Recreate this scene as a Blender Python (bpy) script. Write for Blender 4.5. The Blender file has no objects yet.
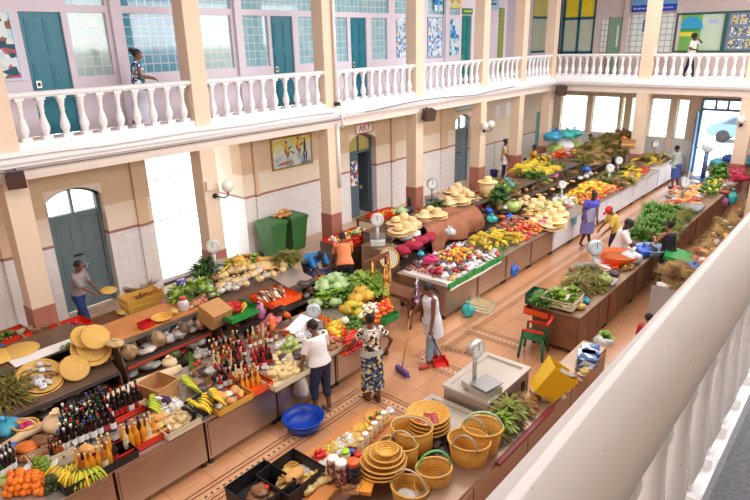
import bpy, math, random
from mathutils import Vector, Matrix, Euler
random.seed(7)
SC = bpy.context.scene
COL = SC.collection
PI = math.pi

# ------------------------------------------------------------------ camera
EYE = 5.8                                   # height of the photographer's eye above the hall floor (upper gallery)
YAW, PITCH, ROLL, FPX = math.radians(41.1), math.radians(19.5), math.radians(-1.3), 592.0
_f = Vector((-math.sin(YAW)*math.cos(PITCH), math.cos(YAW)*math.cos(PITCH), -math.sin(PITCH)))
_r = Vector((math.cos(YAW), math.sin(YAW), 0))
_u = _r.cross(_f)
_R = _r*math.cos(ROLL) + _u*math.sin(ROLL)
_U = _u*math.cos(ROLL) - _r*math.sin(ROLL)
cam_data = bpy.data.cameras.new('camera')
cam_data.sensor_width = 36.0
cam_data.lens = FPX/750.0*36.0
cam_data.clip_start = 0.05
cam = bpy.data.objects.new('camera', cam_data)
COL.objects.link(cam)
cam.matrix_world = Matrix(((_R.x, _U.x, -_f.x, 0), (_R.y, _U.y, -_f.y, 0), (_R.z, _U.z, -_f.z, EYE), (0, 0, 0, 1)))
SC.camera = cam

def P(px, py, z=0.0):
    """point of the hall at height z seen at photo pixel px, py"""
    d = _R*((px-375)/FPX) - _U*((py-250)/FPX) + _f
    t = (z-EYE)/d.z
    return Vector((d.x*t, d.y*t, z))
def PX(px, py, x):
    d = _R*((px-375)/FPX) - _U*((py-250)/FPX) + _f
    t = x/d.x
    return Vector((x, d.y*t, EYE+d.z*t))
def PY(px, py, y):
    d = _R*((px-375)/FPX) - _U*((py-250)/FPX) + _f
    t = y/d.y
    return Vector((d.x*t, y, EYE+d.z*t))

# ------------------------------------------------------------------ light and exposure
SC.view_settings.view_transform = 'Standard'
SC.view_settings.look = 'None'
SC.view_settings.gamma = 1.0
SC.view_settings.use_curve_mapping = False
SC.view_settings.exposure = 0.5
world = bpy.data.worlds.new('sky')
SC.world = world
world.use_nodes = True
_bg = world.node_tree.nodes['Background']
_bg.inputs[0].default_value = (0.86, 0.93, 1.0, 1)
_bg.inputs[1].default_value = 3.6
def sun(name, rot, e, col, ang=3):
    l = bpy.data.lights.new(name, 'SUN'); l.energy = e; l.color = col; l.angle = math.radians(ang)
    o = bpy.data.objects.new(name, l); COL.objects.link(o); o.rotation_euler = rot; return o
sun('sun', (math.radians(38), 0, math.radians(120)), 5.0, (1, .95, .88))
def area(name, loc, rot, sx, sy, e, col):
    l = bpy.data.lights.new(name, 'AREA'); l.shape = 'RECTANGLE'; l.size = sx; l.size_y = sy; l.energy = e; l.color = col
    o = bpy.data.objects.new(name, l); COL.objects.link(o); o.location = loc; o.rotation_euler = rot; return o
# daylight through the long translucent skylight over the court
area('skylight_near', (-4.8, 1.0, 9.0), (0, 0, 0), 3.4, 18.0, 520, (1.0, .95, .89))
area('skylight_far', (-5.4, 18.5, 9.0), (0, 0, 0), 5.0, 14.0, 580, (1.0, .97, .94))

# added fill lamp on the camera side, brightens the left walls
area('gallery_fill', (1.7, 14.9, 6.7), (0, math.radians(82), 0), 2.2, 22.0, 960, (.95, .97, 1.0))
# ------------------------------------------------------------------ materials
MATS = {}
def lin(c):
    return tuple(((v/255.0)/12.92 if v <= 10 else (((v/255.0)+0.055)/1.055)**2.4) for v in c)
def mat(name, rgb, rough=0.55, metal=0.0, var=0.0, nscale=6.0, namt=0.0, bump=0.0, bscale=40.0, alpha=1.0, trans=0.0, coat=0.0, dark=None):
    """procedural principled material; rgb in 0-255. var: tint differs per object, namt: blotches of a second tone"""
    if name in MATS: return MATS[name]
    m = bpy.data.materials.new(name); m.use_nodes = True
    nt = m.node_tree; b = nt.nodes['Principled BSDF']
    L = lin(rgb)
    b.inputs['Roughness'].default_value = rough
    b.inputs['Metallic'].default_value = metal
    b.inputs['Alpha'].default_value = alpha
    b.inputs['Transmission Weight'].default_value = trans
    b.inputs['Coat Weight'].default_value = coat
    b.inputs['Base Color'].default_value = (*L, 1)
    sock = None
    tc = nt.nodes.new('ShaderNodeTexCoord')
    if namt > 0:
        n = nt.nodes.new('ShaderNodeTexNoise'); n.inputs['Scale'].default_value = nscale; n.inputs['Detail'].default_value = 3
        nt.links.new(tc.outputs['Object'], n.inputs['Vector'])
        r = nt.nodes.new('ShaderNodeValToRGB')
        d = lin(dark) if dark else tuple(v*(1-namt) for v in L)
        r.color_ramp.elements[0].position = .36; r.color_ramp.elements[1].position = .64
        r.color_ramp.elements[0].color = (*d, 1); r.color_ramp.elements[1].color = (*L, 1)
        nt.links.new(n.outputs['Fac'], r.inputs['Fac']); sock = r.outputs['Color']
    if var > 0:
        oi = nt.nodes.new('ShaderNodeObjectInfo')
        h = nt.nodes.new('ShaderNodeHueSaturation')
        mr = nt.nodes.new('ShaderNodeMapRange'); mr.inputs['To Min'].default_value = 1-var; mr.inputs['To Max'].default_value = 1+var*.6
        mh = nt.nodes.new('ShaderNodeMapRange'); mh.inputs['To Min'].default_value = .5-var*.06; mh.inputs['To Max'].default_value = .5+var*.06
        nt.links.new(oi.outputs['Random'], mr.inputs['Value']); nt.links.new(oi.outputs['Random'], mh.inputs['Value'])
        nt.links.new(mr.outputs[0], h.inputs['Value']); nt.links.new(mh.outputs[0], h.inputs['Hue'])
        if sock: nt.links.new(sock, h.inputs['Color'])
        else: h.inputs['Color'].default_value = (*L, 1)
        sock = h.outputs['Color']
    if sock: nt.links.new(sock, b.inputs['Base Color'])
    if bump > 0:
        n2 = nt.nodes.new('ShaderNodeTexNoise'); n2.inputs['Scale'].default_value = bscale
        nt.links.new(tc.outputs['Object'], n2.inputs['Vector'])
        bp = nt.nodes.new('ShaderNodeBump'); bp.inputs['Strength'].default_value = bump; bp.inputs['Distance'].default_value = .02
        nt.links.new(n2.outputs['Fac'], bp.inputs['Height']); nt.links.new(bp.outputs[0], b.inputs['Normal'])
    MATS[name] = m
    return m
def brick_mat(name, c1, c2, mortar, w, h, ms, rough=.4, axes='xyz', offset=0.0, bump=.3, metal=0.0, coat=0.0, wob=0.0):
    """tiles / glass blocks / weave: a brick grid on two object axes"""
    if name in MATS: return MATS[name]
    m = bpy.data.materials.new(name); m.use_nodes = True
    nt = m.node_tree; b = nt.nodes['Principled BSDF']
    tc = nt.nodes.new('ShaderNodeTexCoord')
    sp = nt.nodes.new('ShaderNodeSeparateXYZ'); cb = nt.nodes.new('ShaderNodeCombineXYZ')
    nt.links.new(tc.outputs['Object'], sp.inputs[0])
    nt.links.new(sp.outputs['XYZ'.index(axes[0].upper())], cb.inputs[0])
    nt.links.new(sp.outputs['XYZ'.index(axes[1].upper())], cb.inputs[1])
    br = nt.nodes.new('ShaderNodeTexBrick')
    br.offset = offset; br.squash = 1.0
    br.inputs['Scale'].default_value = 1.0
    br.inputs['Brick Width'].default_value = w; br.inputs['Row Height'].default_value = h
    br.inputs['Mortar Size'].default_value = ms; br.inputs['Mortar Smooth'].default_value = .2
    br.inputs['Color1'].default_value = (*lin(c1), 1); br.inputs['Color2'].default_value = (*lin(c2), 1); br.inputs['Mortar'].default_value = (*lin(mortar), 1)
    nt.links.new(cb.outputs[0], br.inputs['Vector'])
    nt.links.new(br.outputs['Color'], b.inputs['Base Color'])
    b.inputs['Roughness'].default_value = rough; b.inputs['Metallic'].default_value = metal; b.inputs['Coat Weight'].default_value = coat
    if bump > 0:
        bp = nt.nodes.new('ShaderNodeBump'); bp.inputs['Strength'].default_value = bump; bp.inputs['Distance'].default_value = .01; bp.invert = True
        nt.links.new(br.outputs['Fac'], bp.inputs['Height']); nt.links.new(bp.outputs[0], b.inputs['Normal'])
    MATS[name] = m
    return m
def vor_mat(name, cols, scale=8.0, rough=.7, kind='F1', stretch=(1, 1, 1)):
    """patterned cloth, posters, mixed goods: cells in a list of flat colours"""
    if name in MATS: return MATS[name]
    m = bpy.data.materials.new(name); m.use_nodes = True
    nt = m.node_tree; b = nt.nodes['Principled BSDF']
    tc = nt.nodes.new('ShaderNodeTexCoord')
    mp = nt.nodes.new('ShaderNodeMapping'); mp.inputs['Scale'].default_value = stretch
    nt.links.new(tc.outputs['Object'], mp.inputs[0])
    v = nt.nodes.new('ShaderNodeTexVoronoi'); v.inputs['Scale'].default_value = scale
    nt.links.new(mp.outputs[0], v.inputs['Vector'])
    sp = nt.nodes.new('ShaderNodeSeparateColor'); nt.links.new(v.outputs['Color'], sp.inputs[0])
    r = nt.nodes.new('ShaderNodeValToRGB'); r.color_ramp.interpolation = 'CONSTANT'
    els = r.color_ramp.elements
    while len(els) < len(cols): els.new(0.5)
    for i, c in enumerate(cols):
        els[i].position = i/len(cols); els[i].color = (*lin(c), 1)
    nt.links.new(sp.outputs[0], r.inputs[0]); nt.links.new(r.outputs[0], b.inputs['Base Color'])
    b.inputs['Roughness'].default_value = rough
    MATS[name] = m
    return m
def wave_mat(name, c1, c2, scale=20.0, axis='Z', rough=.6, dist=0.0, bump=.0, thr=.5, soft=.08):
    """stripes, wood grain, woven rows"""
    if name in MATS: return MATS[name]
    m = bpy.data.materials.new(name); m.use_nodes = True
    nt = m.node_tree; b = nt.nodes['Principled BSDF']
    tc = nt.nodes.new('ShaderNodeTexCoord')
    w = nt.nodes.new('ShaderNodeTexWave'); w.bands_direction = axis
    w.inputs['Scale'].default_value = scale; w.inputs['Distortion'].default_value = dist; w.inputs['Detail'].default_value = 2
    nt.links.new(tc.outputs['Object'], w.inputs['Vector'])
    r = nt.nodes.new('ShaderNodeValToRGB')
    r.color_ramp.elements[0].position = thr-soft; r.color_ramp.elements[1].position = thr+soft
    r.color_ramp.elements[0].color = (*lin(c1), 1); r.color_ramp.elements[1].color = (*lin(c2), 1)
    nt.links.new(w.outputs['Fac'], r.inputs[0]); nt.links.new(r.outputs[0], b.inputs['Base Color'])
    b.inputs['Roughness'].default_value = rough
    if bump > 0:
        bp = nt.nodes.new('ShaderNodeBump'); bp.inputs['Strength'].default_value = bump; bp.inputs['Distance'].default_value = .01
        nt.links.new(w.outputs['Fac'], bp.inputs['Height']); nt.links.new(bp.outputs[0], b.inputs['Normal'])
    MATS[name] = m
    return m

# ------------------------------------------------------------------ mesh builder
class MB:
    def __init__(self): self.v = []; self.f = []; self.m = []; self.s = []
    def add(self, vs, fs, mi=0, sm=False):
        o = len(self.v); self.v += [tuple(v) for v in vs]
        for f in fs: self.f.append(tuple(i+o for i in f)); self.m.append(mi); self.s.append(sm)
        return self
    def box(self, a, b, mi=0, M=None):
        (x0, y0, z0), (x1, y1, z1) = a, b
        vs = [Vector(p) for p in ((x0,y0,z0),(x1,y0,z0),(x1,y1,z0),(x0,y1,z0),(x0,y0,z1),(x1,y0,z1),(x1,y1,z1),(x0,y1,z1))]
        if M: vs = [M @ v for v in vs]
        return self.add(vs, [(3,2,1,0),(4,5,6,7),(0,1,5,4),(1,2,6,5),(2,3,7,6),(3,0,4,7)], mi)
    def rings(self, rings, mi=0, sm=True, cap0=True, cap1=True, closed=False):
        n = len(rings[0]); vs = [p for r in rings for p in r]; fs = []
        R = len(rings)
        for k in range(R if closed else R-1):
            a, b = k*n, ((k+1) % R)*n
            for i in range(n):
                j = (i+1) % n; fs.append((a+i, a+j, b+j, b+i))
        if not closed:
            if cap0: fs.append(tuple(range(n-1, -1, -1)))
            if cap1: fs.append(tuple(range((R-1)*n, R*n)))
        return self.add(vs, fs, mi, sm)
    def lathe(self, prof, n=16, mi=0, sm=True, M=None, cap0=True, cap1=True, sq=1.0, c=(0, 0, 0)):
        rs = []
        for r, z in prof:
            ring = [Vector((c[0]+r*math.cos(2*PI*i/n), c[1]+r*sq*math.sin(2*PI*i/n), c[2]+z)) for i in range(n)]
            if M: ring = [M @ p for p in ring]
            rs.append(ring)
        return self.rings(rs, mi, sm, cap0, cap1)
    def tube(self, pts, rad, n=8, mi=0, sm=True, closed=False):
        pts = [Vector(p) for p in pts]; rs = []; N = len(pts)
        if not hasattr(rad, '__len__'): rad = [rad]*N
        ref = None
        for i, p in enumerate(pts):
            if closed: d = pts[(i+1) % N]-pts[i-1]
            else: d = pts[min(i+1, N-1)]-pts[max(i-1, 0)]
            d.normalize()
            if ref is None: ref = Vector((0, 0, 1)) if abs(d.z) < .9 else Vector((1, 0, 0))
            a = d.cross(ref)
            if a.length < 1e-4: a = d.cross(Vector((.3, 1, .2)))
            a.normalize(); b = a.cross(d); ref = b
            rs.append([p+(a*math.cos(2*PI*k/n)+b*math.sin(2*PI*k/n))*rad[i] for k in range(n)])
        return self.rings(rs, mi, sm, closed=closed)
    def bar(self, a, b, r, n=8, mi=0): return self.tube([a, b], r, n, mi)
    def ell(self, c, r, M=None, mi=0, nu=14, nv=9, jit=0.0, rnd=None):
        c = Vector(c)
        if not hasattr(r, '__len__'): r = (r, r, r)
        rs = []
        vs = []; fs = []
        vs.append(Vector((0, 0, -r[2])))
        for k in range(1, nv):
            t = -PI/2+PI*k/nv
            for i in range(nu):
                p = 2*PI*i/nu
                q = Vector((r[0]*math.cos(t)*math.cos(p), r[1]*math.cos(t)*math.sin(p), r[2]*math.sin(t)))
                if jit: q *= 1+(rnd or random).uniform(-jit, jit)
                vs.append(q)
        vs.append(Vector((0, 0, r[2])))
        if M: vs = [M @ v for v in vs]
        vs = [v+c for v in vs]
        T = len(vs)-1
        for i in range(nu):
            j = (i+1) % nu
            fs.append((0, 1+j, 1+i))
            for k in range(nv-2):
                a, b = 1+k*nu, 1+(k+1)*nu
                fs.append((a+i, a+j, b+j, b+i))
            a = 1+(nv-2)*nu
            fs.append((a+i, a+j, T))
        return self.add(vs, fs, mi, True)
    def prism(self, poly, z0, z1, mi=0, M=None):
        n = len(poly)
        vs = [Vector((x, y, z0)) for x, y in poly]+[Vector((x, y, z1)) for x, y in poly]
        if M: vs = [M @ v for v in vs]
        fs = [tuple(range(n-1, -1, -1)), tuple(range(n, 2*n))]+[(i, (i+1) % n, n+(i+1) % n, n+i) for i in range(n)]
        return self.add(vs, fs, mi)
    def grid(self, fn, nu, nv, mi=0, sm=True, thick=0.0):
        vs = [Vector(fn(i/nu, j/nv)) for j in range(nv+1) for i in range(nu+1)]
        fs = [(j*(nu+1)+i, j*(nu+1)+i+1, (j+1)*(nu+1)+i+1, (j+1)*(nu+1)+i) for j in range(nv) for i in range(nu)]
        if thick:
            off = len(vs); dn = Vector((0, 0, -thick)) if not hasattr(thick, '__len__') else Vector(thick)
            vs += [v+dn for v in vs]
            fs2 = [tuple(i+off for i in reversed(f)) for f in fs]
            w = nu+1
            edge = [i for i in range(nu+1)]+[j*w+nu for j in range(1, nv+1)]+[nv*w+i for i in range(nu-1, -1, -1)]+[j*w for j in range(nv-1, 0, -1)]
            fs3 = [(edge[(k+1) % len(edge)], edge[k], edge[k]+off, edge[(k+1) % len(edge)]+off) for k in range(len(edge))]
            fs = fs+fs2+fs3
        return self.add(vs, fs, mi, sm)
    def mesh(self, name, mats):
        me = bpy.data.meshes.new(name)
        me.from_pydata(self.v, [], self.f)
        if not hasattr(mats, '__len__'): mats = [mats]
        for m in mats: me.materials.append(m)
        me.polygons.foreach_set('material_index', self.m)
        me.polygons.foreach_set('use_smooth', self.s)
        me.update()
        return me
    def obj(self, name, mats, parent=None, loc=None, rot=None):
        o = bpy.data.objects.new(name, self.mesh(name, mats)); COL.objects.link(o)
        if parent: o.parent = parent
        if loc is not None: o.location = loc
        if rot is not None: o.rotation_euler = rot
        return o
def tag(o, label, cat=None, group=None, kind=None):
    if label: o['label'] = label
    if cat: o['category'] = cat
    if group: o['group'] = group
    if kind: o['kind'] = kind
    return o
def empty(name, loc, rz=0.0, label=None, cat=None, group=None):
    o = bpy.data.objects.new(name, None); COL.objects.link(o); o.location = loc; o.rotation_euler = (0, 0, rz); o.empty_display_size = .1
    return tag(o, label, cat, group)
def struct(name, mb, m, label=None):
    o = mb.obj(name, m); o['kind'] = 'structure'
    if label: o['label'] = label
    return o
class Kit:
    """one thing with its parts, ready to be set down any number of times"""
    def __init__(self, name, root=None, parts=()): self.name, self.root, self.parts = name, root, parts   # parts: (name, mesh, index of parent part or -1)
    def put(self, loc, rot=0.0, s=1.0, label=None, cat=None, group=None):
        o = bpy.data.objects.new(self.name, self.root); COL.objects.link(o)
        o.location = loc
        o.rotation_euler = rot if hasattr(rot, '__len__') else (0, 0, rot)
        o.scale = s if hasattr(s, '__len__') else (s, s, s)
        tag(o, label, cat, group)
        made = []
        for n, me, pi in self.parts:
            c = bpy.data.objects.new(n, me); COL.objects.link(c)
            c.parent = o if pi < 0 else made[pi]
            made.append(c)
        return o
def RM(rx=0, ry=0, rz=0, loc=(0, 0, 0)):
    return Matrix.Translation(loc) @ Euler((rx, ry, rz)).to_matrix().to_4x4()
R2 = random.Random(11)
U = R2.uniform
# ================================================================== structure
M_PEACH = mat('peach_paint', (236, 211, 186), .6, namt=.06, nscale=1.2)
M_ROSE = mat('rose_plinth', (176, 112, 96), .55, namt=.12, nscale=3)
M_TAN = mat('tan_plaster', (222, 192, 158), .7, namt=.05, nscale=.8)
M_CREAM = mat('cream_plaster', (236, 218, 198), .7, namt=.04, nscale=.8)
M_LAV = mat('pale_lavender_plaster', (226, 216, 228), .65, namt=.04, nscale=.7)
M_WHITE = mat('white_paint', (244, 242, 244), .35, namt=.03, nscale=2)
M_BEAM = mat('beam_plaster', (240, 224, 212), .6, namt=.04, nscale=.7)
M_CORN = mat('cornice_paint', (240, 236, 236), .5, namt=.06, nscale=.6)
M_DADO = mat('dado_line', (170, 116, 104), .5)
M_TILE = brick_mat('white_wall_tile', (238, 233, 231), (232, 227, 225), (220, 213, 209), .2, .2, .006, .25, 'yz')
M_TILEX = brick_mat('white_wall_tile_side', (242, 242, 242), (238, 238, 240), (220, 218, 218), .2, .2, .006, .25, 'xz')
M_FLOOR = brick_mat('terracotta_floor_tile', (208, 151, 108), (200, 143, 102), (176, 124, 88), .6, .6, .008, .22, 'yx', bump=.02, coat=1.0)
M_FLOOR.node_tree.nodes['Principled BSDF'].inputs['Coat Roughness'].default_value = .11
M_WALK = brick_mat('walkway_tile', (206, 178, 152), (198, 170, 146), (170, 146, 124), .4, .4, .006, .4, 'yx', bump=.05)
M_TEAL = mat('teal_door_paint', (16, 118, 140), .4, namt=.08, nscale=2)
M_TEALD = mat('dark_teal_frame', (8, 92, 112), .4)
M_GREYB = mat('blue_grey_door_paint', (108, 124, 128), .5, namt=.12, nscale=2)
M_BLACK = mat('black_plastic', (30, 28, 30), .5)
M_DARKM = mat('dark_metal', (62, 58, 58), .45, .5)
M_GLASS = mat('pale_pane', (196, 208, 214), .12, coat=.3)
M_CONC = mat('grey_concrete', (120, 122, 128), .85, namt=.3, nscale=60)
M_OUT = mat('outside_concrete', (236, 234, 228), .8, namt=.06, nscale=.4)
M_OUTW = mat('outside_white_wall', (246, 246, 246), .8)
M_GBLK = brick_mat('glass_block', (150, 196, 204), (126, 180, 194), (206, 214, 222), .2, .2, .014, .12, 'yz', bump=.6, coat=.5)
M_GBLKG = brick_mat('greenish_glass_block', (182, 206, 200), (160, 196, 194), (222, 220, 224), .2, .2, .014, .12, 'yz', bump=.6, coat=.5)
M_GBLKD = brick_mat('blue_glass_block', (84, 158, 184), (66, 140, 172), (186, 204, 216), .2, .2, .014, .12, 'yz', bump=.6, coat=.5)
M_GBLKX = brick_mat('far_glass_block', (236, 242, 240), (222, 234, 232), (168, 180, 180), .24, .24, .018, .15, 'xz', bump=.5, coat=.4)

XW, XR, YF, YW = -13.3, -11.7, 25.7, 28.7       # left wall, left colonnade, far colonnade, far wall
ZS, ZB, ZC, ZG, ZR = 3.72, 3.55, 3.82, 4.08, 5.06   # ceiling, beam underside, cornice underside, gallery floor, rail top

# floors
b = MB().box((-11.0, -9, -.1), (2.0, 30, 0)); struct('floor', b, M_FLOOR)
b = MB().box((-13.8, -9, -.1), (-11.0, 30, .002)); struct('floor_walkway', b, M_WALK)
# inlaid bands of the floor: three dark lines and a row of dark squares between pale ones
M_LINE = mat('dark_inlay', (110, 72, 56), .35); M_PALE = mat('pale_inlay', (216, 172, 134), .35)
def band(n, p, q, w=.34):
    p = Vector((*p, 0)); q = Vector((*q, 0)); d = (q-p); L = d.length; d.normalize(); s = Vector((-d.y, d.x, 0))
    mb = MB()
    def strip(o, hw, z, mi, a=0, e=None):
        e = L if e is None else e
        c = [p+d*a+s*(o-hw), p+d*e+s*(o-hw), p+d*e+s*(o+hw), p+d*a+s*(o+hw)]
        mb.add([(v.x, v.y, z) for v in c], [(0, 1, 2, 3)], mi)
    strip(0, .04, .003, 1)
    for o in (-w/2, -w/2+.07, w/2-.07, w/2): strip(o, .01, .003, 0)
    k = 0.0
    while k < L-.05: strip(0, .02, .005, 0, k, k+.045); k += .1
    struct('trim_%d' % n, mb, [M_LINE, M_PALE])
band(1, (-6.05, .6), (-6.05, 6.6)); band(2, (-6.05, 6.6), (-3.2, 6.6))
band(3, (-5.95, 8.1), (-5.95, 24.5)); band(4, (-5.95, 8.1), (-3.2, 8.1)); band(5, (-5.95, 9.75), (-4.7, 9.75)); band(6, (-5.95, 8.75), (-4.4, 9.0), .2)

# ground outside
b = MB().box((-30, -6, -.3), (-13.8, 60, -.02)); struct('floor_yard', b, M_OUT)
b = MB().box((-13.8, 29.2, -.3), (14, 60, -.02)); struct('floor_street', b, M_OUT)

def zoned(mb, y0, y1, x0, x1, z0=0.0, dado=1.72, side='y'):
    """a stretch of wall: tiles, dado line, cream, tan"""
    lv = [(0, dado-.03, 0), (dado-.03, dado+.03, 1), (dado+.03, 2.36, 2), (2.36, ZS+.3, 3)]
    for a, c, mi in lv:
        a = max(a, z0)
        if c > a:
            e = .012 if mi == 1 else 0
            mb.box((x0, y0, a), (x1+e, y1, c), mi)
w = MB()
x0, x1 = XW-.45, XW
for a, c in ((-9, 4.62), (5.86, 7.0), (9.75, 14.08), (15.42, 20.34)): zoned(w, a, c, x0, x1)
for a, c in ((4.62, 5.86), (14.08, 15.42), (20.34, 21.62)): zoned(w, a, c, x0, x1, 2.92)
for a, c in ((21.62, 27.5), (28.5, YW+.4)):
    w.box((x0, a, 0), (x1, c, 1.36), 0); w.box((x0, a, 1.36), (x1+.012, c, 1.41), 1); w.box((x0, a, 1.41), (x1, c, ZS+.3), 2)
w.box((x0, 27.5, 2.32), (x1, 28.5, ZS+.3), 2)
w.box((x0, 7.0, 3.3), (x1, 9.75, ZS+.3), 2)
for y, t in ((3.7, .22), (6.72, .28), (10.2, .12), (12.95, .2), (16.3, .2), (19.5, .45), (21.9, .3)):      # shallow pilasters
    w.box((x1, y-t/2, 0), (x1+.07, y+t/2, 1.69), 0); w.box((x1, y-t/2, 1.69), (x1+.085, y+t/2, 1.75), 1); w.box((x1, y-t/2, 1.75), (x1+.07, y+t/2, ZS), 3)
for y0_, y1_ in ((4.62, 5.86), (14.08, 15.42), (20.34, 21.62)):          # segmental arch heads
    c, hw = (y0_+y1_)/2, (y1_-y0_)/2
    for k in range(10):
        t0, t1 = k/10, (k+1)/10
        h = lambda t: 2.66+.24*math.sin(PI*t)**.8
        ya, yb = y0_+2*hw*t0, y0_+2*hw*t1
        w.add([(x1, ya, h(t0)), (x1, yb, h(t1)), (x1, yb, 2.92), (x1, ya, 2.92), (x0, ya, h(t0)), (x0, yb, h(t1)), (x0, yb, 2.92), (x0, ya, 2.92)],
              [(0, 1, 2, 3), (7, 6, 5, 4), (0, 4, 5, 1)], 2)
struct('wall_left', w, [M_TILE, M_DADO, M_CREAM, M_TAN])
# the passage to the yard
w = MB()
for y0_, y1_ in ((9.75, 9.95), (6.8, 7.0)):
    w.box((-15.6, y0_, 0), (XW-.45, y1_, 1.69), 0); w.box((-15.6, y0_-.01, 1.69), (XW-.45, y1_+.01, 1.75), 1); w.box((-15.6, y0_, 1.75), (XW-.45, y1_, 3.6), 2)
w.box((-15.6, 7.0, 3.3), (XW-.45, 9.75, 3.6), 2)
struct('wall_passage', w, [M_TILEX, M_DADO, M_CREAM])
b = MB().box((-15.6, 7.0, -.02), (XW-.3, 9.75, .03)); struct('floor_passage', b, M_OUT)
b = MB().box((XW-.12, 7.0, 0), (XW+.02, 9.75, .06)); struct('trim_7', b, M_DARKM)

# far wall, lower
w = MB()
def fzone(a, c, z0, z1):
    for p, q, mi in ((0, 1.36, 0), (1.36, ZS+.3, 1)):
        p, q = max(p, z0), min(q, z1)
        if q > p: w.box((a, YW, p), (c, YW+.4, q), mi)
FW = [(-12.62, -11.32), (-11.05, -9.8), (-9.66, -8.98), (-8.4, -7.52), (-7.28, -6.83)]
xs = [XW]
for a, c in FW:
    fzone(xs[-1], a, 0, 4); fzone(a, c, 0, 1.4); fzone(a, c, 3.08, 4); xs.append(c)
fzone(xs[-1], -6.34, 0, 4); fzone(-6.34, -4.75, 3.2, 4); fzone(-4.75, 2.0, 0, 4)
for x in (-9.35, -7.42): w.box((x-.14, YW-.12, 0), (x+.14, YW, .62), 2); w.box((x-.14, YW-.12, .62), (x+.14, YW, ZS), 1)
struct('wall_far', w, [M_TILEX, M_CREAM, M_ROSE])
M_FROST = brick_mat('frosted_block_lit', (245, 248, 246), (236, 242, 240), (190, 198, 196), .22, .22, .02, .2, 'xz', bump=.4)
for mm in (M_FROST,):
    bs = mm.node_tree.nodes['Principled BSDF']; bs.inputs['Transmission Weight'].default_value = .75; bs.inputs['Roughness'].default_value = .6; bs.inputs['IOR'].default_value = 1.05
for i, (a, c) in enumerate(FW):
    b = MB().box((a, YW+.12, 1.4), (c, YW+.2, 3.08)); struct('window_%d' % (i+1), b, M_FROST, 'bright glass-block window at ground level of the far wall')
# galleries: slab, cornice, beam, ceiling
g = MB()
g.box((XW, -9, ZS), (XR-.36, YW, ZG-.005), 0)                               # left slab
g.box((XR-.41, -9, ZB), (XR+.005, YF, ZC), 1)                         # left beam
g.box((XR-.35, -9, ZC), (XR+.16, YF-.16, 3.9), 2); g.box((XR-.35, -9, 3.9), (XR+.22, YF-.22, 4.0), 2); g.box((XR-.35, -9, 4.0), (XR+.1, YF-.1, ZG), 2)
g.box((XR-.36, YF+.36, ZS), (0.6, YW, ZG-.005), 0)
g.box((XR-.4, YF-.01, ZB), (1.6, YF+.42, ZC), 1)
g.box((XR+.16, YF-.16, ZC), (-.5, YF+.3, 3.9), 2); g.box((XR+.22, YF-.22, 3.9), (-.5, YF+.3, 4.0), 2); g.box((XR+.1, YF-.1, 4.0), (-.5, YF+.3, ZG), 2)
struct('wall_gallery_edge', g, [M_CREAM, M_BEAM, M_WHITE])
g = MB().box((-.25, -9, 3.6), (2.0, YF+.2, 4.1)); struct('floor_gallery', g, M_CONC)
g = MB().box((-.42, -9, 3.4), (-.25, YF, 4.10)); struct('trim_8', g, M_CORN)
# upper left wall
U_DOORS = [(4.86, 5.67), (11.16, 11.95), (14.33, 15.07)]
U_WIN = [(5.8, 6.6, 1), (6.99, 8.3, 2), (8.95, 9.86, 1), (10.23, 11.06, 0), (12.14, 12.8, 0), (13.5, 14.19, 0), (15.31, 16.11, 0)]
U_TOP = [(5.8, 6.62, 0), (6.99, 8.45, 2), (8.95, 9.9, 0), (10.23, 12.8, 0), (13.5, 16.2, 0), (16.53, 17.3, 0), (18.4, 20.45, 0)]
w = MB()
w.box((XW-.45, -9, ZG), (XW-.1, 22.4, 8.0), 0)
def strips(spans, z0, z1, lo, hi):
    y = lo
    for a, c in sorted(spans):
        if a > y: w.box((XW-.1, y, z0), (XW, a, z1), 0)
        y = max(y, c)
    if hi > y: w.box((XW-.1, y, z0), (XW, hi, z1), 0)
sp_mid = U_DOORS+[(a, c) for a, c, _ in U_WIN]+[(20.61, 21.32)]
strips(U_DOORS+[(20.61, 21.32)], ZG, 5.2, -9, 22.4)
strips(sp_mid, 5.2, 6.48, -9, 22.4)
strips([(20.61, 21.32)], 6.48, 6.63, -9, 22.4)
strips([(a, c) for a, c, _ in U_TOP], 6.63, 7.5, -9, 22.4)
w.box((XW-.1, -9, 7.5), (XW, 22.4, 8.0), 0)
for y in (6.8, 8.65, 10.05, 13.2, 17.9, 19.5): w.box((XW, y-.11, ZG), (XW+.1, y+.11, 8.0), 0)
w.box((XW-.5, 22.4, ZG), (XW-.45, 24.9, 8.0), 0)      # recessed bay
w.box((XW-.45, 24.9, ZG), (XW, 26.47, 8.0), 0); w.box((XW-.45, 26.47, ZG), (XW, 28.51, 5.08), 0); w.box((XW-.45, 28.51, ZG), (XW, YW+.4, 8), 0)
w.box((XW-.45, 26.47, 7.6), (XW, 28.51, 8), 0); w.box((XW-.6, 26.4, ZG), (XW-.45, 28.6, 8.0), 0)
struct('wall_left_upper', w, M_LAV)
n = 6
for a, c, k in U_WIN:
    b = MB().box((XW-.1, a, 5.2), (XW-.06, c, 6.48)); struct('window_%d' % n, b, (M_GBLK, M_GBLKG, M_GBLKD)[k]); n += 1
for a, c, k in U_TOP:
    b = MB().box((XW-.1, a, 6.63), (XW-.06, c, 7.5)); struct('window_%d' % n, b, (M_GBLK, M_GBLKG, M_GBLKD)[k]); n += 1
# far upper wall
w = MB()
w.box((XW-.3, YW+.02, ZG), (2.0, YW+.4, 8.2), 0)
for x in (-13.1, -11.15, -9.9, -8.66, -7.72): w.box((x-.12, YW-.08, ZG), (x+.12, YW+.02, 8.2), 0)
struct('wall_far_upper', w, mat('mauve_grey_plaster', (206, 190, 188), .65))
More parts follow.
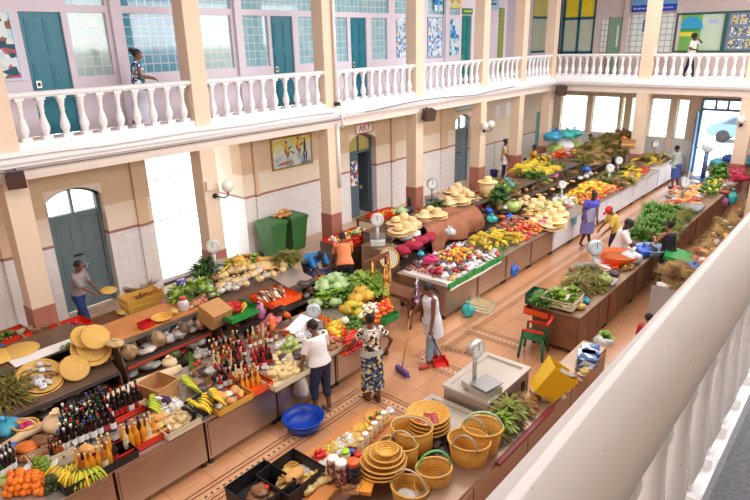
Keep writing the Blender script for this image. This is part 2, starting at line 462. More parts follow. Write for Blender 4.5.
# right gallery wall and roof with its long opening over the court
w = MB().box((1.9, -9, 0), (2.2, YW+.4, 9.2)); w.box((XW-.45, -9.3, 0), (2.2, -9, 9.2)); struct('wall_right', w, M_CREAM)
w = MB().box((XW-.6, -9.3, 8.0), (-10.6, YW+.5, 8.2)).box((-1.0, -9.3, 8.0), (2.2, YW+.5, 8.2)).box((-10.6, 25.7, 8.0), (-1.0, YW+.5, 8.2))
w.box((-10.8, -9.3, 9.2), (-.8, 26, 9.3)).box((-10.8, -9.3, 8.2), (-10.6, 26, 9.2)).box((-1.0, -9.3, 8.2), (-.8, 26, 9.2)).box((-10.6, 25.7, 8.2), (-1, 25.9, 9.2))
struct('ceiling', w, M_WHITE)

# ------------------------------------------------------------------ columns
def column(x, y, label, d=.4, wy=.4, z0=0.0, z1=ZB, base=1.1, group=None):
    e = empty('column', (x, y, z0), 0, label, 'column', group)
    h = z1-z0
    MB().box((-d/2, -wy/2, base if base else 0), (d/2, wy/2, h)).obj('shaft', M_PEACH, e)
    if base: MB().box((-d/2-.012, -wy/2-.012, 0), (d/2+.012, wy/2+.012, base)).obj('plinth', M_ROSE, e)
    return e
CY = [3.65, 7.68, 11.74, 15.77, 19.8, 22.8, 25.6]
what = ['nearest the grey double door at the left edge', 'carrying a globe lamp beside the bright passage', 'between the framed painting and the red-lettered sign', 'just left of the far grey double door', 'with the twin-globe lamp on its face', 'beside the man standing at the white wall', 'at the far left corner of the hall']
for y, s in zip(CY, what): column(XR-.2, y, 'peach ground-floor column on a rose plinth, '+s)
wu = ['at the left edge of the photo', 'right of the woman walking on the gallery', 'with the white drainpipe on its face', 'above the speaker in the middle of the beam', 'right of the door papered with posters', 'second from the far corner', 'at the far left corner']
for y, s in zip(CY, wu): column(XR-.2, y, 'peach upper gallery column '+s, z0=ZG, z1=8.0, base=0)
for x, s in ((-7.9, 'nearer the left, behind the heaps of dry plants'), (-4.15, 'with the globe lamp, in front of the open street door')):
    column(x, YF+.2, 'peach far ground-floor column '+s, .46, .4)
column(-7.9, YF+.2, 'peach far upper column left of the walking visitor', .46, .4, ZG, 8.0, 0)
column(-4.15, YF+.2, 'peach far upper column at the right edge of the photo', .46, .4, ZG, 8.0, 0)
pc = P(744.5, 206, 1.2); 
k = 20.2/pc.y
column(-2.02, 16.4, 'cream pillar at the right edge above the foreground rail', .5, .5, base=0)

# ------------------------------------------------------------------ balustrades
def baluster_mesh(h, r, slim):
    mb = MB()
    mb.box((-r, -r, 0), (r, r, .06)); mb.box((-r*.9, -r*.9, h-.05), (r*.9, r*.9, h))
    pr = [(.72, .06), (.62, .1), (.95, .2), (1.02, .27), (.95, .34), (.7, .46), (.5, .58), (.45, .68), (.62, .72), (.5, .76), (.62, .86), (.8, .93), (.8, 1)]
    z = lambda t: .06+(h-.11)*t
    mb.lathe([(r*a, z((t-.06)/.94)) for a, t in pr], 12)
    return mb.mesh('baluster', M_WHITE)
BAL = baluster_mesh(.75, .085, 0)
def balustrade(p, q, label, step=.335, profile='left'):
    p, q = Vector(p), Vector(q); d = q-p; L = d.length; rz = math.atan2(d.y, d.x)
    e = empty('balustrade', p, rz, label, 'balustrade')
    MB().box((0, -.11, 0), (L, .11, .13)).obj('plinth', M_WHITE, e)
    sec = [(-.07, .88), (-.07, .91), (-.13, .92), (-.13, .955), (-.09, .985), (.09, .985), (.13, .955), (.13, .92), (.07, .91), (.07, .88)]
    MB().rings([[Vector((x, yy, zz)) for yy, zz in sec] for x in (0, L)], 0, False).obj('handrail', M_WHITE, e)
    n = max(1, int(L/step)); s = L/n
    for i in range(n):
        o = bpy.data.objects.new('baluster', BAL); COL.objects.link(o); o.parent = e; o.location = (s*(i+.5), 0, .13)
    return e
yl = [-.4]+CY
wl = ['at the left edge, before the first column in view', 'in front of the teal door and the walking woman', 'in front of the second teal door', 'right of the white drainpipe', 'in front of the blue posters', 'in front of the plain recessed bay', 'nearest the far corner']
for i in range(7):
    balustrade((XR-.14, yl[i]+.2, ZG), (XR-.14, yl[i+1]-.2, ZG), 'white left gallery balustrade '+wl[i])
balustrade((XR, YF+.14, ZG), (-8.13, YF+.14, ZG), 'white far gallery balustrade left of the peach column', .29)
balustrade((-7.67, YF+.14, ZG), (-4.38, YF+.14, ZG), 'white far gallery balustrade with the visitor behind it', .29)
balustrade((-3.92, YF+.14, ZG), (-.5, YF+.14, ZG), 'white far gallery balustrade right of the last far column', .29)
# the foreground balustrade the photograph is taken over
M_RAIL = mat('glossy_white_rail_paint', (244, 243, 244), .13, namt=.04, nscale=3, coat=.8, bump=.015, bscale=9)
nt = M_RAIL.node_tree; bs = nt.nodes['Principled BSDF']
tc = nt.nodes.new('ShaderNodeTexCoord'); vo = nt.nodes.new('ShaderNodeTexVoronoi'); vo.inputs['Scale'].default_value = 38
cr = nt.nodes.new('ShaderNodeValToRGB'); cr.color_ramp.elements[0].position = .05; cr.color_ramp.elements[1].position = .09
cr.color_ramp.elements[0].color = (*lin((140, 128, 116)), 1); cr.color_ramp.elements[1].color = (1, 1, 1, 1)
sp_ = nt.nodes.new('ShaderNodeSeparateColor'); gt = nt.nodes.new('ShaderNodeMath'); gt.operation = 'GREATER_THAN'; gt.inputs[1].default_value = .8
mx = nt.nodes.new('ShaderNodeMix'); mx.data_type = 'RGBA'; mx.blend_type = 'MULTIPLY'
old = bs.inputs['Base Color'].links[0].from_socket
nt.links.new(tc.outputs['Object'], vo.inputs['Vector']); nt.links.new(vo.outputs['Distance'], cr.inputs[0]); nt.links.new(vo.outputs['Color'], sp_.inputs[0])
nt.links.new(sp_.outputs[0], gt.inputs[0]); nt.links.new(gt.outputs[0], mx.inputs[0]); nt.links.new(old, mx.inputs[6]); nt.links.new(cr.outputs[0], mx.inputs[7])
nt.links.new(mx.outputs[2], bs.inputs['Base Color'])
fb = empty('balustrade', (-.305, .12, 4.1), PI/2, 'large glossy white balustrade crossing the lower right foreground', 'balustrade')
LF = 25.2
sec = []
for k in range(15):
    a = PI*(k/14)
    sec.append((.02-.092*math.cos(a), .89+.092*math.sin(a)**.8))
sec = [(-.05, .845), (-.068, .862)]+sec+[(.108, .862), (.085, .845)]
MB().rings([[Vector((x, yy, zz)) for yy, zz in sec] for x in (0, LF)], 0, True).obj('handrail', M_RAIL, fb)
MB().box((0, -.06, 0), (LF, .075, .14)).obj('plinth', M_RAIL, fb)
FB = MB(); FB.box((-.05, -.05, 0), (.05, .05, .05)); FB.box((-.05, -.05, .67), (.05, .05, .73))
FB.lathe([(.036, .05), (.032, .08), (.05, .16), (.053, .22), (.046, .3), (.032, .42), (.026, .52), (.034, .56), (.028, .6), (.04, .67)], 14)
FBm = FB.mesh('baluster', M_RAIL)
for i in range(60):
    o = bpy.data.objects.new('baluster', FBm); COL.objects.link(o); o.parent = fb; o.location = (.12+i*.25, 0, .135)
# ================================================================== doors, windows, signs and fittings
def text_mesh(name, s, size, m, depth=.004):
    cu = bpy.data.curves.new(name, 'FONT'); cu.body = s; cu.size = size; cu.extrude = depth; cu.align_x = 'CENTER'; cu.align_y = 'CENTER'
    o = bpy.data.objects.new(name, cu); COL.objects.link(o)
    me = bpy.data.meshes.new_from_object(o.evaluated_get(bpy.context.evaluated_depsgraph_get()))
    me.materials.clear(); me.materials.append(m)
    bpy.data.objects.remove(o); bpy.data.curves.remove(cu)
    return me
def onwall(me, name, parent, loc, axis):
    """lettering stood upright on a wall; axis 'x': wall faces +X, 'y': wall faces -Y"""
    o = bpy.data.objects.new(name, me); COL.objects.link(o); o.parent = parent; o.location = loc
    o.rotation_euler = (PI/2, 0, PI/2 if axis == 'x' else 0)
    return o
dn = [0]
def dstruct(loc, label):
    dn[0] += 1
    e = empty('door_%d' % dn[0], loc, 0, label); e['kind'] = 'structure'; return e
M_FAN = mat('fanlight_pane', (236, 242, 246), .08, trans=.92)
M_FAN.node_tree.nodes['Principled BSDF'].inputs['IOR'].default_value = 1.05
M_FANY = mat('yellowed_fanlight_pane', (190, 176, 104), .2)
M_STEEL = mat('brushed_steel', (178, 178, 180), .3, .9)
M_BRASSY = mat('dull_lock_metal', (206, 204, 190), .35, .7)
# ground floor double doors with arched fanlights
def arch_door(y0, y1, label, leafmat, fan, open_leaf=False):
    w = y1-y0; e = dstruct((XW-.28, y0, 0.02), label)
    f = MB()
    f.box((-.05, 0, 0), (.09, .07, 2.68)); f.box((-.05, w-.07, 0), (.09, w, 2.68)); f.box((-.05, .07, 2.2), (.09, w-.07, 2.28)); f.box((-.03, w/2-.025, 2.28), (.07, w/2+.025, 2.85))
    N = 12
    for k in range(N):
        t0, t1 = k/N, (k+1)/N
        h = lambda t: 2.64+.24*math.sin(PI*t)**.8
        ya, yb = w*t0, w*t1
        f.add([(.09, ya, h(t0)-.07), (.09, yb, h(t1)-.07), (.09, yb, h(t1)), (.09, ya, h(t0)), (-.05, ya, h(t0)-.07), (-.05, yb, h(t1)-.07), (-.05, yb, h(t1)), (-.05, ya, h(t0))],
              [(0, 1, 2, 3), (7, 6, 5, 4), (0, 4, 5, 1), (3, 2, 6, 7)])
    f.obj('frame', leafmat, e)
    MB().prism([(.07, 2.28), (w-.07, 2.28), (w-.07, 2.6), (w*.75, 2.75), (w/2, 2.82), (w*.25, 2.75), (.07, 2.6)], -.01, .01, 0, Matrix(((0, 0, 1, .02), (1, 0, 0, 0), (0, 1, 0, 0), (0, 0, 0, 1)))).obj('fanlight', fan, e)
    for i in range(2):
        l = MB(); lw = w/2-.075
        l.box((-.02, 0, 0), (.02, lw, 2.18))
        for a, c in ((.12, .68), (.8, 1.36), (1.46, 2.06)):
            for p, q in (((.02, .1, a), (.03, lw-.1, a+.03)), ((.02, .1, c-.03), (.03, lw-.1, c)), ((.02, .1, a+.03), (.03, .13, c-.03)), ((.02, lw-.13, a+.03), (.03, lw-.1, c-.03))): l.box(p, q)
            l.box((.02, .17, a+.07), (.028, lw-.17, c-.07))
        o = l.obj('leaf', leafmat, e)
        if open_leaf and i == 1: o.location = (.0, w-.07, 0); o.rotation_euler = (0, 0, math.radians(180-95)); 
        else: o.location = (.02, .07+i*(lw+.01), 0)
    MB().box((0, -.06, -.02), (.03, .06, .0)).box((.0, -.02, -.1), (.05, .02, .02)).obj('lock', M_BRASSY, e, (.05, w/2+.06, 1.05))
    MB().box((0, -.1, -.02), (.03, .1, .02)).obj('bolt', M_BLACK, e, (.05, w/2-.06, 1.3))
    return e
arch_door(4.64, 5.84, 'grey-blue panelled double door with arched fanlight behind the left man', M_GREYB, M_FAN)
d2 = arch_door(14.1, 15.4, 'blue-grey arched door with one leaf open onto shelves, under the red-lettered sign', mat('slate_door_paint', (92, 108, 122), .5, namt=.1), M_FANY, True)
arch_door(20.36, 21.6, 'grey-blue arched double door beside the twin-globe lamp', M_GREYB, M_FAN)
# little room of shelves behind the open leaf
w = MB().box((XW-1.6, 13.6, 0), (XW-1.5, 16, 3.2)).box((XW-1.5, 13.6, 0), (XW-.45, 13.7, 3.2)).box((XW-1.5, 15.9, 0), (XW-.45, 16, 3.2)).box((XW-1.5, 13.7, 3.1), (XW-.45, 15.9, 3.2))
struct('wall_shop', w, M_CREAM)
sh = empty('shelf_unit', (XW-1.2, 15.1, 0.0), 0, 'wooden shelves of mixed goods inside the open arched doorway', 'shelf')
MB().box((-.2, -.5, 0), (-.17, .6, 2.1)).box((-.2, -.5, 0), (.2, -.46, 2.1)).box((-.2, .56, 0), (.2, .6, 2.1)).obj('frame', mat('yellow_wood', (206, 160, 84), .6), sh)
for k in range(5): MB().box((-.2, -.46, .1+k*.42), (.2, .56, .13+k*.42)).obj('shelf', MATS['yellow_wood'], sh)
R3 = random.Random(3)
for k in range(5):
    for j in range(4):
        c = R3.choice([(190, 60, 50), (60, 90, 150), (220, 180, 60), (70, 120, 80), (230, 220, 200)])
        o = MB().box((-.08, -.09, 0), (.08, .09, R3.uniform(.16, .3))).obj('packet', mat('packet_%d_%d_%d' % c, c, .5))
        o.location = (XW-1.16, 14.78+j*.25, .13+k*.42); tag(o, 'packet on a shelf inside the open arched doorway', 'packet', 'packets on the shelves inside the doorway')
n_ = tag(MB().box((0, -.16, -.42), (.015, .16, .42)).obj('poster', vor_mat('poster_leaf', [(240, 240, 244), (60, 110, 170), (200, 60, 70), (236, 200, 80), (40, 60, 90), (225, 225, 235)], 9)), 'column of small posters on the closed leaf of the arched doorway', 'poster')
n_.location = (XW-.215, 14.5, 1.55)
# sign over the doorway
e = empty('sign', (XW+.03, 14.8, 3.06), 0, 'white sign with red letters over the arched doorway', 'sign')
MB().box((-.02, -.42, -.17), (.012, .42, .17)).obj('board', mat('sign_white', (240, 232, 228), .4), e)
M_SRED = mat('sign_red', (196, 30, 44), .4)
MB().box((.012, -.42, .14), (.016, .42, .17)).box((.012, -.42, -.17), (.016, .42, -.14)).box((.012, -.42, -.14), (.016, -.395, .14)).box((.012, .395, -.14), (.016, .42, .14)).obj('border', M_SRED, e)
onwall(text_mesh('lettering', 'AK7', .3, M_SRED), 'lettering', e, (.016, 0, 0), 'x')
e = empty('sign', (XW+.03, 21.0, 3.2), 0, 'pale blue panel over the far arched door', 'sign')
MB().box((-.02, -.66, -.16), (.012, .66, .16)).obj('board', mat('pale_blue_panel', (196, 214, 222), .4), e)
MB().box((.012, -.66, .13), (.02, .66, .16)).box((.012, -.66, -.16), (.02, .66, -.13)).obj('border', M_GREYB, e)
# painting
e = empty('painting', (XW+.02, 11.6, 2.76), 0, 'large framed painting of figures dancing above the green bins', 'painting')
nm = 'painting_canvas'
m = bpy.data.materials.new(nm); m.use_nodes = True; nt = m.node_tree; bs = nt.nodes['Principled BSDF']
tc = nt.nodes.new('ShaderNodeTexCoord'); ns = nt.nodes.new('ShaderNodeTexNoise'); ns.inputs['Scale'].default_value = 3.5; ns.inputs['Detail'].default_value = 4
sx = nt.nodes.new('ShaderNodeSeparateXYZ'); ad = nt.nodes.new('ShaderNodeMath'); ad.operation = 'MULTIPLY_ADD'; ad.inputs[1].default_value = .8; 
cr = nt.nodes.new('ShaderNodeValToRGB'); el = cr.color_ramp.elements
nt.links.new(tc.outputs['Object'], ns.inputs['Vector']); nt.links.new(tc.outputs['Object'], sx.inputs[0]); nt.links.new(sx.outputs['Z'], ad.inputs[0]); nt.links.new(ns.outputs['Fac'], ad.inputs[2]); nt.links.new(ad.outputs[0], cr.inputs[0])
for p, c in ((.2, (170, 190, 196)), (.42, (222, 222, 214)), (.55, (196, 214, 206)), (.68, (226, 214, 120)), (.8, (216, 190, 60))):
    x = el.new(p); x.color = (*lin(c), 1)
nt.links.new(cr.outputs[0], bs.inputs['Base Color']); bs.inputs['Roughness'].default_value = .5
MB().box((-.02, -.75, -.42), (.01, .75, .42)).obj('canvas', m, e)
MB().box((-.02, -.79, .42), (.03, .79, .46)).box((-.02, -.79, -.46), (.03, .79, -.42)).box((-.02, -.79, -.42), (.03, -.75, .42)).box((-.02, .75, -.42), (.03, .79, .42)).obj('frame', mat('gilt_frame', (176, 140, 62), .4, .3), e)
fg = MB()
def dab(y, z, ry, rz, mi, a=0): fg.ell((.012, y, z), (.004, ry, rz), Euler((a, 0, 0)).to_matrix(), mi, 8, 6)
for y, z, c in ((-.22, .1, 0), (.24, .16, 0)):
    dab(y, z+.2, .04, .05, 2); dab(y, z+.07, .07, .1, c); dab(y-.03, z-.08, .05, .12, 3, .3); dab(y+.05, z-.18, .03, .12, 2, -.3); dab(y+.13, z+.02, .1, .025, 2, .5)
dab(.5, .1, .05, .2, 1); dab(.46, -.18, .03, .14, 1, .1); dab(.55, -.18, .03, .14, 1, -.1); dab(.5, .3, .035, .045, 2); dab(0, -.02, .1, .02, 2, -.5); dab(-.3, -.3, .3, .04, 3, .1)
fg.obj('figures', [mat('paint_yellow', (222, 180, 70), .5), mat('paint_plum', (70, 44, 62), .5), mat('paint_brown', (112, 70, 56), .5), mat('paint_rust', (190, 110, 70), .5)], e)
# wall lamps with opal globes
M_OPAL = mat('opal_glass', (244, 240, 228), .25, coat=.4)
def lamp(loc, arms, label, axis='x'):
    e = empty('wall_lamp', loc, 0 if axis == 'x' else -PI/2, label, 'lamp')
    MB().lathe([(.06, 0), (.06, .03), (.03, .05)], 12, M=RM(0, PI/2, 0)).obj('backplate', M_BLACK, e)
    for s in arms:
        MB().tube([(.03, 0, 0), (.14, s*.16, -.06), (.2, s*.24, -.02), (.2, s*.24, .06)], .018, 8).lathe([(.03, 0), (.06, .04), (.06, .06)], 12, c=(.2, s*.24, .05)).obj('arm', M_BLACK, e)
        MB().ell((.2, s*.24, .21), (.14, .14, .15)).obj('globe', M_OPAL, e)
lamp((XR, 7.74, 2.45), (1,), 'black wall lamp with one opal globe on the column beside the bright passage')
lamp((XR, 19.8, 2.5), (-1, 1), 'black wall lamp with two opal globes on the far column')
lamp((-4.25, YF, 2.55), (0,), 'white globe lamp on the far column by the street door', 'y')
e = empty('wall_lamp', (XR+.01, 7.6, 2.72), 0, 'small cream junction box on the column above the globe lamp', 'box'); MB().box((0, -.08, -.1), (.06, .08, .1)).obj('casing', M_CREAM, e)
# loudspeakers
def speaker(loc, rz, label, s=1.0):
    e = empty('loudspeaker', loc, rz, label, 'speaker')
    MB().prism([(-.14, -.16), (.12, -.19), (.12, .19), (-.14, .16)], -.17, .17, 0, RM(0, .25, 0)).obj('cabinet', mat('brown_black_speaker', (72, 52, 48), .5), e)
    MB().box((.121, -.165, -.15), (.135, .165, .15), 0, RM(0, .25, 0)).obj('grille', mat('speaker_grille', (92, 66, 58), .7, bump=.5, bscale=90), e)
    MB().box((-.16, -.02, -.02), (-.1, .02, .22)).obj('bracket', M_DARKM, e)
    e.scale = (s, s, s)
a_ = PX(16, 178, XR+.1)
speaker((XR+.2, 3.62, 3.62), -.4, 'dark loudspeaker on the beam at the left edge', .8)
speaker((XR+.3, 15.85, 3.5), -.4, 'dark loudspeaker on the beam above the middle column', 1.05)
speaker((XR+.5, YF-.35, 3.58), -.8, 'dark loudspeaker in the far corner of the gallery beam', 1.15)
# white drainpipe down the upper column and cable conduits
e = empty('drainpipe', (XR+.06, 11.9, ZB), 0, 'white drainpipe down the front of the third upper column', 'pipe')
MB().tube([(0, 0, .65), (0, 0, 4.6)], .045, 10).obj('upper_pipe', M_WHITE, e)
MB().tube([(.17, 0, .66), (.17, 0, .0)], .04, 10).tube([(-.02, 0, .1), (-.02, 0, -1.7)], .05, 10).obj('lower_pipe', M_WHITE, e)
MB().box((-.06, -.06, .58), (.06, .06, .68)).obj('bracket', M_DARKM, e)
t = tag(MB().tube([(XR+.24, y, 4.02+.015*math.sin(y*2)) for y in [(-1+k*.9) for k in range(15)]], .03, 8).obj('cable_conduit', M_WHITE), 'white conduit along the cornice at the left of the gallery', 'conduit')
t = tag(MB().tube([(XR+.25, y, 3.88+.1*abs(math.sin((y-13)*.55))) for y in [(12.9+k*.35) for k in range(26)]], .014, 6).obj('cable', mat('grey_cable', (110, 112, 120), .5)), 'grey cable sagging along the cornice to the loudspeaker', 'cable')
t = tag(MB().tube([(XR+.24, y, 3.78) for y in (-1, 3, 8, 12)], .012, 6).obj('cable', MATS['grey_cable']), 'thin grey cable along the beam at the left', 'cable')

# ------------------------------------------------------------------ upper left gallery
def udoor(y0, y1, z1, label, m=None, axis='x'):
    w = y1-y0; h = z1-ZG; e = dstruct((XW-.06, y0, ZG), label); m = m or M_TEAL
    l = MB().box((-.04, 0, 0), (0, w, h))
    for a, c in ((.12, .75), (.9, 1.45), (1.58, h-.12)):
        for p, q in ((.1, w/2-.05), (w/2+.05, w-.1)): l.box((0, p, a), (.014, q, c)); l.box((.014, p+.05, a+.05), (.022, q-.05, c-.05))
    l.obj('leaf', m, e)
    MB().box((0, -.05, -.07), (.03, .05, .07)).obj('lock', M_BRASSY, e, (0.01, .14, 1.02))
    MB().box((0, -.025, -.035), (.01, .025, .035)).obj('keyhole', M_BLACK, e, (.04, .14, 1.02))
udoor(4.86, 5.67, 6.48, 'teal panelled door at the left end of the upper gallery')
udoor(11.16, 11.95, 6.48, 'second teal panelled door on the upper gallery')
udoor(14.33, 15.07, 6.48, 'third teal panelled door on the upper gallery')
udoor(20.61, 21.32, 6.66, 'narrow green door below the little green sign', mat('green_door', (10, 124, 122), .4))
e = empty('sign', (XW+.01, 20.95, 6.78), 0, 'small green sign above the narrow green door', 'sign')
MB().box((0, -.35, -.12), (.03, .35, .1)).obj('board', mat('green_sign', (52, 128, 74), .4), e)
MB().box((.03, -.27, -.03), (.034, .27, .03)).obj('strip', mat('lime_strip', (190, 214, 60), .4), e)
M_P1 = vor_mat('poster_blue', [(206, 222, 240), (176, 204, 236), (60, 120, 190), (225, 232, 244), (206, 190, 90), (120, 160, 210)], 10)
M_P2 = vor_mat('poster_cyan', [(190, 220, 236), (30, 120, 190), (206, 226, 230), (90, 170, 210), (220, 230, 236)], 7)
M_P3 = vor_mat('poster_mixed', [(225, 240, 240), (200, 232, 236), (40, 90, 110), (214, 90, 150), (150, 110, 80), (230, 240, 244)], 7)
M_P4 = vor_mat('poster_yellow', [(240, 205, 70), (220, 170, 70), (200, 220, 220), (236, 214, 120)], 6)
def poster(loc, w, h, m, label, frame=None, axis='x', cat='poster'):
    e = empty('poster', loc, 0 if axis == 'x' else -PI/2, label, cat)
    MB().box((0, -w/2, -h/2), (.012, w/2, h/2)).obj('sheet', m, e)
    if frame: MB().box((0, -w/2-.05, h/2), (.03, w/2+.05, h/2+.05)).box((0, -w/2-.05, -h/2-.05), (.03, w/2+.05, -h/2)).box((0, -w/2-.05, -h/2), (.03, -w/2, h/2)).box((0, w/2, -h/2), (.03, w/2+.05, h/2)).obj('frame', frame, e)
poster((XW+.01, 4.28, 5.85), .8, 1.2, M_P3, 'framed notice with dark figures at the left edge of the upper gallery', mat('pale_blue_frame', (200, 214, 236), .4))
poster((XW+.01, 16.9, 5.85), .62, 1.25, M_P1, 'blue and white poster left of the column above the speaker')
poster((XW+.01, 18.83, 5.85), .86, 1.3, M_P1, 'wide pale blue poster with a yellow spot right of that column', mat('grey_frame', (150, 170, 190), .4))
poster((XW+.01, 20.1, 5.85), .6, 1.3, M_P2, 'narrow poster with strong blue patches left of the green door')
poster((XW+.01, 21.75, 5.85), .42, 1.3, M_P2, 'narrow strip poster right of the green door')
poster((XW+.01, 19.0, 7.0), .5, .5, M_P2, 'blue picture stuck on the upper panes left of the green sign')
poster((XW+.01, 20.1, 7.08), .8, .4, M_P4, 'yellow picture stuck on the upper panes above the green sign')
e = empty('sign', (XW-.44, 23.3, 7.15), 0, 'pale blue sign board high in the recessed bay', 'sign')
MB().box((0, -.8, -.25), (.03, .8, .25)).obj('board', mat('pale_blue_sign', (170, 200, 224), .4), e)
MB().box((.03, -.6, -.06), (.034, .6, .02)).box((.03, -.4, .08), (.034, .4, .12)).obj('stripe', mat('blue_stripe', (40, 90, 150), .4), e)
tag(MB().box((XW-.45, 24.2, ZG), (XW-.4, 24.6, 7.0)).obj('curtain', wave_mat('green_yellow_cloth', (52, 110, 80), (190, 190, 70), 6, 'Z', .7, 4)), 'narrow green and yellow hanging at the right of the recessed bay', 'curtain')
tag(MB().box((XW-.45, 22.95, 5.5), (XW-.42, 23.1, 5.62)).obj('light_switch', M_BLACK), 'small dark switch box on the recessed bay wall', 'switch')
# windows with teal frames in the corner
M_AMB = mat('amber_pane', (206, 196, 120), .2); M_YEL = mat('yellow_blind', (240, 214, 40), .5, namt=.12, nscale=3); M_PANE = mat('grey_green_pane', (190, 196, 176), .15, coat=.3)
def frame_window(y0, y1, z0, z1, mull, zt, label, axis, pane, top):
    global n
    if axis == 'x': e = empty('window_%d' % n, (XW-.1, y0, z0), 0, label)
    else: e = empty('window_%d' % n, (y0, YW+.0, z0), -PI/2, label)
    e['kind'] = 'structure'; n += 1
    w, h = y1-y0, z1-z0; s = 1
    f = MB()
    for p in [0, w-.09]+[m_-.045 for m_ in mull]: f.box((0, p, 0), (.08, p+.09, h))
    for q in (0, zt-.05, h-.08): f.box((.0, 0, q), (.07, w, q+.1))
    f.obj('frame', M_TEALD, e)
    MB().box((.01, .03, .05), (.03, w-.03, zt)).obj('lower_pane', pane, e)
    MB().box((.01, .03, zt), (.03, w-.03, h-.03)).obj('upper_pane', top, e)
    return e
e = frame_window(26.47, 28.51, 5.08, 7.5, [], 1.55, 'teal-framed amber window at the end of the left gallery', 'x', M_PANE, M_AMB)
# ------------------------------------------------------------------ far upper wall
def yo(e):   # things built facing +X are turned to face -Y
    return e
def fbox(a, z0, c, z1, d=.03): return MB().box((a, YW-d, z0), (c, YW+.02, z1))
def fwindow(a, c, z0, zt, z1, label):
    global n
    e = empty('window_%d' % n, (0, 0, 0), 0, label); e['kind'] = 'structure'; n += 1
    f = MB()
    def fb(p, q, r_, s): f.box((p, YW-.07, q), (r_, YW+.02, s))
    for x in (a, (a+c)/2-.06 if c-a > 1 else None, c-.12):
        if x is not None: fb(x, z0, x+.12, z1)
    for z in (z0, zt-.05, z1-.1): fb(a, z, c, z+.12)
    f.obj('frame', M_TEALD, e)
    fbox(a+.05, z0+.05, c-.05, zt).obj('lower_pane', M_PANE, e); fbox(a+.05, zt, c-.05, z1-.05).obj('upper_pane', M_YEL, e)
fwindow(-12.85, -11.25, 5.0, 6.55, 7.9, 'teal-framed window with yellow blinds on the far gallery')
fwindow(-13.28, -12.95, 5.0, 6.5, 7.9, 'narrow teal-framed window beside the far corner column')
for a, c in ((-10.95, -10.65), (-10.0, -9.72)):
    struct('window_%d' % n, fbox(a, 5.05, c, 6.52), M_GBLKX); n += 1
e = dstruct((-10.6, YW, ZG), 'narrow grey-green door between glass-block strips on the far gallery')
MB().box((0, -.04, 0), (.55, .02, 2.45)).obj('leaf', mat('sage_door', (128, 160, 142), .4), e); MB().box((-.06, -.05, 0), (0, .02, 2.5)).box((.55, -.05, 0), (.6, .02, 2.5)).obj('frame', mat('brown_jamb', (150, 130, 110), .5), e)
MB().box((.36, -.05, 1.2), (.42, -.04, 2.1)).obj('pane', M_WHITE, e)
for a, c in ((-9.65, -8.8), (-8.5, -7.85)):
    struct('window_%d' % n, fbox(a, 5.03, c, 6.6), M_GBLKX); n += 1
for a, c, s in ((-9.7, -8.78, 'left'), (-8.52, -7.84, 'right')):
    e = empty('sign', (a, YW-.05, 6.72), 0, 'blue banner with white lettering on the far gallery, %s of the column' % s, 'sign')
    MB().box((0, -.02, 0), (c-a, .05, .27)).obj('board', mat('deep_blue_board', (24, 60, 190), .4), e)
    MB().box((0, -.02, .27), (c-a, .05, 1.3)).obj('upper_panel', mat('sky_blue_panel', (110, 166, 222), .45, namt=.1, nscale=2), e)
    lt = MB()
    for k in range(int((c-a-.2)/.06)): lt.box((.1+k*.06, -.026, .1), (.1+k*.06+(.018 if k % 3 else .035), -.02, .1+(.055 if k % 4 else .08)))
    lt.obj('lettering', M_WHITE, e)
poster((-9.0, YW-.03, 6.15), .32, .5, mat('slate_blue_sheet', (90, 120, 150), .5), 'slate blue sheet on the far glass blocks', None, 'y')
# painted display board behind the far visitor
e = empty('display_case', (0, 0, 0), 0, 'glazed display case with a painted island scene behind the far visitor', 'display case')
MB().box((-7.8, YW-.1, 5.05), (-7.72, YW+.02, 6.6)).box((-5.98, YW-.1, 5.05), (-5.9, YW+.02, 6.6)).box((-7.72, YW-.1, 6.52), (-5.98, YW+.02, 6.6)).box((-7.72, YW-.1, 5.05), (-5.98, YW+.02, 5.11)).obj('frame', mat('dark_green_frame', (40, 84, 84), .4), e)
MB().box((-7.72, YW-.04, 5.11), (-6.8, YW+.02, 6.52)).obj('green_panel', mat('painted_green', (120, 186, 92), .4, namt=.15, nscale=2), e)
MB().box((-6.8, YW-.04, 5.11), (-5.98, YW+.02, 6.52)).obj('pale_panel', mat('painted_pale_green', (196, 218, 196), .3, namt=.06, nscale=2), e)
hp = [(math.cos(PI*k/12)*.46, math.sin(PI*k/12)*.5) for k in range(13)]
MB().prism(hp, 0, .01, 0, Matrix(((1, 0, 0, -7.2), (0, 0, -1, YW-.04), (0, 1, 0, 5.95), (0, 0, 0, 1)))).obj('blue_dome', mat('painted_blue', (44, 160, 210), .4), e)
MB().box((-7.65, YW-.05, 5.86), (-6.85, YW-.04, 5.97)).obj('green_stripe', mat('leaf_green_paint', (70, 160, 70), .4), e)
MB().box((-7.6, YW-.05, 5.68), (-7.0, YW-.04, 5.84)).obj('yellow_stripe', mat('yellow_paint', (226, 214, 60), .4), e)
MB().box((-6.55, YW-.05, 6.15), (-6.2, YW-.04, 6.32)).obj('blue_label', mat('pale_blue_label', (170, 190, 226), .4), e)
e = empty('display_case', (0, 0, 0), 0, 'glazed display case of small photographs at the right edge', 'display case')
MB().box((-5.9, YW-.1, 5.05), (-5.84, YW+.02, 6.6)).box((-5.84, YW-.1, 6.54), (-3.6, YW+.02, 6.6)).box((-5.84, YW-.1, 5.05), (-3.6, YW+.02, 5.11)).obj('frame', MATS['dark_green_frame'], e)
MB().box((-5.84, YW-.04, 5.11), (-3.6, YW+.02, 6.54)).obj('backboard', mat('grey_blue_board', (110, 132, 158), .3), e)
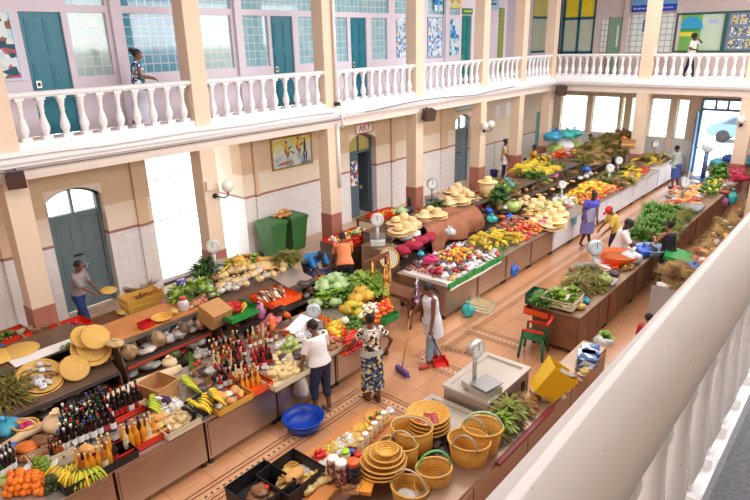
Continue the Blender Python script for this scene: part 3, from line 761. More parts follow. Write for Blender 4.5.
for r_ in range(3):
    for c_ in range(7):
        x = -5.74+c_*.31; z = 5.18+r_*.46
        MB().box((x, YW-.05, z), (x+.25, YW-.04, z+.36)).obj('photograph', vor_mat('photos_%d' % ((r_*7+c_) % 3), [[(190, 200, 205), (70, 90, 120), (214, 190, 120)], [(150, 160, 180), (60, 80, 90), (225, 228, 230)], [(206, 190, 100), (90, 110, 140), (190, 190, 200)]][(r_*7+c_) % 3], 14), e)

# street door of the far wall, with transom and open leaf
e = dstruct((-6.34, YW, 0), 'tall blue-framed street door standing open at the far right')
f = MB().box((0, -.06, 0), (.09, .3, 3.2)).box((1.5, -.06, 0), (1.59, .3, 3.2)).box((0.09, -.06, 2.68), (1.5, .06, 2.78)).box((.09, -.06, 3.1), (1.5, .06, 3.2)).box((.52, -.05, 2.78), (.6, .05, 3.1)).box((.98, -.05, 2.78), (1.06, .05, 3.1))
f.obj('frame', mat('door_blue', (96, 140, 176), .4), e)
MB().box((0, 0, .02), (.05, .85, 2.66)).box((-.012, .08, 1.3), (0, .77, 2.5)).box((.05, .08, .2), (.062, .77, 1.1)).box((.05, .08, 1.3), (.062, .77, 2.5)).obj('leaf', MATS['door_blue'], e, (.02, -.75, 0), (0, 0, .12))
MB().lathe([(.03, 0), (.035, .03), (.02, .05)], 10).obj('handle', M_BLACK, e, (.1, -.1, 1.1), (0, PI/2, 0))
# teal door at the far end of the left wall
e = dstruct((XW-.1, 27.52, 0), 'plain teal door at the far end of the left wall')
MB().box((-.05, 0, 0), (0, .96, 2.3)).box((0, .1, .2), (.015, .86, 1.0)).box((0, .1, 1.15), (.015, .86, 2.15)).obj('leaf', mat('soft_teal_paint', (110, 168, 168), .4), e)
for y, s in ((23.65, 'left'), (24.6, 'right')):
    tag(MB().box((XW, y-.22, 2.45), (XW+.02, y+.22, 3.0)).obj('notice', mat('notice_paper', (240, 242, 244), .4)), 'small white notice high on the white wall, the %s one of two' % s, 'notice')
# ------------------------------------------------------------------ what is seen outside
w = MB().box((-21, -4, 0), (-20.6, 34, 5.5)); struct('wall_yard', w, M_OUTW)
for y, z in ((13.6, 2.9), (13.6, 1.3)):
    e = empty('window_%d' % n, (-20.58, y, z), 0, 'dark-framed window across the yard'); e['kind'] = 'structure'; n += 1
    MB().box((0, -.7, -.6), (.02, .7, .6)).obj('pane', mat('yard_pane', (150, 190, 210), .1), e)
    MB().box((0, -.75, .55), (.06, .75, .65)).box((0, -.75, -.65), (.06, .75, -.55)).box((0, -.75, -.55), (.06, -.65, .55)).box((0, .65, -.55), (.06, .75, .55)).obj('frame', M_DARKM, e)
gt_ = empty('gate', (-18.5, 10.0, 0), 0, 'grey barred gate in the yard beyond the bright passage', 'gate')
for k in range(8): MB().box((-.02, -.02, 0), (.02, .02, 2.9)).obj('bar', mat('grey_gate', (176, 178, 184), .5), gt_, (0, k*.24, .05))
for z in (.05, 1.5, 2.9): MB().box((-.02, -.1, 0), (.02, 1.8, .06)).obj('rail', MATS['grey_gate'], gt_, (0, 0, z))
for y in (-.1, 1.8): MB().box((-.04, -.04, -.02), (.04, .04, 3.0)).obj('gate_post', MATS['grey_gate'], gt_, (0, y, 0))
w = MB().box((-20, 46, 0), (12, 46.4, 7)); struct('wall_street', w, M_OUTW)
# parked car
car = empty('car', (-5.75, 38.6, 0), 0.0, 'blue-grey car parked on the bright street beyond the far door', 'car')
M_CAR = mat('car_paint', (92, 124, 150), .25, .3, coat=.5)
side = [(-2.1, .35), (2.1, .35), (2.15, .75), (1.95, .95), (1.2, 1.0), (.65, 1.42), (-.9, 1.45), (-1.7, 1.02), (-2.1, .95)]
MB().prism(side, -.85, .85, 0, RM(PI/2, 0, 0)).obj('body', M_CAR, car)
MB().prism([(1.0, 1.0), (.58, 1.36), (-.85, 1.38), (-1.4, 1.02)], -.86, .86, 0, RM(PI/2, 0, 0)).obj('side_glass', mat('car_glass', (60, 76, 88), .1), car)
for x in (-1.3, 1.3):
    for y in (-.86, .86):
        wh = MB().lathe([(.2, -.1), (.33, -.1), (.35, 0), (.33, .1), (.2, .1)], 24, M=RM(PI/2, 0, 0)).obj('wheel', M_BLACK, car, (x, y*.95, .34))
        MB().lathe([(.02, -.1), (.21, -.09), (.21, .09), (.02, .1)], 16, M=RM(PI/2, 0, 0)).obj('hubcap', M_STEEL, wh)
MB().box((-2.18, -.7, .55), (-2.08, .7, .7)).box((2.1, -.7, .5), (2.18, .7, .65)).obj('bumper', M_DARKM, car)
# ================================================================== the goods: one kit of each kind
def tint(n): return MATS[n]
mat('orange_peel', (236, 122, 24), .45, var=.12, bump=.15, bscale=120); mat('lime_peel', (112, 140, 34), .4, var=.2)
mat('avocado_peel', (52, 62, 30), .5, var=.15); mat('tomato_skin', (214, 46, 26), .28, var=.15); mat('onion_skin', (196, 116, 92), .4, var=.15)
mat('potato_skin', (188, 150, 104), .7, var=.15, namt=.15, nscale=30); mat('mango_skin', (238, 170, 40), .35, var=.15, namt=.35, nscale=14, dark=(214, 96, 36))
mat('papaya_skin', (150, 160, 50), .4, var=.15, namt=.5, nscale=10, dark=(222, 170, 50)); mat('pepper_green', (74, 120, 36), .3, var=.2); mat('pepper_red', (206, 30, 22), .28, var=.1)
mat('carrot_skin', (236, 112, 30), .5, var=.1); mat('leaf_green', (98, 146, 50), .5, var=.18, namt=.25, nscale=20); mat('leaf_lime', (150, 184, 70), .5, var=.15, namt=.25, nscale=18)
mat('leaf_dark', (66, 104, 46), .5, var=.2, namt=.3, nscale=20); mat('leaf_olive', (146, 136, 62), .6, var=.2, namt=.35, nscale=20); mat('straw', (206, 168, 108), .75, var=.18, namt=.25, nscale=30)
mat('cabbage_leaf', (176, 204, 146), .5, var=.12, namt=.15, nscale=10); mat('white_root', (236, 224, 202), .6, var=.1); mat('brown_root', (160, 116, 84), .8, var=.18, namt=.25, nscale=20)
mat('banana_yellow', (240, 206, 52), .45, var=.1, namt=.12, nscale=18); mat('banana_green', (184, 196, 52), .45, var=.12); mat('stem_brown', (88, 72, 40), .7); mat('stem_green', (92, 112, 50), .6)
mat('onion_white', (236, 228, 214), .4, var=.1); mat('pumpkin_skin', (224, 170, 60), .5, var=.15, namt=.3, nscale=6)
mat('crate_red', (226, 50, 24), .4); mat('crate_black', (36, 34, 38), .5); mat('crate_orange', (246, 92, 30), .4); mat('crate_green', (44, 150, 66), .4); mat('crate_yellow', (222, 172, 76), .5)
mat('crate_cream', (226, 212, 180), .5); mat('cardboard', (190, 140, 88), .8, namt=.08, nscale=8); mat('wood_pale', (204, 160, 100), .65, namt=.15, nscale=5); mat('wood_brown', (122, 74, 46), .55, namt=.2, nscale=4)
mat('wood_orange', (204, 132, 70), .5, namt=.15, nscale=4); mat('burlap', (196, 172, 134), .9, namt=.12, nscale=20, bump=.3, bscale=120); mat('canvas_cloth', (226, 198, 158), .85, namt=.1, nscale=10)
M_CANE = brick_mat('woven_cane', (244, 188, 86), (230, 168, 66), (180, 120, 48), .05, .018, .003, .55, 'xz', .5, .5)
M_CANE2 = wave_mat('coiled_straw', (206, 152, 70), (236, 192, 110), 26, 'X', .6, 1.0, .4); 
M_CANE3 = mat('cane_rim', (232, 178, 88), .55, namt=.2, nscale=60)
M_STRAWHAT = mat('pale_straw', (238, 206, 150), .7, var=.08, namt=.12, nscale=60, bump=.3, bscale=100)
M_FLAT = mat('golden_straw', (232, 186, 96), .65, var=.06, namt=.16, nscale=30, bump=.4, bscale=80)
def ring_lathe(prof, m, n=20, name='body'): return MB().lathe(prof, n, cap0=False, cap1=False).mesh(name, m)
def fruit(name, m, r, sq=(1, 1, 1), stem=True, nu=12, nv=8):
    b = MB().ell((0, 0, r*sq[2]), (r*sq[0], r*sq[1], r*sq[2]), None, 0, nu, nv)
    if stem: b.bar((0, 0, 2*r*sq[2]-.004), (0, 0, 2*r*sq[2]+.006), r*.09, 5, 1)
    return Kit(name, b.mesh(name, [MATS[m], MATS['stem_brown']]))
K = {}
K['orange'] = fruit('orange', 'orange_peel', .042); K['lime'] = fruit('lime', 'lime_peel', .03, (1, 1, 1.05)); K['avocado'] = fruit('avocado', 'avocado_peel', .045, (.8, .8, 1.2))
K['tomato'] = fruit('tomato', 'tomato_skin', .04, (1, 1, .85)); K['onion'] = fruit('onion', 'onion_skin', .04); K['white_onion'] = fruit('onion', 'onion_white', .045)
K['potato'] = fruit('potato', 'potato_skin', .042, (1.2, .9, .8), False); K['mango'] = fruit('mango', 'mango_skin', .05, (1.25, .9, .85)); K['papaya'] = fruit('papaya', 'papaya_skin', .075, (1.6, .9, .9))
K['green_pepper'] = fruit('bell_pepper', 'pepper_green', .045, (.9, .9, 1.15)); K['red_pepper'] = fruit('bell_pepper', 'pepper_red', .045, (.9, .9, 1.15)); K['yellow_mango'] = fruit('mango', 'banana_yellow', .05, (1.2, .9, .85))
K['lemon'] = fruit('lemon', 'banana_yellow', .036, (1.2, .95, .95)); K['red_apple'] = fruit('apple', 'pepper_red', .04); K['sweet_potato'] = fruit('sweet_potato', 'onion_skin', .05, (1.7, .8, .8), False)
def pumpkin():
    rs = []
    for k in range(9):
        t = -PI/2+PI*k/8
        rs.append([Vector(((.16*math.cos(t)+.002)*(1+.09*math.cos(8*2*PI*i/32))*math.cos(2*PI*i/32), (.16*math.cos(t)+.002)*(1+.09*math.cos(8*2*PI*i/32))*math.sin(2*PI*i/32), .11+.11*math.sin(t))) for i in range(32)])
    return MB().rings(rs)
K['pumpkin'] = Kit('pumpkin', pumpkin().mesh('pumpkin', MATS['pumpkin_skin']), [('stem', MB().tube([(0, 0, .2), (.01, 0, .24), (.03, 0, .26)], [.02, .014, .016], 6).mesh('stem', MATS['stem_green']), -1)])
def banana_me(m):
    b = MB(); pts = []; rad = []
    for k in range(8):
        t = k/7; a = -.75+1.5*t
        pts.append((.16*math.sin(a), 0, .16*(1-math.cos(a))+.0)); rad.append(.018*(math.sin(PI*min(max(t*.94+.03, .03), .97))**.45))
    return b.tube(pts, rad, 7).mesh('banana', m)
def hand_kit(m, n=9):
    b = Kit('banana_bunch', MB().tube([(-.06, 0, .13), (0, 0, .15), (.06, 0, .13)], .018, 7).mesh('stalk', MATS['stem_green']))
    pts = []
    me = MB()
    parts = []
    for i in range(n):
        row = i % 2; t = (i/(n-1)-.5)
        mb = MB(); P_ = []; rad = []
        for k in range(8):
            s = k/7
            y = .02+.16*s+(.015 if row else 0); z = .14-.02*row-.14*s*s+.01
            P_.append((t*.22+t*.2*s, -y*(1 if row == 0 else .8)-.0, max(z-.0*row, .016))); rad.append(.019*(max(.25, math.sin(PI*min(max(s*.9+.06, .05), .97)))**.5))
        parts.append(('banana', mb.tube(P_, rad, 7).mesh('banana', m), -1))
    b.parts = parts; return b
K['bananas'] = hand_kit(MATS['banana_yellow']); K['green_bananas'] = hand_kit(MATS['banana_green'], 11)
def carrot(m='carrot_skin', L=.18, r=.017):
    b = MB().tube([(0, -L/2, r), (0, 0, r), (0, L*.45, r*.8), (0, L*.55, r*.5)], [.003, r*.8, r, r*.6], 7)
    tp = MB()
    for k in range(4): tp.tube([(0, L*.55, r), (U(-.02, .02), L*.55+.06, r+U(0, .03))], [.003, .001], 4)
    return Kit('carrot' if m == 'carrot_skin' else 'root', b.mesh('carrot', MATS[m]), [('leaves', tp.mesh('leaves', MATS['leaf_green']), -1)] if m == 'carrot_skin' else ())
K['carrot'] = carrot()
K['cassava'] = Kit('cassava_root', MB().tube([(0, -.16, .03), (0, -.08, .034), (.01, .05, .034), (0, .16, .03)], [.01, .03, .034, .016], 8).mesh('cassava_root', MATS['brown_root']))
K['white_radish'] = Kit('white_radish', MB().tube([(0, -.14, .025), (0, -.05, .028), (.01, .06, .03), (0, .13, .028)], [.004, .022, .028, .016], 8).mesh('white_radish', MATS['white_root']))
K['cucumber'] = Kit('cucumber', MB().tube([(0, -.1, .022), (0, -.05, .026), (.01, .05, .026), (0, .1, .022)], [.01, .022, .022, .01], 8).mesh('cucumber', MATS['pepper_green']))
K['corn'] = Kit('corn_cob', MB().tube([(0, -.1, .024), (0, -.04, .026), (0, .06, .026), (0, .1, .024)], [.012, .024, .022, .006], 9).mesh('corn_cob', MATS['banana_yellow']), [('husk', MB().tube([(0, -.16, .02), (0, -.1, .026), (0, -.02, .026)], [.008, .026, .029], 9).mesh('husk', MATS['leaf_lime']), -1)])
# leaves and bundles
def leaf(mb, base, d, L, w, droop, mi=0, seg=3):
    base = Vector(base); d = Vector(d).normalized(); s = d.cross(Vector((0, 0, 1)))
    s = s.normalized() if s.length > 1e-3 else Vector((1, 0, 0))
    vs = []
    for k in range(seg+1):
        t = k/seg; c = base+d*(L*t)+Vector((0, 0, -droop*L*t*t)); c.z = max(c.z, .004)
        ww = w*math.sin(PI*(.12+.82*t))
        vs += [c-s*ww+Vector((0, 0, ww*.3)), c, c+s*ww+Vector((0, 0, ww*.3))]
    fs = []
    for k in range(seg):
        a = k*3; fs += [(a, a+1, a+4, a+3), (a+1, a+2, a+5, a+4)]
    mb.add(vs, fs, mi, True)
def leafy(n, L, w, m, up=(.3, 1.0), droop=.5, stems=False, seed=1, name='leafy_greens'):
    r = random.Random(seed); mb = MB(); st = MB()
    for i in range(n):
        a = r.uniform(0, 2*PI); e = r.uniform(*up); l = L*r.uniform(.7, 1.1)
        leaf(mb, (.02*math.cos(a), .02*math.sin(a), .01+r.uniform(0, L*.25)), (math.cos(a)*math.cos(e), math.sin(a)*math.cos(e), math.sin(e)), l, w*r.uniform(.7, 1.2), droop*r.uniform(.5, 1.3))
    for i in range(6 if stems else 0): st.tube([(0, 0, 0), (r.uniform(-.05, .05), r.uniform(-.05, .05), L*.6)], [.006, .003], 5)
    return Kit(name, mb.mesh('leaves', m), [('stalk', st.mesh('stalk', MATS['stem_green']), -1)] if stems else ())
K['lettuce'] = leafy(34, .16, .055, MATS['leaf_lime'], (.3, 1.3), .35, False, 2, 'lettuce')
K['cabbage'] = Kit('cabbage', MB().ell((0, 0, .1), (.11, .11, .1)).mesh('heart', MATS['cabbage_leaf']), [('outer_leaves', (lambda mb: ([leaf(mb, (.03*math.cos(a), .03*math.sin(a), .01), (math.cos(a), math.sin(a), .9), .2, .1, .1) for a in [k*.7 for k in range(9)]], mb)[1])(MB()).mesh('outer_leaves', MATS['cabbage_leaf']), -1)])
K['kale'] = leafy(46, .22, .04, MATS['leaf_green'], (.2, 1.3), .5, True, 4); K['herbs'] = leafy(70, .24, .018, MATS['leaf_green'], (.1, 1.3), .4, True, 5, 'herb_bunch')
K['dark_greens'] = leafy(60, .26, .024, MATS['leaf_dark'], (.1, 1.2), .5, True, 6); K['lime_greens'] = leafy(50, .24, .03, MATS['leaf_lime'], (.1, 1.2), .5, True, 7); K['olive_herbs'] = leafy(80, .28, .014, MATS['leaf_olive'], (.05, 1.0), .5, True, 8, 'herb_bunch')
def bundle(n, L, spread, m, seed=1, thick=.004, tie=True):
    r = random.Random(seed); mb = MB()
    for i in range(n):
        a = r.uniform(0, 2*PI); q = r.uniform(0, .035); x, z = q*math.cos(a), .04+q*math.sin(a)
        e = r.uniform(0, 2*PI); s = r.uniform(0, spread)
        mb.tube([(x*1.8+s*.3*math.cos(e), -L*.5*r.uniform(.8, 1), max(z+s*.2*math.sin(e), .008)), (x, -.05, z), (x+s*math.cos(e), L*.5*r.uniform(.7, 1.1), max(.01, z+s*abs(math.sin(e))))], [thick, thick, thick*.6], 4)
    return Kit('plant_bundle', mb.mesh('stems', m), [('tie', MB().tube([(.045*math.cos(k*PI/5), -.05, .045+.045*math.sin(k*PI/5)) for k in range(10)], .006, 5, closed=True).mesh('tie', MATS['straw']), -1)] if tie else ())
K['straw_bundle'] = bundle(46, .5, .16, MATS['straw'], 1); K['twig_bundle'] = bundle(40, .45, .12, MATS['brown_root'], 2, .005); K['green_bundle'] = bundle(50, .5, .18, MATS['leaf_olive'], 3); K['stick_bundle'] = bundle(26, .3, .015, MATS['wood_orange'], 4, .006)
K['spring_onions'] = bundle(30, .4, .14, MATS['leaf_green'], 5, .006)
# containers
def crate_me(w, d, h, m, slat=True, t=.012, name='crate'):
    b = MB().box((-w/2, -d/2, 0), (w/2, d/2, t))
    zs = [(0, h*.3), (h*.42, h*.68), (h*.8, h)] if slat else [(0, h)]
    for a, c in zs:
        b.box((-w/2, -d/2, a), (w/2, -d/2+t, c)).box((-w/2, d/2-t, a), (w/2, d/2, c)).box((-w/2, -d/2+t, a), (-w/2+t, d/2-t, c)).box((w/2-t, -d/2+t, a), (w/2, d/2-t, c))
    if slat:
        for x in (-w/2, -w/6, w/6-t, w/2-t): b.box((x, -d/2+.001, 0), (x+t, -d/2+t-.001, h)).box((x, d/2-t+.001, 0), (x+t, d/2-.001, h))
        for y in (-d/2, -t/2, d/2-t): b.box((-w/2+.001, y, 0), (-w/2+t-.001, y+t, h)).box((w/2-t+.001, y, 0), (w/2-.001, y+t, h))
    b.box((-w/2-.01, -d/2-.01, h-.015), (w/2+.01, -d/2+t, h)).box((-w/2-.01, d/2-t, h-.015), (w/2+.01, d/2+.01, h)).box((-w/2-.01, -d/2, h-.015), (-w/2+t, d/2, h)).box((w/2-t, -d/2, h-.015), (w/2+.01, d/2, h))
    return b.mesh(name, m)
def crate(loc, rz, w, d, h, m, label, cat='crate', name='plastic_crate', slat=True, group=None, tilt=0):
    k = Kit(name, crate_me(w, d, h, m, slat))
    return k.put(loc, (tilt, 0, rz), 1, label, cat, group)
def bottle_kit(bodym, capm, labm, h=.3, r=.036, neck=.5):
    z1 = h*neck
    body = MB().lathe([(r*.9, 0), (r, .01), (r, z1), (r*.8, z1+.03), (r*.36, z1+.07), (r*.34, h*.93)], 12).mesh('bottle', bodym)
    parts = [('cap', MB().lathe([(r*.42, h*.9), (r*.42, h), (r*.3, h+.004)], 8).mesh('cap', capm), -1)]
    if labm: parts.append(('label', MB().lathe([(r*1.015, z1*.28), (r*1.015, z1*.8)], 12, cap0=False, cap1=False).mesh('label', labm), -1))
    return Kit('bottle', body, parts)
mat('dark_glass', (34, 20, 22), .12, coat=.5); mat('amber_glass', (150, 78, 26), .12, coat=.5, var=.2); mat('green_glass', (28, 66, 36), .12, coat=.5); mat('honey_liquid', (226, 148, 40), .15, coat=.5, var=.12); mat('milky_liquid', (226, 196, 140), .2, coat=.4, var=.1); mat('red_liquid', (150, 26, 30), .15, coat=.5); mat('blue_plastic', (60, 110, 190), .3)
mat('cap_red', (206, 30, 36), .35); mat('cap_white', (236, 232, 224), .4); mat('cap_cream', (226, 190, 130), .4); mat('cap_black', (26, 24, 26), .4); mat('cap_blue', (50, 80, 170), .4); mat('paper_cream', (230, 216, 186), .6); mat('paper_white', (232, 230, 230), .6); mat('paper_red', (176, 40, 44), .6); mat('cap_orange', (240, 100, 40), .35); mat('cap_lime', (170, 220, 40), .35)
BK = [bottle_kit(MATS['dark_glass'], MATS['cap_red'], MATS['paper_white']), bottle_kit(MATS['dark_glass'], MATS['cap_white'], MATS['paper_white']), bottle_kit(MATS['dark_glass'], MATS['cap_black'], MATS['paper_red']), bottle_kit(MATS['amber_glass'], MATS['cap_cream'], MATS['paper_cream']), bottle_kit(MATS['green_glass'], MATS['cap_black'], MATS['paper_white']), bottle_kit(MATS['honey_liquid'], MATS['cap_cream'], None), bottle_kit(MATS['milky_liquid'], MATS['cap_cream'], MATS['paper_cream']), bottle_kit(MATS['red_liquid'], MATS['cap_red'], MATS['paper_white'], .24, .04), bottle_kit(MATS['dark_glass'], MATS['cap_blue'], MATS['paper_white'])]
BNAME = ['dark bottle with red cap', 'dark bottle with white cap', 'dark bottle with red label', 'amber bottle with cream label', 'green bottle with black cap', 'bottle of honey-coloured liquid', 'bottle of milky liquid', 'short bottle of red liquid', 'dark bottle with blue cap']
def jar_kit(inm, capm, h=.2, r=.055):
    return Kit('jar', MB().lathe([(r*.95, 0), (r, .01), (r, h*.82), (r*.8, h*.9)], 14).mesh('jar', inm), [('lid', MB().lathe([(r*.86, h*.88), (r*.86, h*1.02), (r*.8, h*1.04)], 14).mesh('lid', capm), -1)])
M_SPICE = [vor_mat('jar_beans', [(120, 60, 60), (90, 44, 50), (190, 150, 140), (140, 84, 80)], 60, .2), vor_mat('jar_dark', [(44, 30, 40), (70, 60, 74), (30, 24, 30)], 60, .2), vor_mat('jar_pale', [(222, 200, 160), (200, 170, 130), (236, 220, 190)], 60, .2)]
def lumpy(r, m, seed, name, knot=True, jit=.1, sq=(1, 1, .8)):
    rr = random.Random(seed); ph = [rr.uniform(0, 6.28) for _ in range(6)]
    b = MB().ell((0, 0, 0), (1, 1, 1), None, 0, 18, 11); out = []
    for x, y, z in b.v:
        a = math.atan2(y, x)
        k = 1+jit*(.8*math.sin(2*a+ph[0]+z*2)+.6*math.sin(3*a+ph[1]-2*z)+.5*math.sin(5*a+ph[2]+3*z)+.4*math.sin(7*z+ph[3]+a))+rr.uniform(-jit, jit)*.5
        if knot and z > .35: q = (z-.35)/.65; k *= 1-.25*q; z = z+.12*q*q
        out.append((x*k*r*sq[0], y*k*r*sq[1], max(0, (z*k*.95+.8)*r*sq[2])))
    b.v = out; parts = []
    if knot:
        zt = r*sq[2]*1.72; k = MB()
        for t in range(3):
            a = ph[4]+t*2.1+rr.uniform(-.4, .4); dx, dy = math.cos(a), math.sin(a)
            leaf(k, (0, 0, zt-.02*r), (dx*.8, dy*.8, rr.uniform(.5, 1.1)), r*rr.uniform(.45, .7), r*.22, .3)
        parts = [('knot', k.mesh('knot', m), -1)]
    return Kit(name, b.mesh(name, m), parts)
def bagmat(n, rgb, rough=.32): return mat(n, rgb, rough, namt=.3, nscale=16, var=.14, coat=.2, bump=.5, bscale=22)
bagmat('bag_garlic', (226, 196, 140)); bagmat('bag_pale', (222, 216, 206)); bagmat('bag_green', (120, 140, 80)); bagmat('bag_brown', (150, 104, 66)); bagmat('bag_red', (190, 66, 46)); bagmat('bag_yellow', (226, 190, 100)); bagmat('bag_dark', (88, 72, 70)); bagmat('bag_grey', (178, 168, 164)); bagmat('bag_blue', (64, 176, 216)); bagmat('bag_pink', (226, 130, 190)); bagmat('bag_white', (236, 236, 238)); bagmat('bag_teal', (60, 190, 186)); bagmat('bag_royal', (50, 110, 210)); bagmat('bag_lime', (176, 196, 110)); bagmat('bag_crimson', (190, 40, 70)); bagmat('bag_fuchsia', (236, 50, 130))
for i, nme in enumerate(['garlic', 'pale', 'green', 'brown', 'red', 'yellow', 'dark', 'grey', 'blue', 'pink', 'white', 'teal', 'royal', 'lime', 'crimson', 'fuchsia']):
    K['bag_'+nme] = lumpy(.1, MATS['bag_'+nme], i+3, 'bag_of_goods')
K['packet_brown'] = lumpy(.09, MATS['bag_brown'], 31, 'packet', False, .06, (1.2, .85, .45)); K['packet_pale'] = lumpy(.09, MATS['bag_pale'], 32, 'pale_packet', False, .06, (1.2, .85, .45)); K['packet_yellow'] = lumpy(.09, MATS['bag_yellow'], 33, 'wrapped_packet', False, .06, (1.2, .85, .45)); K['packet_orange'] = lumpy(.09, bagmat('bag_orange', (226, 110, 40)), 34, 'wrapped_packet', False, .06, (1.2, .85, .5)); K['packet_red'] = lumpy(.09, MATS['bag_red'], 35, 'packet', False, .06, (1.2, .85, .45)); K['packet_grey'] = lumpy(.09, MATS['bag_grey'], 36, 'pale_packet', False, .06, (1.2, .85, .45)); K['packet_dark'] = lumpy(.09, MATS['bag_dark'], 37, 'parcel', False, .06, (1.2, .85, .45))  # every kit here is one packet shape, whatever its object name
K['bread'] = lumpy(.1, mat('bread_crust', (222, 160, 92), .7, var=.1, namt=.15, nscale=10), 41, 'bread_loaf', False, .03, (1.4, .8, .6)); K['sack'] = lumpy(.16, MATS['canvas_cloth'], 42, 'cloth_sack', True, .05, (1.1, .9, .7)); K['cheese'] = Kit('cheese', MB().lathe([(.07, 0), (.075, .015), (.075, .05), (.068, .06)], 18).mesh('cheese', mat('cheese_rind', (236, 206, 150), .5, var=.08)))
K['box'] = Kit('cardboard_box', crate_me(.34, .26, .2, MATS['cardboard'], False, .006), [('flap', MB().box((-.17, -.2, .19), (.17, -.13, .195), 0, RM(.5, 0, 0, (0, 0, .02))).mesh('flap', MATS['cardboard']), -1)])
def winnow(r=.3, m=None, depth=.05):
    m = m or M_FLAT
    return Kit('winnowing_basket', MB().lathe([(.005, .02), (r*.5, .015), (r*.85, .016), (r*.97, depth), (r, depth), (r, depth-.02), (r*.88, 0), (.005, 0)], 28, cap0=False, cap1=False).mesh('tray', m), [('rim', MB().tube([(r*math.cos(k*2*PI/28), r*math.sin(k*2*PI/28), depth) for k in range(28)], .014, 6, closed=True).mesh('rim', M_CANE3), -1)])
K['winnow'] = winnow(); K['disc'] = Kit('straw_mat', MB().lathe([(.005, .0), (.27, 0), (.29, .015), (.27, .03), (.005, .04)], 28, cap0=False, cap1=False).mesh('straw_mat', M_FLAT))
def bowl_me(r, h, m, n=22, name='bowl', flat=.6):
    return MB().lathe([(.004, .0), (r*flat, 0), (r*.86, h*.45), (r, h), (r*.95, h), (r*.8, h*.5), (r*flat*.95, .012), (.004, .012)], n, cap0=False, cap1=False).mesh(name, m)
def wicker_bowl(r, h): return Kit('wicker_bowl', bowl_me(r, h, M_CANE, 24), [('rim', MB().tube([(r*math.cos(k*2*PI/24), r*math.sin(k*2*PI/24), h) for k in range(24)], .012, 6, closed=True).mesh('rim', M_CANE3), -1)])
def tote(r, h, hm, taper=.78, hh=.22, handles=1):
    n = 26
    body = MB().lathe([(.004, 0), (r*taper, 0), (r*(taper*.5+.5), h*.5), (r, h), (r*.96, h), (r*(taper*.5+.48), h*.5), (r*taper*.95, .014), (.004, .014)], n, cap0=False, cap1=False, sq=.85).mesh('basket', M_CANE)
    parts = [('rim', MB().tube([(r*math.cos(k*2*PI/n), r*.85*math.sin(k*2*PI/n), h) for k in range(n)], .013, 6, closed=True).mesh('rim', M_CANE3), -1)]
    for s in ([0] if handles == 1 else [-.45, .45]):
        pts = [(r*.97*math.cos(PI*k/12)*(1 if handles == 1 else .6), s*r, h-.03+hh*math.sin(PI*k/12)) for k in range(13)]
        if handles != 1: pts = [(x, s*r*1.6, z) for x, y, z in pts]
        parts.append(('handle', MB().tube(pts, .012, 6).mesh('handle', hm), -1))
    return Kit('woven_basket', body, parts)
M_HG = wave_mat('green_white_cord', (96, 190, 120), (232, 230, 210), 30, 'X', .5); M_HW = wave_mat('white_cord', (226, 216, 190), (170, 140, 96), 30, 'X', .5); M_HD = wave_mat('dark_white_cord', (70, 70, 60), (226, 220, 196), 30, 'X', .5); M_HGR = mat('green_cord', (110, 200, 120), .5)
def hat_kit(bandm, brim=.2):
    return Kit('straw_hat', MB().lathe([(.002, .13), (.05, .128), (.08, .11), (.09, .06), (.095, .015), (brim*.8, .004), (brim, .012), (brim, .006), (brim*.8, -.002), (.09, .0)], 22, cap0=False, cap1=False).mesh('hat', M_STRAWHAT), [('band', MB().lathe([(.0965, .018), (.094, .045)], 22, cap0=False, cap1=False).mesh('band', bandm), -1)])
HK = [hat_kit(mat('band_brown', (150, 100, 60), .7)), hat_kit(M_STRAWHAT, .22), hat_kit(mat('band_white', (236, 226, 206), .7), .19)]
def scale_kit(face, body, h=.62, pan=True):
    parts = [('column', MB().tube([(0, 0, .1), (0, 0, h*.62)], .03, 8).mesh('column', body), -1)]
    hd = MB().lathe([(.1, -.05), (.125, -.045), (.13, 0), (.125, .045), (.1, .05)], 24, M=RM(PI/2, 0, 0, (0, 0, h*.62+.12)))
    parts.append(('dial_housing', hd.mesh('dial_housing', body), -1))
    for s in (-1, 1):
        parts.append(('dial_face', MB().lathe([(.002, .052), (.108, .052)], 24, M=RM(PI/2 if s < 0 else -PI/2, 0, 0, (0, 0, h*.62+.12)), cap0=False, cap1=False).mesh('dial_face', face), 1))
        nd = MB(); y = -.055*(1 if s < 0 else -1)
        nd.box((-.005, min(y, y*1.05), h*.62+.12), (.005, max(y, y*1.05), h*.62+.21))
        for k in range(12):
            a = k*PI/6; nd.box((-.004, min(y, y*1.05), .084), (.004, max(y, y*1.05), .1), 0, Matrix.Translation((0, 0, h*.62+.12)) @ Euler((0, a, 0)).to_matrix().to_4x4())
        parts.append(('needle', nd.mesh('needle', M_BLACK), 1))
    parts.append(('platform', MB().box((-.16, .05-.0, .12), (.16, .33, .135)).tube([(0, .19, .08), (0, .19, .12)], .03, 8).mesh('platform', M_STEEL), -1))
    return Kit('weighing_scale', MB().prism([(-.13, -.1), (.13, -.1), (.15, .1), (.14, .34), (-.14, .34), (-.15, .1)], 0, .09).mesh('base', body), parts)
K['scale_white'] = scale_kit(mat('dial_white', (238, 240, 242), .3), mat('scale_enamel', (206, 206, 204), .35, namt=.1, nscale=8)); K['scale_steel'] = scale_kit(MATS['dial_white'], mat('scale_grey', (150, 152, 152), .35, .6)); K['scale_blue'] = scale_kit(mat('dial_pale_blue', (214, 226, 236), .3), mat('scale_pale', (196, 204, 208), .35, .2))
def basin(r, h, m, name='plastic_basin'):
    return Kit(name, bowl_me(r, h, m, 30, 'basin', .72), [('rim', MB().tube([(r*math.cos(k*2*PI/30), r*math.sin(k*2*PI/30), h) for k in range(30)], .012, 6, closed=True).mesh('rim', m), -1)])

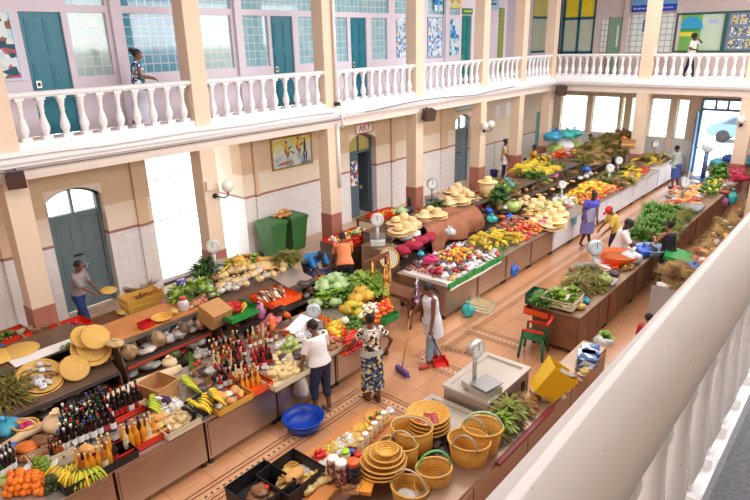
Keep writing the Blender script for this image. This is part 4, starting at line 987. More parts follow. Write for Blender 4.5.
# ------------------------------------------------------------------ setting goods down
def quad(c, z):
    """four photo corners of a patch of counter at height z -> point at (u, v)"""
    p = [P(x, y, z) for x, y in c] if len(c[0]) == 2 else [Vector(q) for q in c]
    return lambda u, v: (p[0]*(1-u)+p[1]*u)*(1-v)+(p[3]*(1-u)+p[2]*u)*v
def heap(kits, c, z, nu, nv, layers, rise, label, cat, group, rot='any', s=1.0, jit=.25, seed=None):
    """goods piled in layers on a patch, each its own object"""
    r = random.Random(seed if seed is not None else hash(label) % 1000 if 0 else len(label)*7+nu*3+nv)
    q = quad(c, z); out = []
    for l in range(layers):
        a = nu-l; b = nv-l
        if a < 1 or b < 1: break
        for i in range(a):
            for j in range(b):
                u = (i+.5+l*.5+r.uniform(-jit, jit))/nu; v = (j+.5+l*.5+r.uniform(-jit, jit))/nv
                p = q(u, v); p.z = z+rise*l+r.uniform(0, rise*.06)
                k = r.choice(kits)
                rot_ = {'any': (r.uniform(-.4, .4), r.uniform(-.4, .4), r.uniform(0, 6.28)), 'flat': r.uniform(0, 6.28), 'none': 0.0}.get(rot, None)
                if rot_ is None: rot_ = rot+r.uniform(-.25, .25)
                out.append(k.put(p, rot_, s*r.uniform(.88, 1.12), label, cat, group))
    return out
def stand(kits, names, c, z, nu, nv, where, cat, group, s=1.0, jit=.12, seed=5):
    r = random.Random(seed); q = quad(c, z)
    for i in range(nu):
        for j in range(nv):
            p = q((i+.5+r.uniform(-jit, jit))/nu, (j+.5+r.uniform(-jit, jit))/nv); p.z = z
            k = r.randrange(len(kits))
            kits[k].put(p, r.uniform(0, 6.28), s*r.uniform(.94, 1.06), names[k]+' '+where, cat, group)
# ================================================================== stalls
M_PANEL = mat('stall_steel_panel', (182, 156, 136), .34, .7, namt=.12, nscale=1.5)
M_PANEL_GLARE = mat('stall_panel_glare', (232, 236, 242), .35, .1, namt=.05, nscale=1.5)  # same steel panel whitened: reflected door light put into the colour
M_TOP = mat('stall_steel_top', (196, 186, 176), .3, .7, namt=.1, nscale=2)
M_WOODP = mat('stall_wood_panel', (140, 92, 66), .5, namt=.25, nscale=3)
M_LEG = mat('stall_leg', (60, 52, 48), .5, .4)
def counter_unit(xf, xb, y0, y1, h, pm, label, group=None, z0=.1, doors=2, name='counter_unit'):
    s = 1 if xf > xb else -1
    e = empty(name, ((xf+xb)/2, (y0+y1)/2, 0), 0, label, 'counter', group)
    d = abs(xf-xb)/2; w = (y1-y0)/2
    MB().box((-d, -w+.02, z0), (d, w-.02, h)).obj('body', pm, e)
    for i in range(doors):
        a = -w+.05+i*(2*w-.1)/doors; c = a+(2*w-.1)/doors-.03
        MB().box((s*d, a, z0+.05), (s*(d+.015), c, h-.07)).obj('panel', pm, e)
    for x in (-d+.05, d-.05):
        for y in (-w+.06, w-.06): MB().box((-.03, -.03, 0), (.03, .03, z0)).obj('foot', M_LEG, e, (x, y, 0))
    return e
def worktop(x0, x1, y0, y1, z, label, m=None, t=.035):
    o = MB().box((-abs(x1-x0)/2, -(y1-y0)/2, 0), (abs(x1-x0)/2, (y1-y0)/2, t)).obj('worktop', m or M_TOP, None, ((x0+x1)/2, (y0+y1)/2, z))
    return tag(o, label, 'worktop')
# near left counter
ed = [-.3, 1.05, 2.4, 3.73, 5.05, 6.38, 7.9]
lab = ['at the bottom left corner', 'under the oranges and bananas', 'under the bottle crates', 'behind and left of the blue basin', 'behind the woman with the white bag', 'under the big vegetable heap']
for i in range(6): counter_unit(-6.55, -7.95, ed[i], ed[i+1], .78, M_PANEL, 'steel-fronted cabinet of the near left counter '+lab[i], doors=1)
ZT = .815
worktop(-6.5, -8.0, -.3, 7.9, .78, 'long steel worktop of the near left counter')
# second left counter
e2 = [9.75+1.335*k for k in range(12)]
lab = ['at its near end by the clothes rack', 'second from the near end', 'behind the hanging blue bag', 'fourth from the near end', 'under the pile of straw hats', 'behind the woman in the purple apron', 'just past the purple apron', 'under the mangoes', 'behind the red cap', 'third from its far end', 'second from its far end']
for i in range(11): counter_unit(-6.55, -7.8, e2[i], e2[i+1], .78, M_PANEL if i < 4 else M_PANEL_GLARE, 'cabinet of the long far left counter '+lab[i], doors=1)
worktop(-6.5, -7.85, 9.75, e2[-1], .78, 'long steel worktop of the far left counter')
# display shelving behind the counters
def display(xl, y0, y1, tiers, xb, ztop, label, top=True):
    """stepped shelving facing +X; tiers: (front x, front z, back x, back z)"""
    e = empty('display_shelf', ((xl+xb)/2, (y0+y1)/2, 0), 0, label, 'shelf'); ox = (xl+xb)/2; w = (y1-y0)/2
    for xf, zf, xk, zk in tiers:
        mb = MB()
        L = Vector((xf-ox, 0, zf)); B = Vector((xk-ox, 0, zk))
        mb.rings([[Vector((L.x, yy, L.z)), Vector((L.x, yy, L.z-.03)), Vector((B.x, yy, B.z-.03)), Vector((B.x, yy, B.z))] for yy in (-w+.03, w-.03)], 0, False)
        s = mb.obj('shelf', M_DARKW, e)
        MB().box((L.x, -w+.03, L.z-.045), (L.x+.02, w-.03, L.z+.025)).obj('lip', M_STEEL, s)
    for y in (-w, w-.03):
        MB().box((xb-ox, y, 0), (xb-ox+.04, y+.03, ztop)).obj('post', M_LEG, e); MB().box((xl-ox-.04, y, 0), (xl-ox, y+.03, min(t[1] for t in tiers)-.03)).obj('post', M_LEG, e)
        MB().prism([(xl-ox, 0.12)]+[(t[0]-ox, t[1]-.05) for t in tiers]+[(xb-ox, ztop-.04), (xb-ox, .12)], y, y+.025, 0, Matrix(((1, 0, 0, 0), (0, 0, 1, 0), (0, 1, 0, 0), (0, 0, 0, 1)))).obj('side_panel', M_DARKW, e)
    MB().box((xb-ox, -w+.03, .1), (xb-ox+.02, w-.03, ztop-.03)).obj('back_panel', M_DARKW, e)
    return e
M_DARKW = mat('dark_shelf_board', (112, 86, 68), .45, .2, namt=.2, nscale=3)
display(-8.65, 1.0, 3.62, [(-8.65, .5, -9.45, .5), (-8.7, .82, -9.45, 1.02), (-9.45, 1.2, -10.35, 1.2)], -10.35, 1.2, 'dark stepped shelving with flat baskets behind the bottles')
display(-8.62, 3.7, 5.36, [(-8.65, .52, -9.3, .62), (-8.7, .86, -9.3, .95), (-8.85, 1.22, -9.75, 1.22)], -9.75, 1.22, 'stepped shelving crammed with plastic packets')
display(-8.4, 5.42, 7.9, [(-8.4, .4, -9.3, .42), (-8.45, .76, -9.0, .82), (-8.5, 1.08, -9.3, 1.2), (-9.3, 1.22, -10.2, 1.22)], -10.2, 1.22, 'stepped shelving with vegetables and garlic bags behind the seller in pink')
lab2 = ['with hats, at its near end', 'with the brown cloth', 'by the far grey double door', 'with the teal bag', 'beside the yellow heap', 'beneath the potted plants', 'with the dry herbs', 'at its far end']
for i in range(7):
    y0 = 10.6+i*1.95
    display(-8.5, y0, y0+1.92, [(-8.5, .5, -9.3, .5), (-8.5, .9, -9.0, .96), (-8.72, 1.22, -9.7, 1.22)], -9.7, 1.22, 'stepped shelving of the far left stall '+lab2[i])
# grey steel end box of the far stall
e = counter_unit(-8.42, -9.2, 10.02, 10.58, 1.12, M_PANEL, 'tall grey steel box with a scale on it ending the far left stall', doors=1)
# red vegetable table by the wall
counter_unit(-9.85, -11.0, 10.35, 11.7, .76, mat('dark_brown_board', (84, 62, 52), .5, namt=.2, nscale=3), 'dark low counter with red trays of vegetables near the green bins', doors=2)
# low table behind the near shelving
def trestle(x0, x1, y0, y1, z, m, label, cat='table', name='trestle_table'):
    e = empty(name, ((x0+x1)/2, (y0+y1)/2, 0), 0, label, cat); a, c = abs(x1-x0)/2, (y1-y0)/2
    MB().box((-a, -c, z-.04), (a, c, z)).obj('top', m, e)
    for sx in (-1, 1):
        for sy in (-1, 1): MB().box((-.025, -.025, 0), (.025, .025, z-.04)).obj('leg', m, e, (sx*(a-.05), sy*(c-.05), 0))
        MB().box((-.015, -c+.05, .2), (.015, c-.05, .26)).obj('stretcher', m, e, (sx*(a-.05), 0, 0))
    return e
trestle(-10.55, -11.5, 1.6, 4.9, .62, MATS['wood_brown'], 'low wooden table of red trays beside the left column')
# right hand rows
trestle(-4.15, -4.95, 2.2, 5.5, .74, MATS['wood_orange'], 'slatted wooden table of spice jars and small bowls')
counter_unit(-3.42, -4.1, 2.2, 5.55, .56, M_PANEL, 'low steel counter holding the big woven baskets', doors=3)
counter_unit(-2.95, -3.36, 2.2, 9.4, .74, M_PANEL, 'long steel lipped counter along the foreground rail', doors=5)
# steel scale island: low front part and taller scale part
def sink_top(e, w, d, z, rim=.09, m=None):
    m = m or M_ISL
    MB().box((-w, -d, z-.04), (w, d, z-.03)).box((-w, -d, z-.03), (w, -d+rim, z)).box((-w, d-rim, z-.03), (w, d, z)).box((-w, -d+rim, z-.03), (-w+rim, d-rim, z)).box((w-rim, -d+rim, z-.03), (w, d-rim, z)).obj('recessed_top', m, e)
M_ISL = mat('brushed_steel_top', (206, 196, 186), .32, .55, namt=.06, nscale=3)
M_ISLB = mat('island_steel_side', (186, 168, 154), .35, .6, namt=.1, nscale=2)
e = empty('scale_counter', (-3.86, 6.94, 0), 0, 'tall steel weighing counter with a recessed top and dial scale', 'counter')
MB().box((-.38, -.6, .06), (.38, .6, .96)).obj('body', M_ISLB, e); sink_top(e, .4, .63, 1.0)
for y in (-.42, 0, .42): MB().box((.38, y-.05, .35), (.388, y+.05, .84)).obj('slot', M_BLACK, e)
for x in (-.3, .3):
    for y in (-.5, .5): MB().box((-.04, -.04, 0), (.04, .04, .06)).obj('foot', M_LEG, e, (x, y, 0))
e = empty('scale_counter', (-3.98, 5.95, 0), 0, 'lower steel counter with a recessed top in front of the weighing counter', 'counter')
MB().box((-.42, -.3, .06), (.42, .3, .76)).obj('body', M_ISLB, e); sink_top(e, .44, .33, .8)
for x in (-.34, .34):
    for y in (-.22, .22): MB().box((-.04, -.04, 0), (.04, .04, .06)).obj('foot', M_LEG, e, (x, y, 0))
# green stall row on the right
e3 = [10.0, 11.6, 13.2, 14.9, 16.6, 18.4, 20.3, 22.2, 24.2]
lab = ['nearest, under the crates of greens', 'with the orange basin', 'between the black cap and the woman in black', 'beneath the heap of fresh greens', 'fifth from the near end', 'sixth from the near end', 'seventh from the near end', 'farthest one']
for i in range(8): counter_unit(-3.72, -4.64, e3[i], e3[i+1], .8, M_WOODP, 'wood-panelled market counter of the right row, '+lab[i], doors=3)
worktop(-3.68, -4.7, 10.0, 24.2, .8, 'long worktop of the right row of green stalls', mat('worn_board_top', (160, 130, 104), .5, .2, namt=.2, nscale=3))
ZR2 = .84
e = counter_unit(-2.34, -3.06, 12.1, 18.6, .72, MATS['dark_brown_board'], 'long dark bin counter of dry goods below the foreground rail', doors=6)
counter_unit(-2.35, -3.06, 18.6, 25.0, .72, MATS['dark_brown_board'], 'far dark bin counter of dry goods at the right', doors=6)
t = tag(MB().box((-.55, -.02, 0), (.55, .02, .98)).box((-.55, -.03, .95), (.55, .03, .98)).obj('end_board', mat('grey_sheet_metal', (186, 180, 182), .5, namt=.08, nscale=3), None, (-2.5, 12.05, 0)), 'grey metal board closing the near end of the dry goods counter', 'board')

# ================================================================== goods of the near left counter
G = 'near left counter'
heap([K['orange']], [(2, 499), (46, 496), (44, 476), (8, 478)], ZT, 7, 6, 3, .055, 'orange in the heap at the bottom left corner of the photo', 'orange', 'oranges in the bottom left heap')
# plate of limes
o = Kit('plate', bowl_me(.2, .04, M_WHITE, 22, 'plate')).put(P(41, 468, ZT), 0, 1, 'white plate under the limes', 'plate')
heap([K['lime']], [(31, 475), (50, 472), (51, 461), (33, 463)], ZT+.03, 5, 5, 3, .042, 'green lime heaped on the white plate above the oranges', 'lime', 'limes on the plate')
heap([K['avocado']], [(46, 497), (62, 490), (58, 480), (47, 484)], ZT, 3, 3, 2, .07, 'dark avocado between the oranges and the yellow bananas', 'avocado', 'avocados by the oranges')
for i, (x, y, r_) in enumerate(((66, 476, .3), (74, 472, 1.2), (78, 480, .8))):
    K['bananas'].put(P(x, y, ZT+.01), r_, .95, 'ripe yellow banana bunch next to the limes, %s' % ('leftmost', 'uppermost', 'lowest')[i], 'bananas')
K['green_bananas'].put(P(88, 478, ZT+.01), 1.4, .9, 'greenish banana bunch at the edge of the dark bottle crate', 'bananas')
K['bag_blue'].put(P(9, 434, ZT), .4, 1.7, 'large sky-blue plastic bag at the left edge', 'bag')
K['bag_royal'].put(P(11, 449, ZT), .2, .8, 'small royal blue plastic bag below the sky-blue one', 'bag')
K['bag_grey'].put(P(8, 458, ZT), .2, 1.1, 'grey plastic bag at the left edge above the dark bottles', 'bag')
stand(BK[1:3]+[BK[4]], [BNAME[1], BNAME[2], BNAME[4]], [(0, 482), (18, 470), (16, 458), (0, 468)], ZT, 4, 3, 'by the oranges at the left edge', 'bottle', 'bottles by the oranges at the left edge')
K['bag_lime'].put(P(5, 484, ZT), .2, .8, 'yellow-green packet among bottles at the left edge', 'packet')
# heart-shaped woven purse with pink contents
e = tote(.15, .16, M_HW, .7, .12).put(P(28, 434, ZT), .6, (1.1, 1.1, 1), 'woven basket lined with green and white cord, filled with pink', 'basket')
heap([K['bag_fuchsia']], [(22, 432), (32, 430), (34, 424), (25, 425)], ZT+.06, 2, 2, 1, .05, 'bright pink bundle inside the cord-lined basket', 'bundle', 'pink bundles in the basket', s=.62)
K['packet_orange'].put(P(27, 451, ZT), .5, 1.5, 'orange packet below the basket of pink bundles', 'packet')
K['packet_brown'].put(P(43, 443, ZT), .5, 1.5, 'brown packet right of the orange packet', 'packet')
for i, (x, y) in enumerate(((27, 462), (35, 458), (44, 455), (52, 450))): K['stick_bundle'].put(P(x, y, ZT), -1.1+.1*i, .95, 'bundle of cinnamon-coloured sticks above the limes', 'sticks', 'stick bundles above the limes')
K['sack'].put(P(60, 430, ZT), .3, 1.35, 'pale cloth sack behind the dark bottles', 'sack'); K['sack'].put(P(88, 418, ZT), 1.3, 1.1, 'tan cloth sack right of the pale sack', 'sack')
crate(P(52, 457, ZT), -.02, .28, .5, .1, MATS['crate_cream'], 'cream tray with pasta packets above the limes', 'tray', 'plastic_tray', False)
# crowd of bottles
stand(BK[:3]+[BK[4], BK[8]], [BNAME[0], BNAME[1], BNAME[2], BNAME[4], BNAME[8]], [(58, 458), (118, 432), (104, 404), (66, 424)], ZT, 9, 5, 'in the dark crowd of bottles on the near left counter', 'bottle', 'dark bottles of the near left counter', 1.15)
e = crate(P(98, 470, ZT), 0, .34, .92, .11, MATS['crate_black'], 'long black crate of bottles at the counter edge', 'crate', 'bottle_crate', False)
stand([BK[3], BK[5], BK[6], BK[2]], [BNAME[3], BNAME[5], BNAME[6], BNAME[2]], [(83, 483), (122, 465), (112, 450), (75, 467)], ZT+.014, 7, 2, 'in the long black crate at the counter edge', 'bottle', 'bottles in the long black crate', 1.1)
K['bread'].put(P(88, 452, ZT+.26), .4, .9, 'tan packet lying on top of the bottle crowd', 'packet')
crate(P(127, 412, ZT), 0, .36, .86, .1, MATS['crate_red'], 'upper red tray of dark bottles', 'tray', 'bottle_tray', False)
stand([BK[1], BK[2], BK[8], BK[0]], [BNAME[1], BNAME[2], BNAME[8], BNAME[0]], [(111, 424), (146, 410), (140, 398), (106, 412)], ZT+.014, 7, 2, 'in the upper red tray', 'bottle', 'bottles in the upper red tray', 1.2)
crate(P(142, 442, ZT), 0, .34, .84, .1, MATS['crate_red'], 'lower red tray of cream bottles at the counter edge', 'tray', 'bottle_tray', False)
stand([BK[6], BK[5], BK[3], BK[2]], [BNAME[6], BNAME[5], BNAME[3], BNAME[2]], [(126, 452), (160, 438), (154, 428), (120, 443)], ZT+.014, 6, 2, 'in the lower red tray at the counter edge', 'bottle', 'bottles in the lower red tray', 1.05)
K['packet_pale'].put(P(116, 399, ZT+.02), .5, 1.4, 'green-tinted film packet behind the upper red tray', 'packet')
# cardboard box, bananas, bread
K['box'].put(P(160, 396, ZT), .2, (1.3, 1.5, 1.3), 'open cardboard box with a paper-wrapped bunch of green bananas before it', 'box')
MBx = tag(MB().box((-.1, -.03, 0), (.1, .03, .24)).obj('packet', vor_mat('purple_print', [(90, 50, 110), (232, 226, 230), (60, 40, 80)], 12), None, P(167, 408, ZT), (.3, 0, .5)), 'purple and white printed packet leaning on the cardboard box', 'packet')
K['green_bananas'].put(P(149, 413, ZT+.02), 2.6, 1.25, 'green banana bunch before the cardboard box', 'bananas')
K['green_bananas'].put(P(183, 392, ZT+.02), 2.9, 1.2, 'green banana bunch right of the cardboard box', 'bananas')
crate(P(200, 411, ZT), 0, .34, .42, .14, MATS['crate_black'], 'small black crate under the yellow bananas', 'crate')
for i, (dx, dy) in enumerate(((0, 0), (.02, .16), (.03, -.15))): K['bananas'].put(P(200, 408, ZT+.14)+Vector((dx, dy, 0)), 2.4+i*.4, 1.0, 'yellow banana bunch in the small black crate, %s' % ('middle one', 'farthest one', 'nearest one')[i], 'bananas')
heap([K['bread'], K['packet_yellow']], [(150, 444), (172, 434), (166, 418), (146, 428)], ZT, 4, 3, 2, .1, 'tan bread packet at the counter edge right of the lower red tray', 'bread', 'bread packets right of the red tray', 'flat', .85)
crate(P(178, 427, ZT), 0, .4, .52, .12, MATS['crate_cream'], 'cream crate of sliced roots at the counter edge', 'crate', 'plastic_crate', False)
heap([K['cassava'], K['bag_garlic'], K['white_radish']], [(164, 437), (192, 424), (188, 413), (162, 424)], ZT+.02, 4, 4, 2, .06, 'pale root in the cream crate', 'root', 'roots in the cream crate', 'flat', .85)
K['bag_white'].put(P(177, 410, ZT+.05), .5, 1.1, 'white plastic bag behind the cream crate', 'bag')
crate(P(230, 404, ZT), 0, .34, .6, .11, MATS['crate_yellow'], 'yellow wooden tray of wrapped packets at the counter edge', 'tray', 'wooden_tray', False)
heap([K['packet_yellow'], K['packet_pale'], K['bread']], [(216, 411), (243, 398), (239, 391), (213, 402)], ZT+.02, 5, 2, 2, .08, 'cream packet in the yellow tray', 'packet', 'packets in the yellow tray', 'flat', .9)
heap([K['bag_dark'], K['bag_grey'], K['packet_brown']], [(196, 388), (226, 376), (222, 364), (194, 378)], ZT, 4, 3, 1, .1, 'dark plastic bag between the bananas and the small bottles', 'bag', 'dark bags behind the yellow bananas', 'flat', .95)
K['box'].put(P(207, 378, ZT), .1, (.95, 1.1, .8), 'shallow tan box holding dark bags', 'box')
heap([K['bag_grey'], K['bag_dark']], [(200, 380), (214, 374), (213, 369), (201, 374)], ZT+.16, 2, 1, 1, .1, 'shiny grey bag in the shallow tan box', 'bag', 'grey bags in the tan box', 'flat', .9)
K['spring_onions'].put(P(192, 366, ZT), 1.0, 1.0, 'bunch of spring onions at the back of the counter', 'vegetable')
heap([K['tomato']], [(196, 370), (202, 366), (200, 362), (194, 366)], ZT, 2, 2, 1, .06, 'red tomato by the spring onions', 'tomato', 'tomatoes by the spring onions')
stand([BK[3], BK[0], BK[2], BK[6], BK[7]], [BNAME[3], BNAME[0], BNAME[2], BNAME[6], BNAME[7]], [(219, 394), (252, 380), (242, 358), (212, 370)], ZT, 6, 4, 'in the mixed cluster left of the seller in pink', 'bottle', 'mixed bottles left of the seller', 1.05)
crate(P(250, 391, ZT), 0, .4, .58, .12, MATS['crate_orange'], 'bright orange crate of honey-coloured bottles', 'crate', 'plastic_crate', False)
stand([BK[5], BK[3], BK[0]], [BNAME[5], BNAME[3], BNAME[0]], [(236, 396), (262, 385), (258, 376), (232, 388)], ZT+.014, 5, 3, 'in the bright orange crate', 'bottle', 'bottles in the orange crate', .88)
stand([BK[7], BK[2]], [BNAME[7], BNAME[2]], [(256, 374), (274, 366), (268, 352), (250, 360)], ZT, 5, 3, 'in front of the seller in pink', 'bottle', 'red bottles in front of the seller', 1.0)
crate(P(284, 378, ZT), 0, .46, .72, .1, MATS['crate_cream'], 'cream tray of round cheeses beside the woman with the white bag', 'tray', 'plastic_tray', False)
heap([K['cheese'], K['cheese'], K['bag_garlic']], [(268, 384), (298, 373), (294, 365), (264, 377)], ZT+.02, 5, 3, 2, .065, 'round pale cheese in the cream tray', 'cheese', 'cheeses in the cream tray', 'flat', .95)
heap([K['bag_lime'], K['lemon']], [(284, 358), (300, 352), (297, 343), (282, 349)], ZT, 3, 2, 2, .1, 'lime-tinted bag of fruit behind the cheeses', 'bag', 'lime-tinted bags behind the cheeses', 'flat', .85)
heap([K['bag_dark'], K['packet_grey'], K['bag_grey']], [(196, 362), (236, 346), (232, 340), (194, 354)], ZT, 7, 2, 1, .1, 'grey packet at the back edge of the near counter', 'packet', 'grey packets at the back of the near counter', 'flat', .8)
K['packet_red'].put(P(223, 350, ZT+.08), .4, 1.1, 'red packet on the grey packets at the back of the counter', 'packet')
# long cloth roll along the back of the counter
pts = [P(x, y, ZT+.06) for x, y in ((-12, 430), (20, 421), (60, 410), (100, 394), (130, 382), (155, 370), (172, 362))]
for i, p in enumerate(pts): p.x = -7.98-.05*math.sin(i); p.z = ZT+.07+.03*math.sin(i*2)
tag(MB().tube(pts, [.05, .07, .06, .08, .09, .1, .05], 10).obj('cloth_roll', MATS['canvas_cloth']), 'long cream cloth roll lying along the back of the near counter', 'cloth')
K['sack'].put(P(170, 366, ZT), .2, .8, 'small cream cloth bundle at the end of the cloth roll', 'sack')
K['bag_dark'].put(P(84, 407, ZT), .2, .9, 'black plastic bag by the tan cloth sack', 'bag')
# seller's steel scale at the heap
K['scale_blue'].put(P(315, 336, ZT), .8, 1.0, 'pale blue dial scale at the left side of the vegetable heap', 'scale')
tag(MB().box((-.22, -.3, 0), (.22, .3, .012)).obj('sheet', M_WHITE, None, P(303, 326, ZT+.07), (.1, .12, .3)), 'white sheet beside the pale blue scale', 'sheet')
Kit('plate', bowl_me(.19, .06, MATS['crate_orange'], 22, 'plate')).put(P(292, 333, ZT), 0, 1, 'orange dish behind the woman with the white bag', 'dish')
# ------------------------------------------------------------------ the big vegetable heap
V = 'big vegetable heap on the near left counter'
def hz(t): return ZT
crate(P(326, 352, ZT), 0, .4, .8, .1, MATS['crate_cream'], 'cream tray of potatoes at the left edge of the vegetable heap', 'tray', 'plastic_tray', False)
heap([K['potato'], K['sweet_potato']], [(312, 358), (340, 347), (336, 336), (310, 346)], ZT+.02, 7, 4, 2, .06, 'potato in the cream tray of the vegetable heap', 'potato', 'potatoes in the cream tray')
heap([K['carrot']], [(318, 330), (338, 338), (340, 326), (318, 316)], ZT, 6, 5, 3, .04, 'carrot at the left side of the '+V, 'carrot', 'carrots of the big heap', .8, 1.1)
heap([K['orange'], K['yellow_mango']], [(328, 350), (350, 340), (342, 322), (326, 330)], ZT, 7, 6, 3, .06, 'orange-yellow mango in the middle of the '+V, 'mango', 'mangoes of the big heap')
heap([K['tomato']], [(346, 358), (366, 346), (358, 326), (341, 334)], ZT, 9, 8, 3, .055, 'red tomato on the front of the '+V, 'tomato', 'tomatoes on the front of the big heap')
heap([K['papaya'], K['lemon'], K['green_pepper']], [(352, 330), (374, 322), (368, 308), (348, 316)], ZT, 5, 4, 3, .08, 'yellow-green fruit in the middle of the '+V, 'fruit', 'yellow-green fruit of the big heap')
heap([K['cucumber'], K['green_pepper']], [(346, 338), (362, 332), (358, 318), (344, 324)], ZT+.1, 4, 4, 2, .05, 'green pepper or cucumber lying on the '+V, 'vegetable', 'green vegetables on the big heap', 'flat')
heap([K['kale'], K['cabbage'], K['lettuce']], [(315, 312), (350, 306), (346, 282), (318, 288)], ZT, 5, 5, 2, .14, 'leafy green vegetable at the back of the '+V, 'vegetable', 'leafy vegetables of the big heap', 'flat', 1.0)
heap([K['lettuce'], K['lime_greens']], [(352, 300), (380, 294), (374, 280), (348, 282)], ZT, 4, 3, 2, .14, 'bright lettuce at the far side of the '+V, 'lettuce', 'lettuces of the big heap', 'flat', 1.1)
for i, (x, y) in enumerate(((356, 303), (366, 300), (361, 296))): K['pumpkin'].put(P(x, y, ZT+.16), i, .95, 'ribbed yellow pumpkin on the vegetable heap, %s' % ('left one', 'right one', 'rear one')[i], 'pumpkin')
for i, (x, y) in enumerate(((345, 314), (351, 309))): K['papaya'].put(P(x, y, ZT+.17), i, 1.3, 'large orange-yellow papaya on the vegetable heap, %s' % ('nearer', 'farther'), 'papaya') if 0 else K['papaya'].put(P(x, y, ZT+.17), i, 1.3, 'large orange-yellow papaya on the vegetable heap, the %s one' % ('nearer', 'farther')[i], 'papaya')
heap([K['white_onion'], K['white_radish']], [(358, 322), (378, 314), (376, 304), (358, 309)], ZT+.13, 4, 3, 2, .06, 'white turnip on the vegetable heap', 'turnip', 'white turnips of the big heap')
K['white_onion'].put(P(345, 324, ZT+.2), 0, 1.6, 'single large white onion on top of the vegetable heap', 'onion')
heap([K['tomato'], K['orange']], [(374, 326), (394, 316), (390, 302), (372, 310)], ZT, 7, 6, 3, .055, 'orange-red tomato at the right end of the '+V, 'tomato', 'tomatoes at the right end of the big heap')
crate(P(390, 321, ZT), 0, .12, .42, .12, MATS['crate_green'], 'small green crate at the right end of the vegetable heap', 'crate', 'plastic_crate', False)
tag(MB().grid(lambda u, v: (P(340+28*u, 353-13*u, ZT).x+.06-.1*v, P(340+28*u, 353-13*u, ZT).y, ZT-.12*math.sin(PI*v*.5)+.1*v), 6, 3, 0, True, .01).obj('plastic_sheet', MATS['crate_orange']), 'orange plastic sheet under the tomatoes beside the woman in the patterned dress', 'sheet')
# ------------------------------------------------------------------ shelving behind the near counter
for i, (x, y, z, s, t, l) in enumerate(((20, 351, 1.2, 1.0, 0, 'flat round straw mat on the top shelf at the left'), (-3, 358, 1.2, 1.0, 0, 'flat round straw mat at the very left edge'), (95, 337, 1.2, .78, .75, 'round straw mat leaning highest on the top shelf'), (84, 337, 1.2, .72, .7, 'round straw mat tucked behind the highest one'))):
    K['disc'].put(P(x, y, z+.02+.15*(t > 0)), (0, t, 0), s, l, 'straw mat')
SLp = -math.atan2(.2, .75)
def onslope(px, py):
    p = P(px, py, .95)
    for _ in range(3):
        z = .82+(-8.7-p.x)*.2/.75; p = P(px, py, z)
    return p
def lean(kit, px, py, tilt, s, label, cat, off=0.0):
    p = onslope(px, py); n_ = Vector((math.sin(tilt), 0, math.cos(tilt)))
    kit.put(p+n_*(.03+off), (0, tilt, 0), s, label, cat); return p, n_
lean(K['winnow'], 40, 380, .55, 1.1, 'shallow basket of grey and white snacks on the near shelving', 'basket')
p_, n_ = lean(K['winnow'], 40, 380, .55, 1.0, 'upper shallow basket nested at the left of the shelving', 'basket', .04)
for i in range(16):
    a, q = i*2.4, .22*math.sqrt((i+.5)/16)
    (K['packet_pale'], K['bag_white'], K['packet_grey'], K['packet_brown'])[i % 4].put(p_+n_*.1+Vector((q*math.cos(a)*math.cos(.55), q*math.sin(a), -q*math.cos(a)*math.sin(.55))), (0, .55, a), .62, 'white and grey snack packet in the shallow basket', 'packet', 'snack packets in the shallow basket')
lean(K['disc'], 73, 372, .75, .78, 'round straw mat right of the basket of snacks', 'straw mat', .12)
lean(K['winnow'], 89, 356, .7, 1.0, 'large round winnowing basket leaning on the shelving', 'basket', .16)
lean(K['disc'], 89, 355, .75, .8, 'round straw mat lying inside the large winnowing basket', 'straw mat', .2)
for i in range(3): lean(K['winnow'], 101+i*2, 350-i, .9, .85, 'stacked edge-on winnowing basket right of the large one, %s' % ('front', 'middle', 'back')[i], 'basket', .1-.03*i)
heap([K['olive_herbs'], K['green_bundle']], [(-6, 412), (24, 404), (22, 372), (-4, 380)], .86, 4, 5, 2, .12, 'dark green pod bundle at the left edge of the shelving', 'vegetable', 'green pods at the left edge', 'flat', 1.1)
heap([K['bag_dark'], K['packet_grey']], [(36, 414), (60, 404), (58, 396), (36, 404)], .52, 3, 2, 1, .1, 'dim grey bag on the lowest near shelf', 'bag', 'bags on the lowest near shelf', 'flat', .9)
tag(MB().box((-.14, -.6, 0), (.14, .6, .012)).obj('paper_sheet', M_WHITE, None, P(46, 352, 1.22)+Vector((0, .1, 0)), (0, 0, 0)), 'white paper spread on the top shelf behind the shallow baskets', 'paper')
heap([K['bag_green'], K['white_onion']], [(62, 354), (78, 346), (76, 342), (62, 348)], 1.235, 3, 1, 1, .06, 'small green item on the white paper', 'packet', 'small items on the white paper', 'flat', .5)
K['bag_garlic'].put(P(116, 346, 1.24), .4, (1.5, 1.2, .8), 'pale plastic bag between the straw mats and the packets', 'bag')
tag(MB().box((-.4, -.85, 0), (.4, .85, .014)).obj('orange_board', MATS['wood_orange'], None, (-9.3, 4.52, 1.225)), 'orange-brown board on top of the packet shelving', 'board')
wicker_bowl(.17, .06).put(P(162, 320, 1.24), 0, 1, 'shallow wicker bowl on the orange-brown board', 'bowl')
crate(P(146, 327, 1.24), .1, .15, .22, .1, MATS['cap_red'], 'small red and white carton on the orange-brown board', 'box', 'carton', False)
K['bag_yellow'].put(P(174, 314, 1.24), 0, .8, 'yellow bag at the far end of the orange-brown board', 'bag')
Kit('water_jug', MB().lathe([(.09, 0), (.1, .02), (.1, .16), (.05, .22)], 16).mesh('jug', bagmat('bag_clear', (226, 214, 220))), [('lid', MB().lathe([(.06, .21), (.06, .25)], 12).mesh('lid', MATS['cap_red']), -1)]).put(P(184, 310, 1.24), 0, 1, 'clear jar with a red lid at the end of the orange-brown board', 'jar')
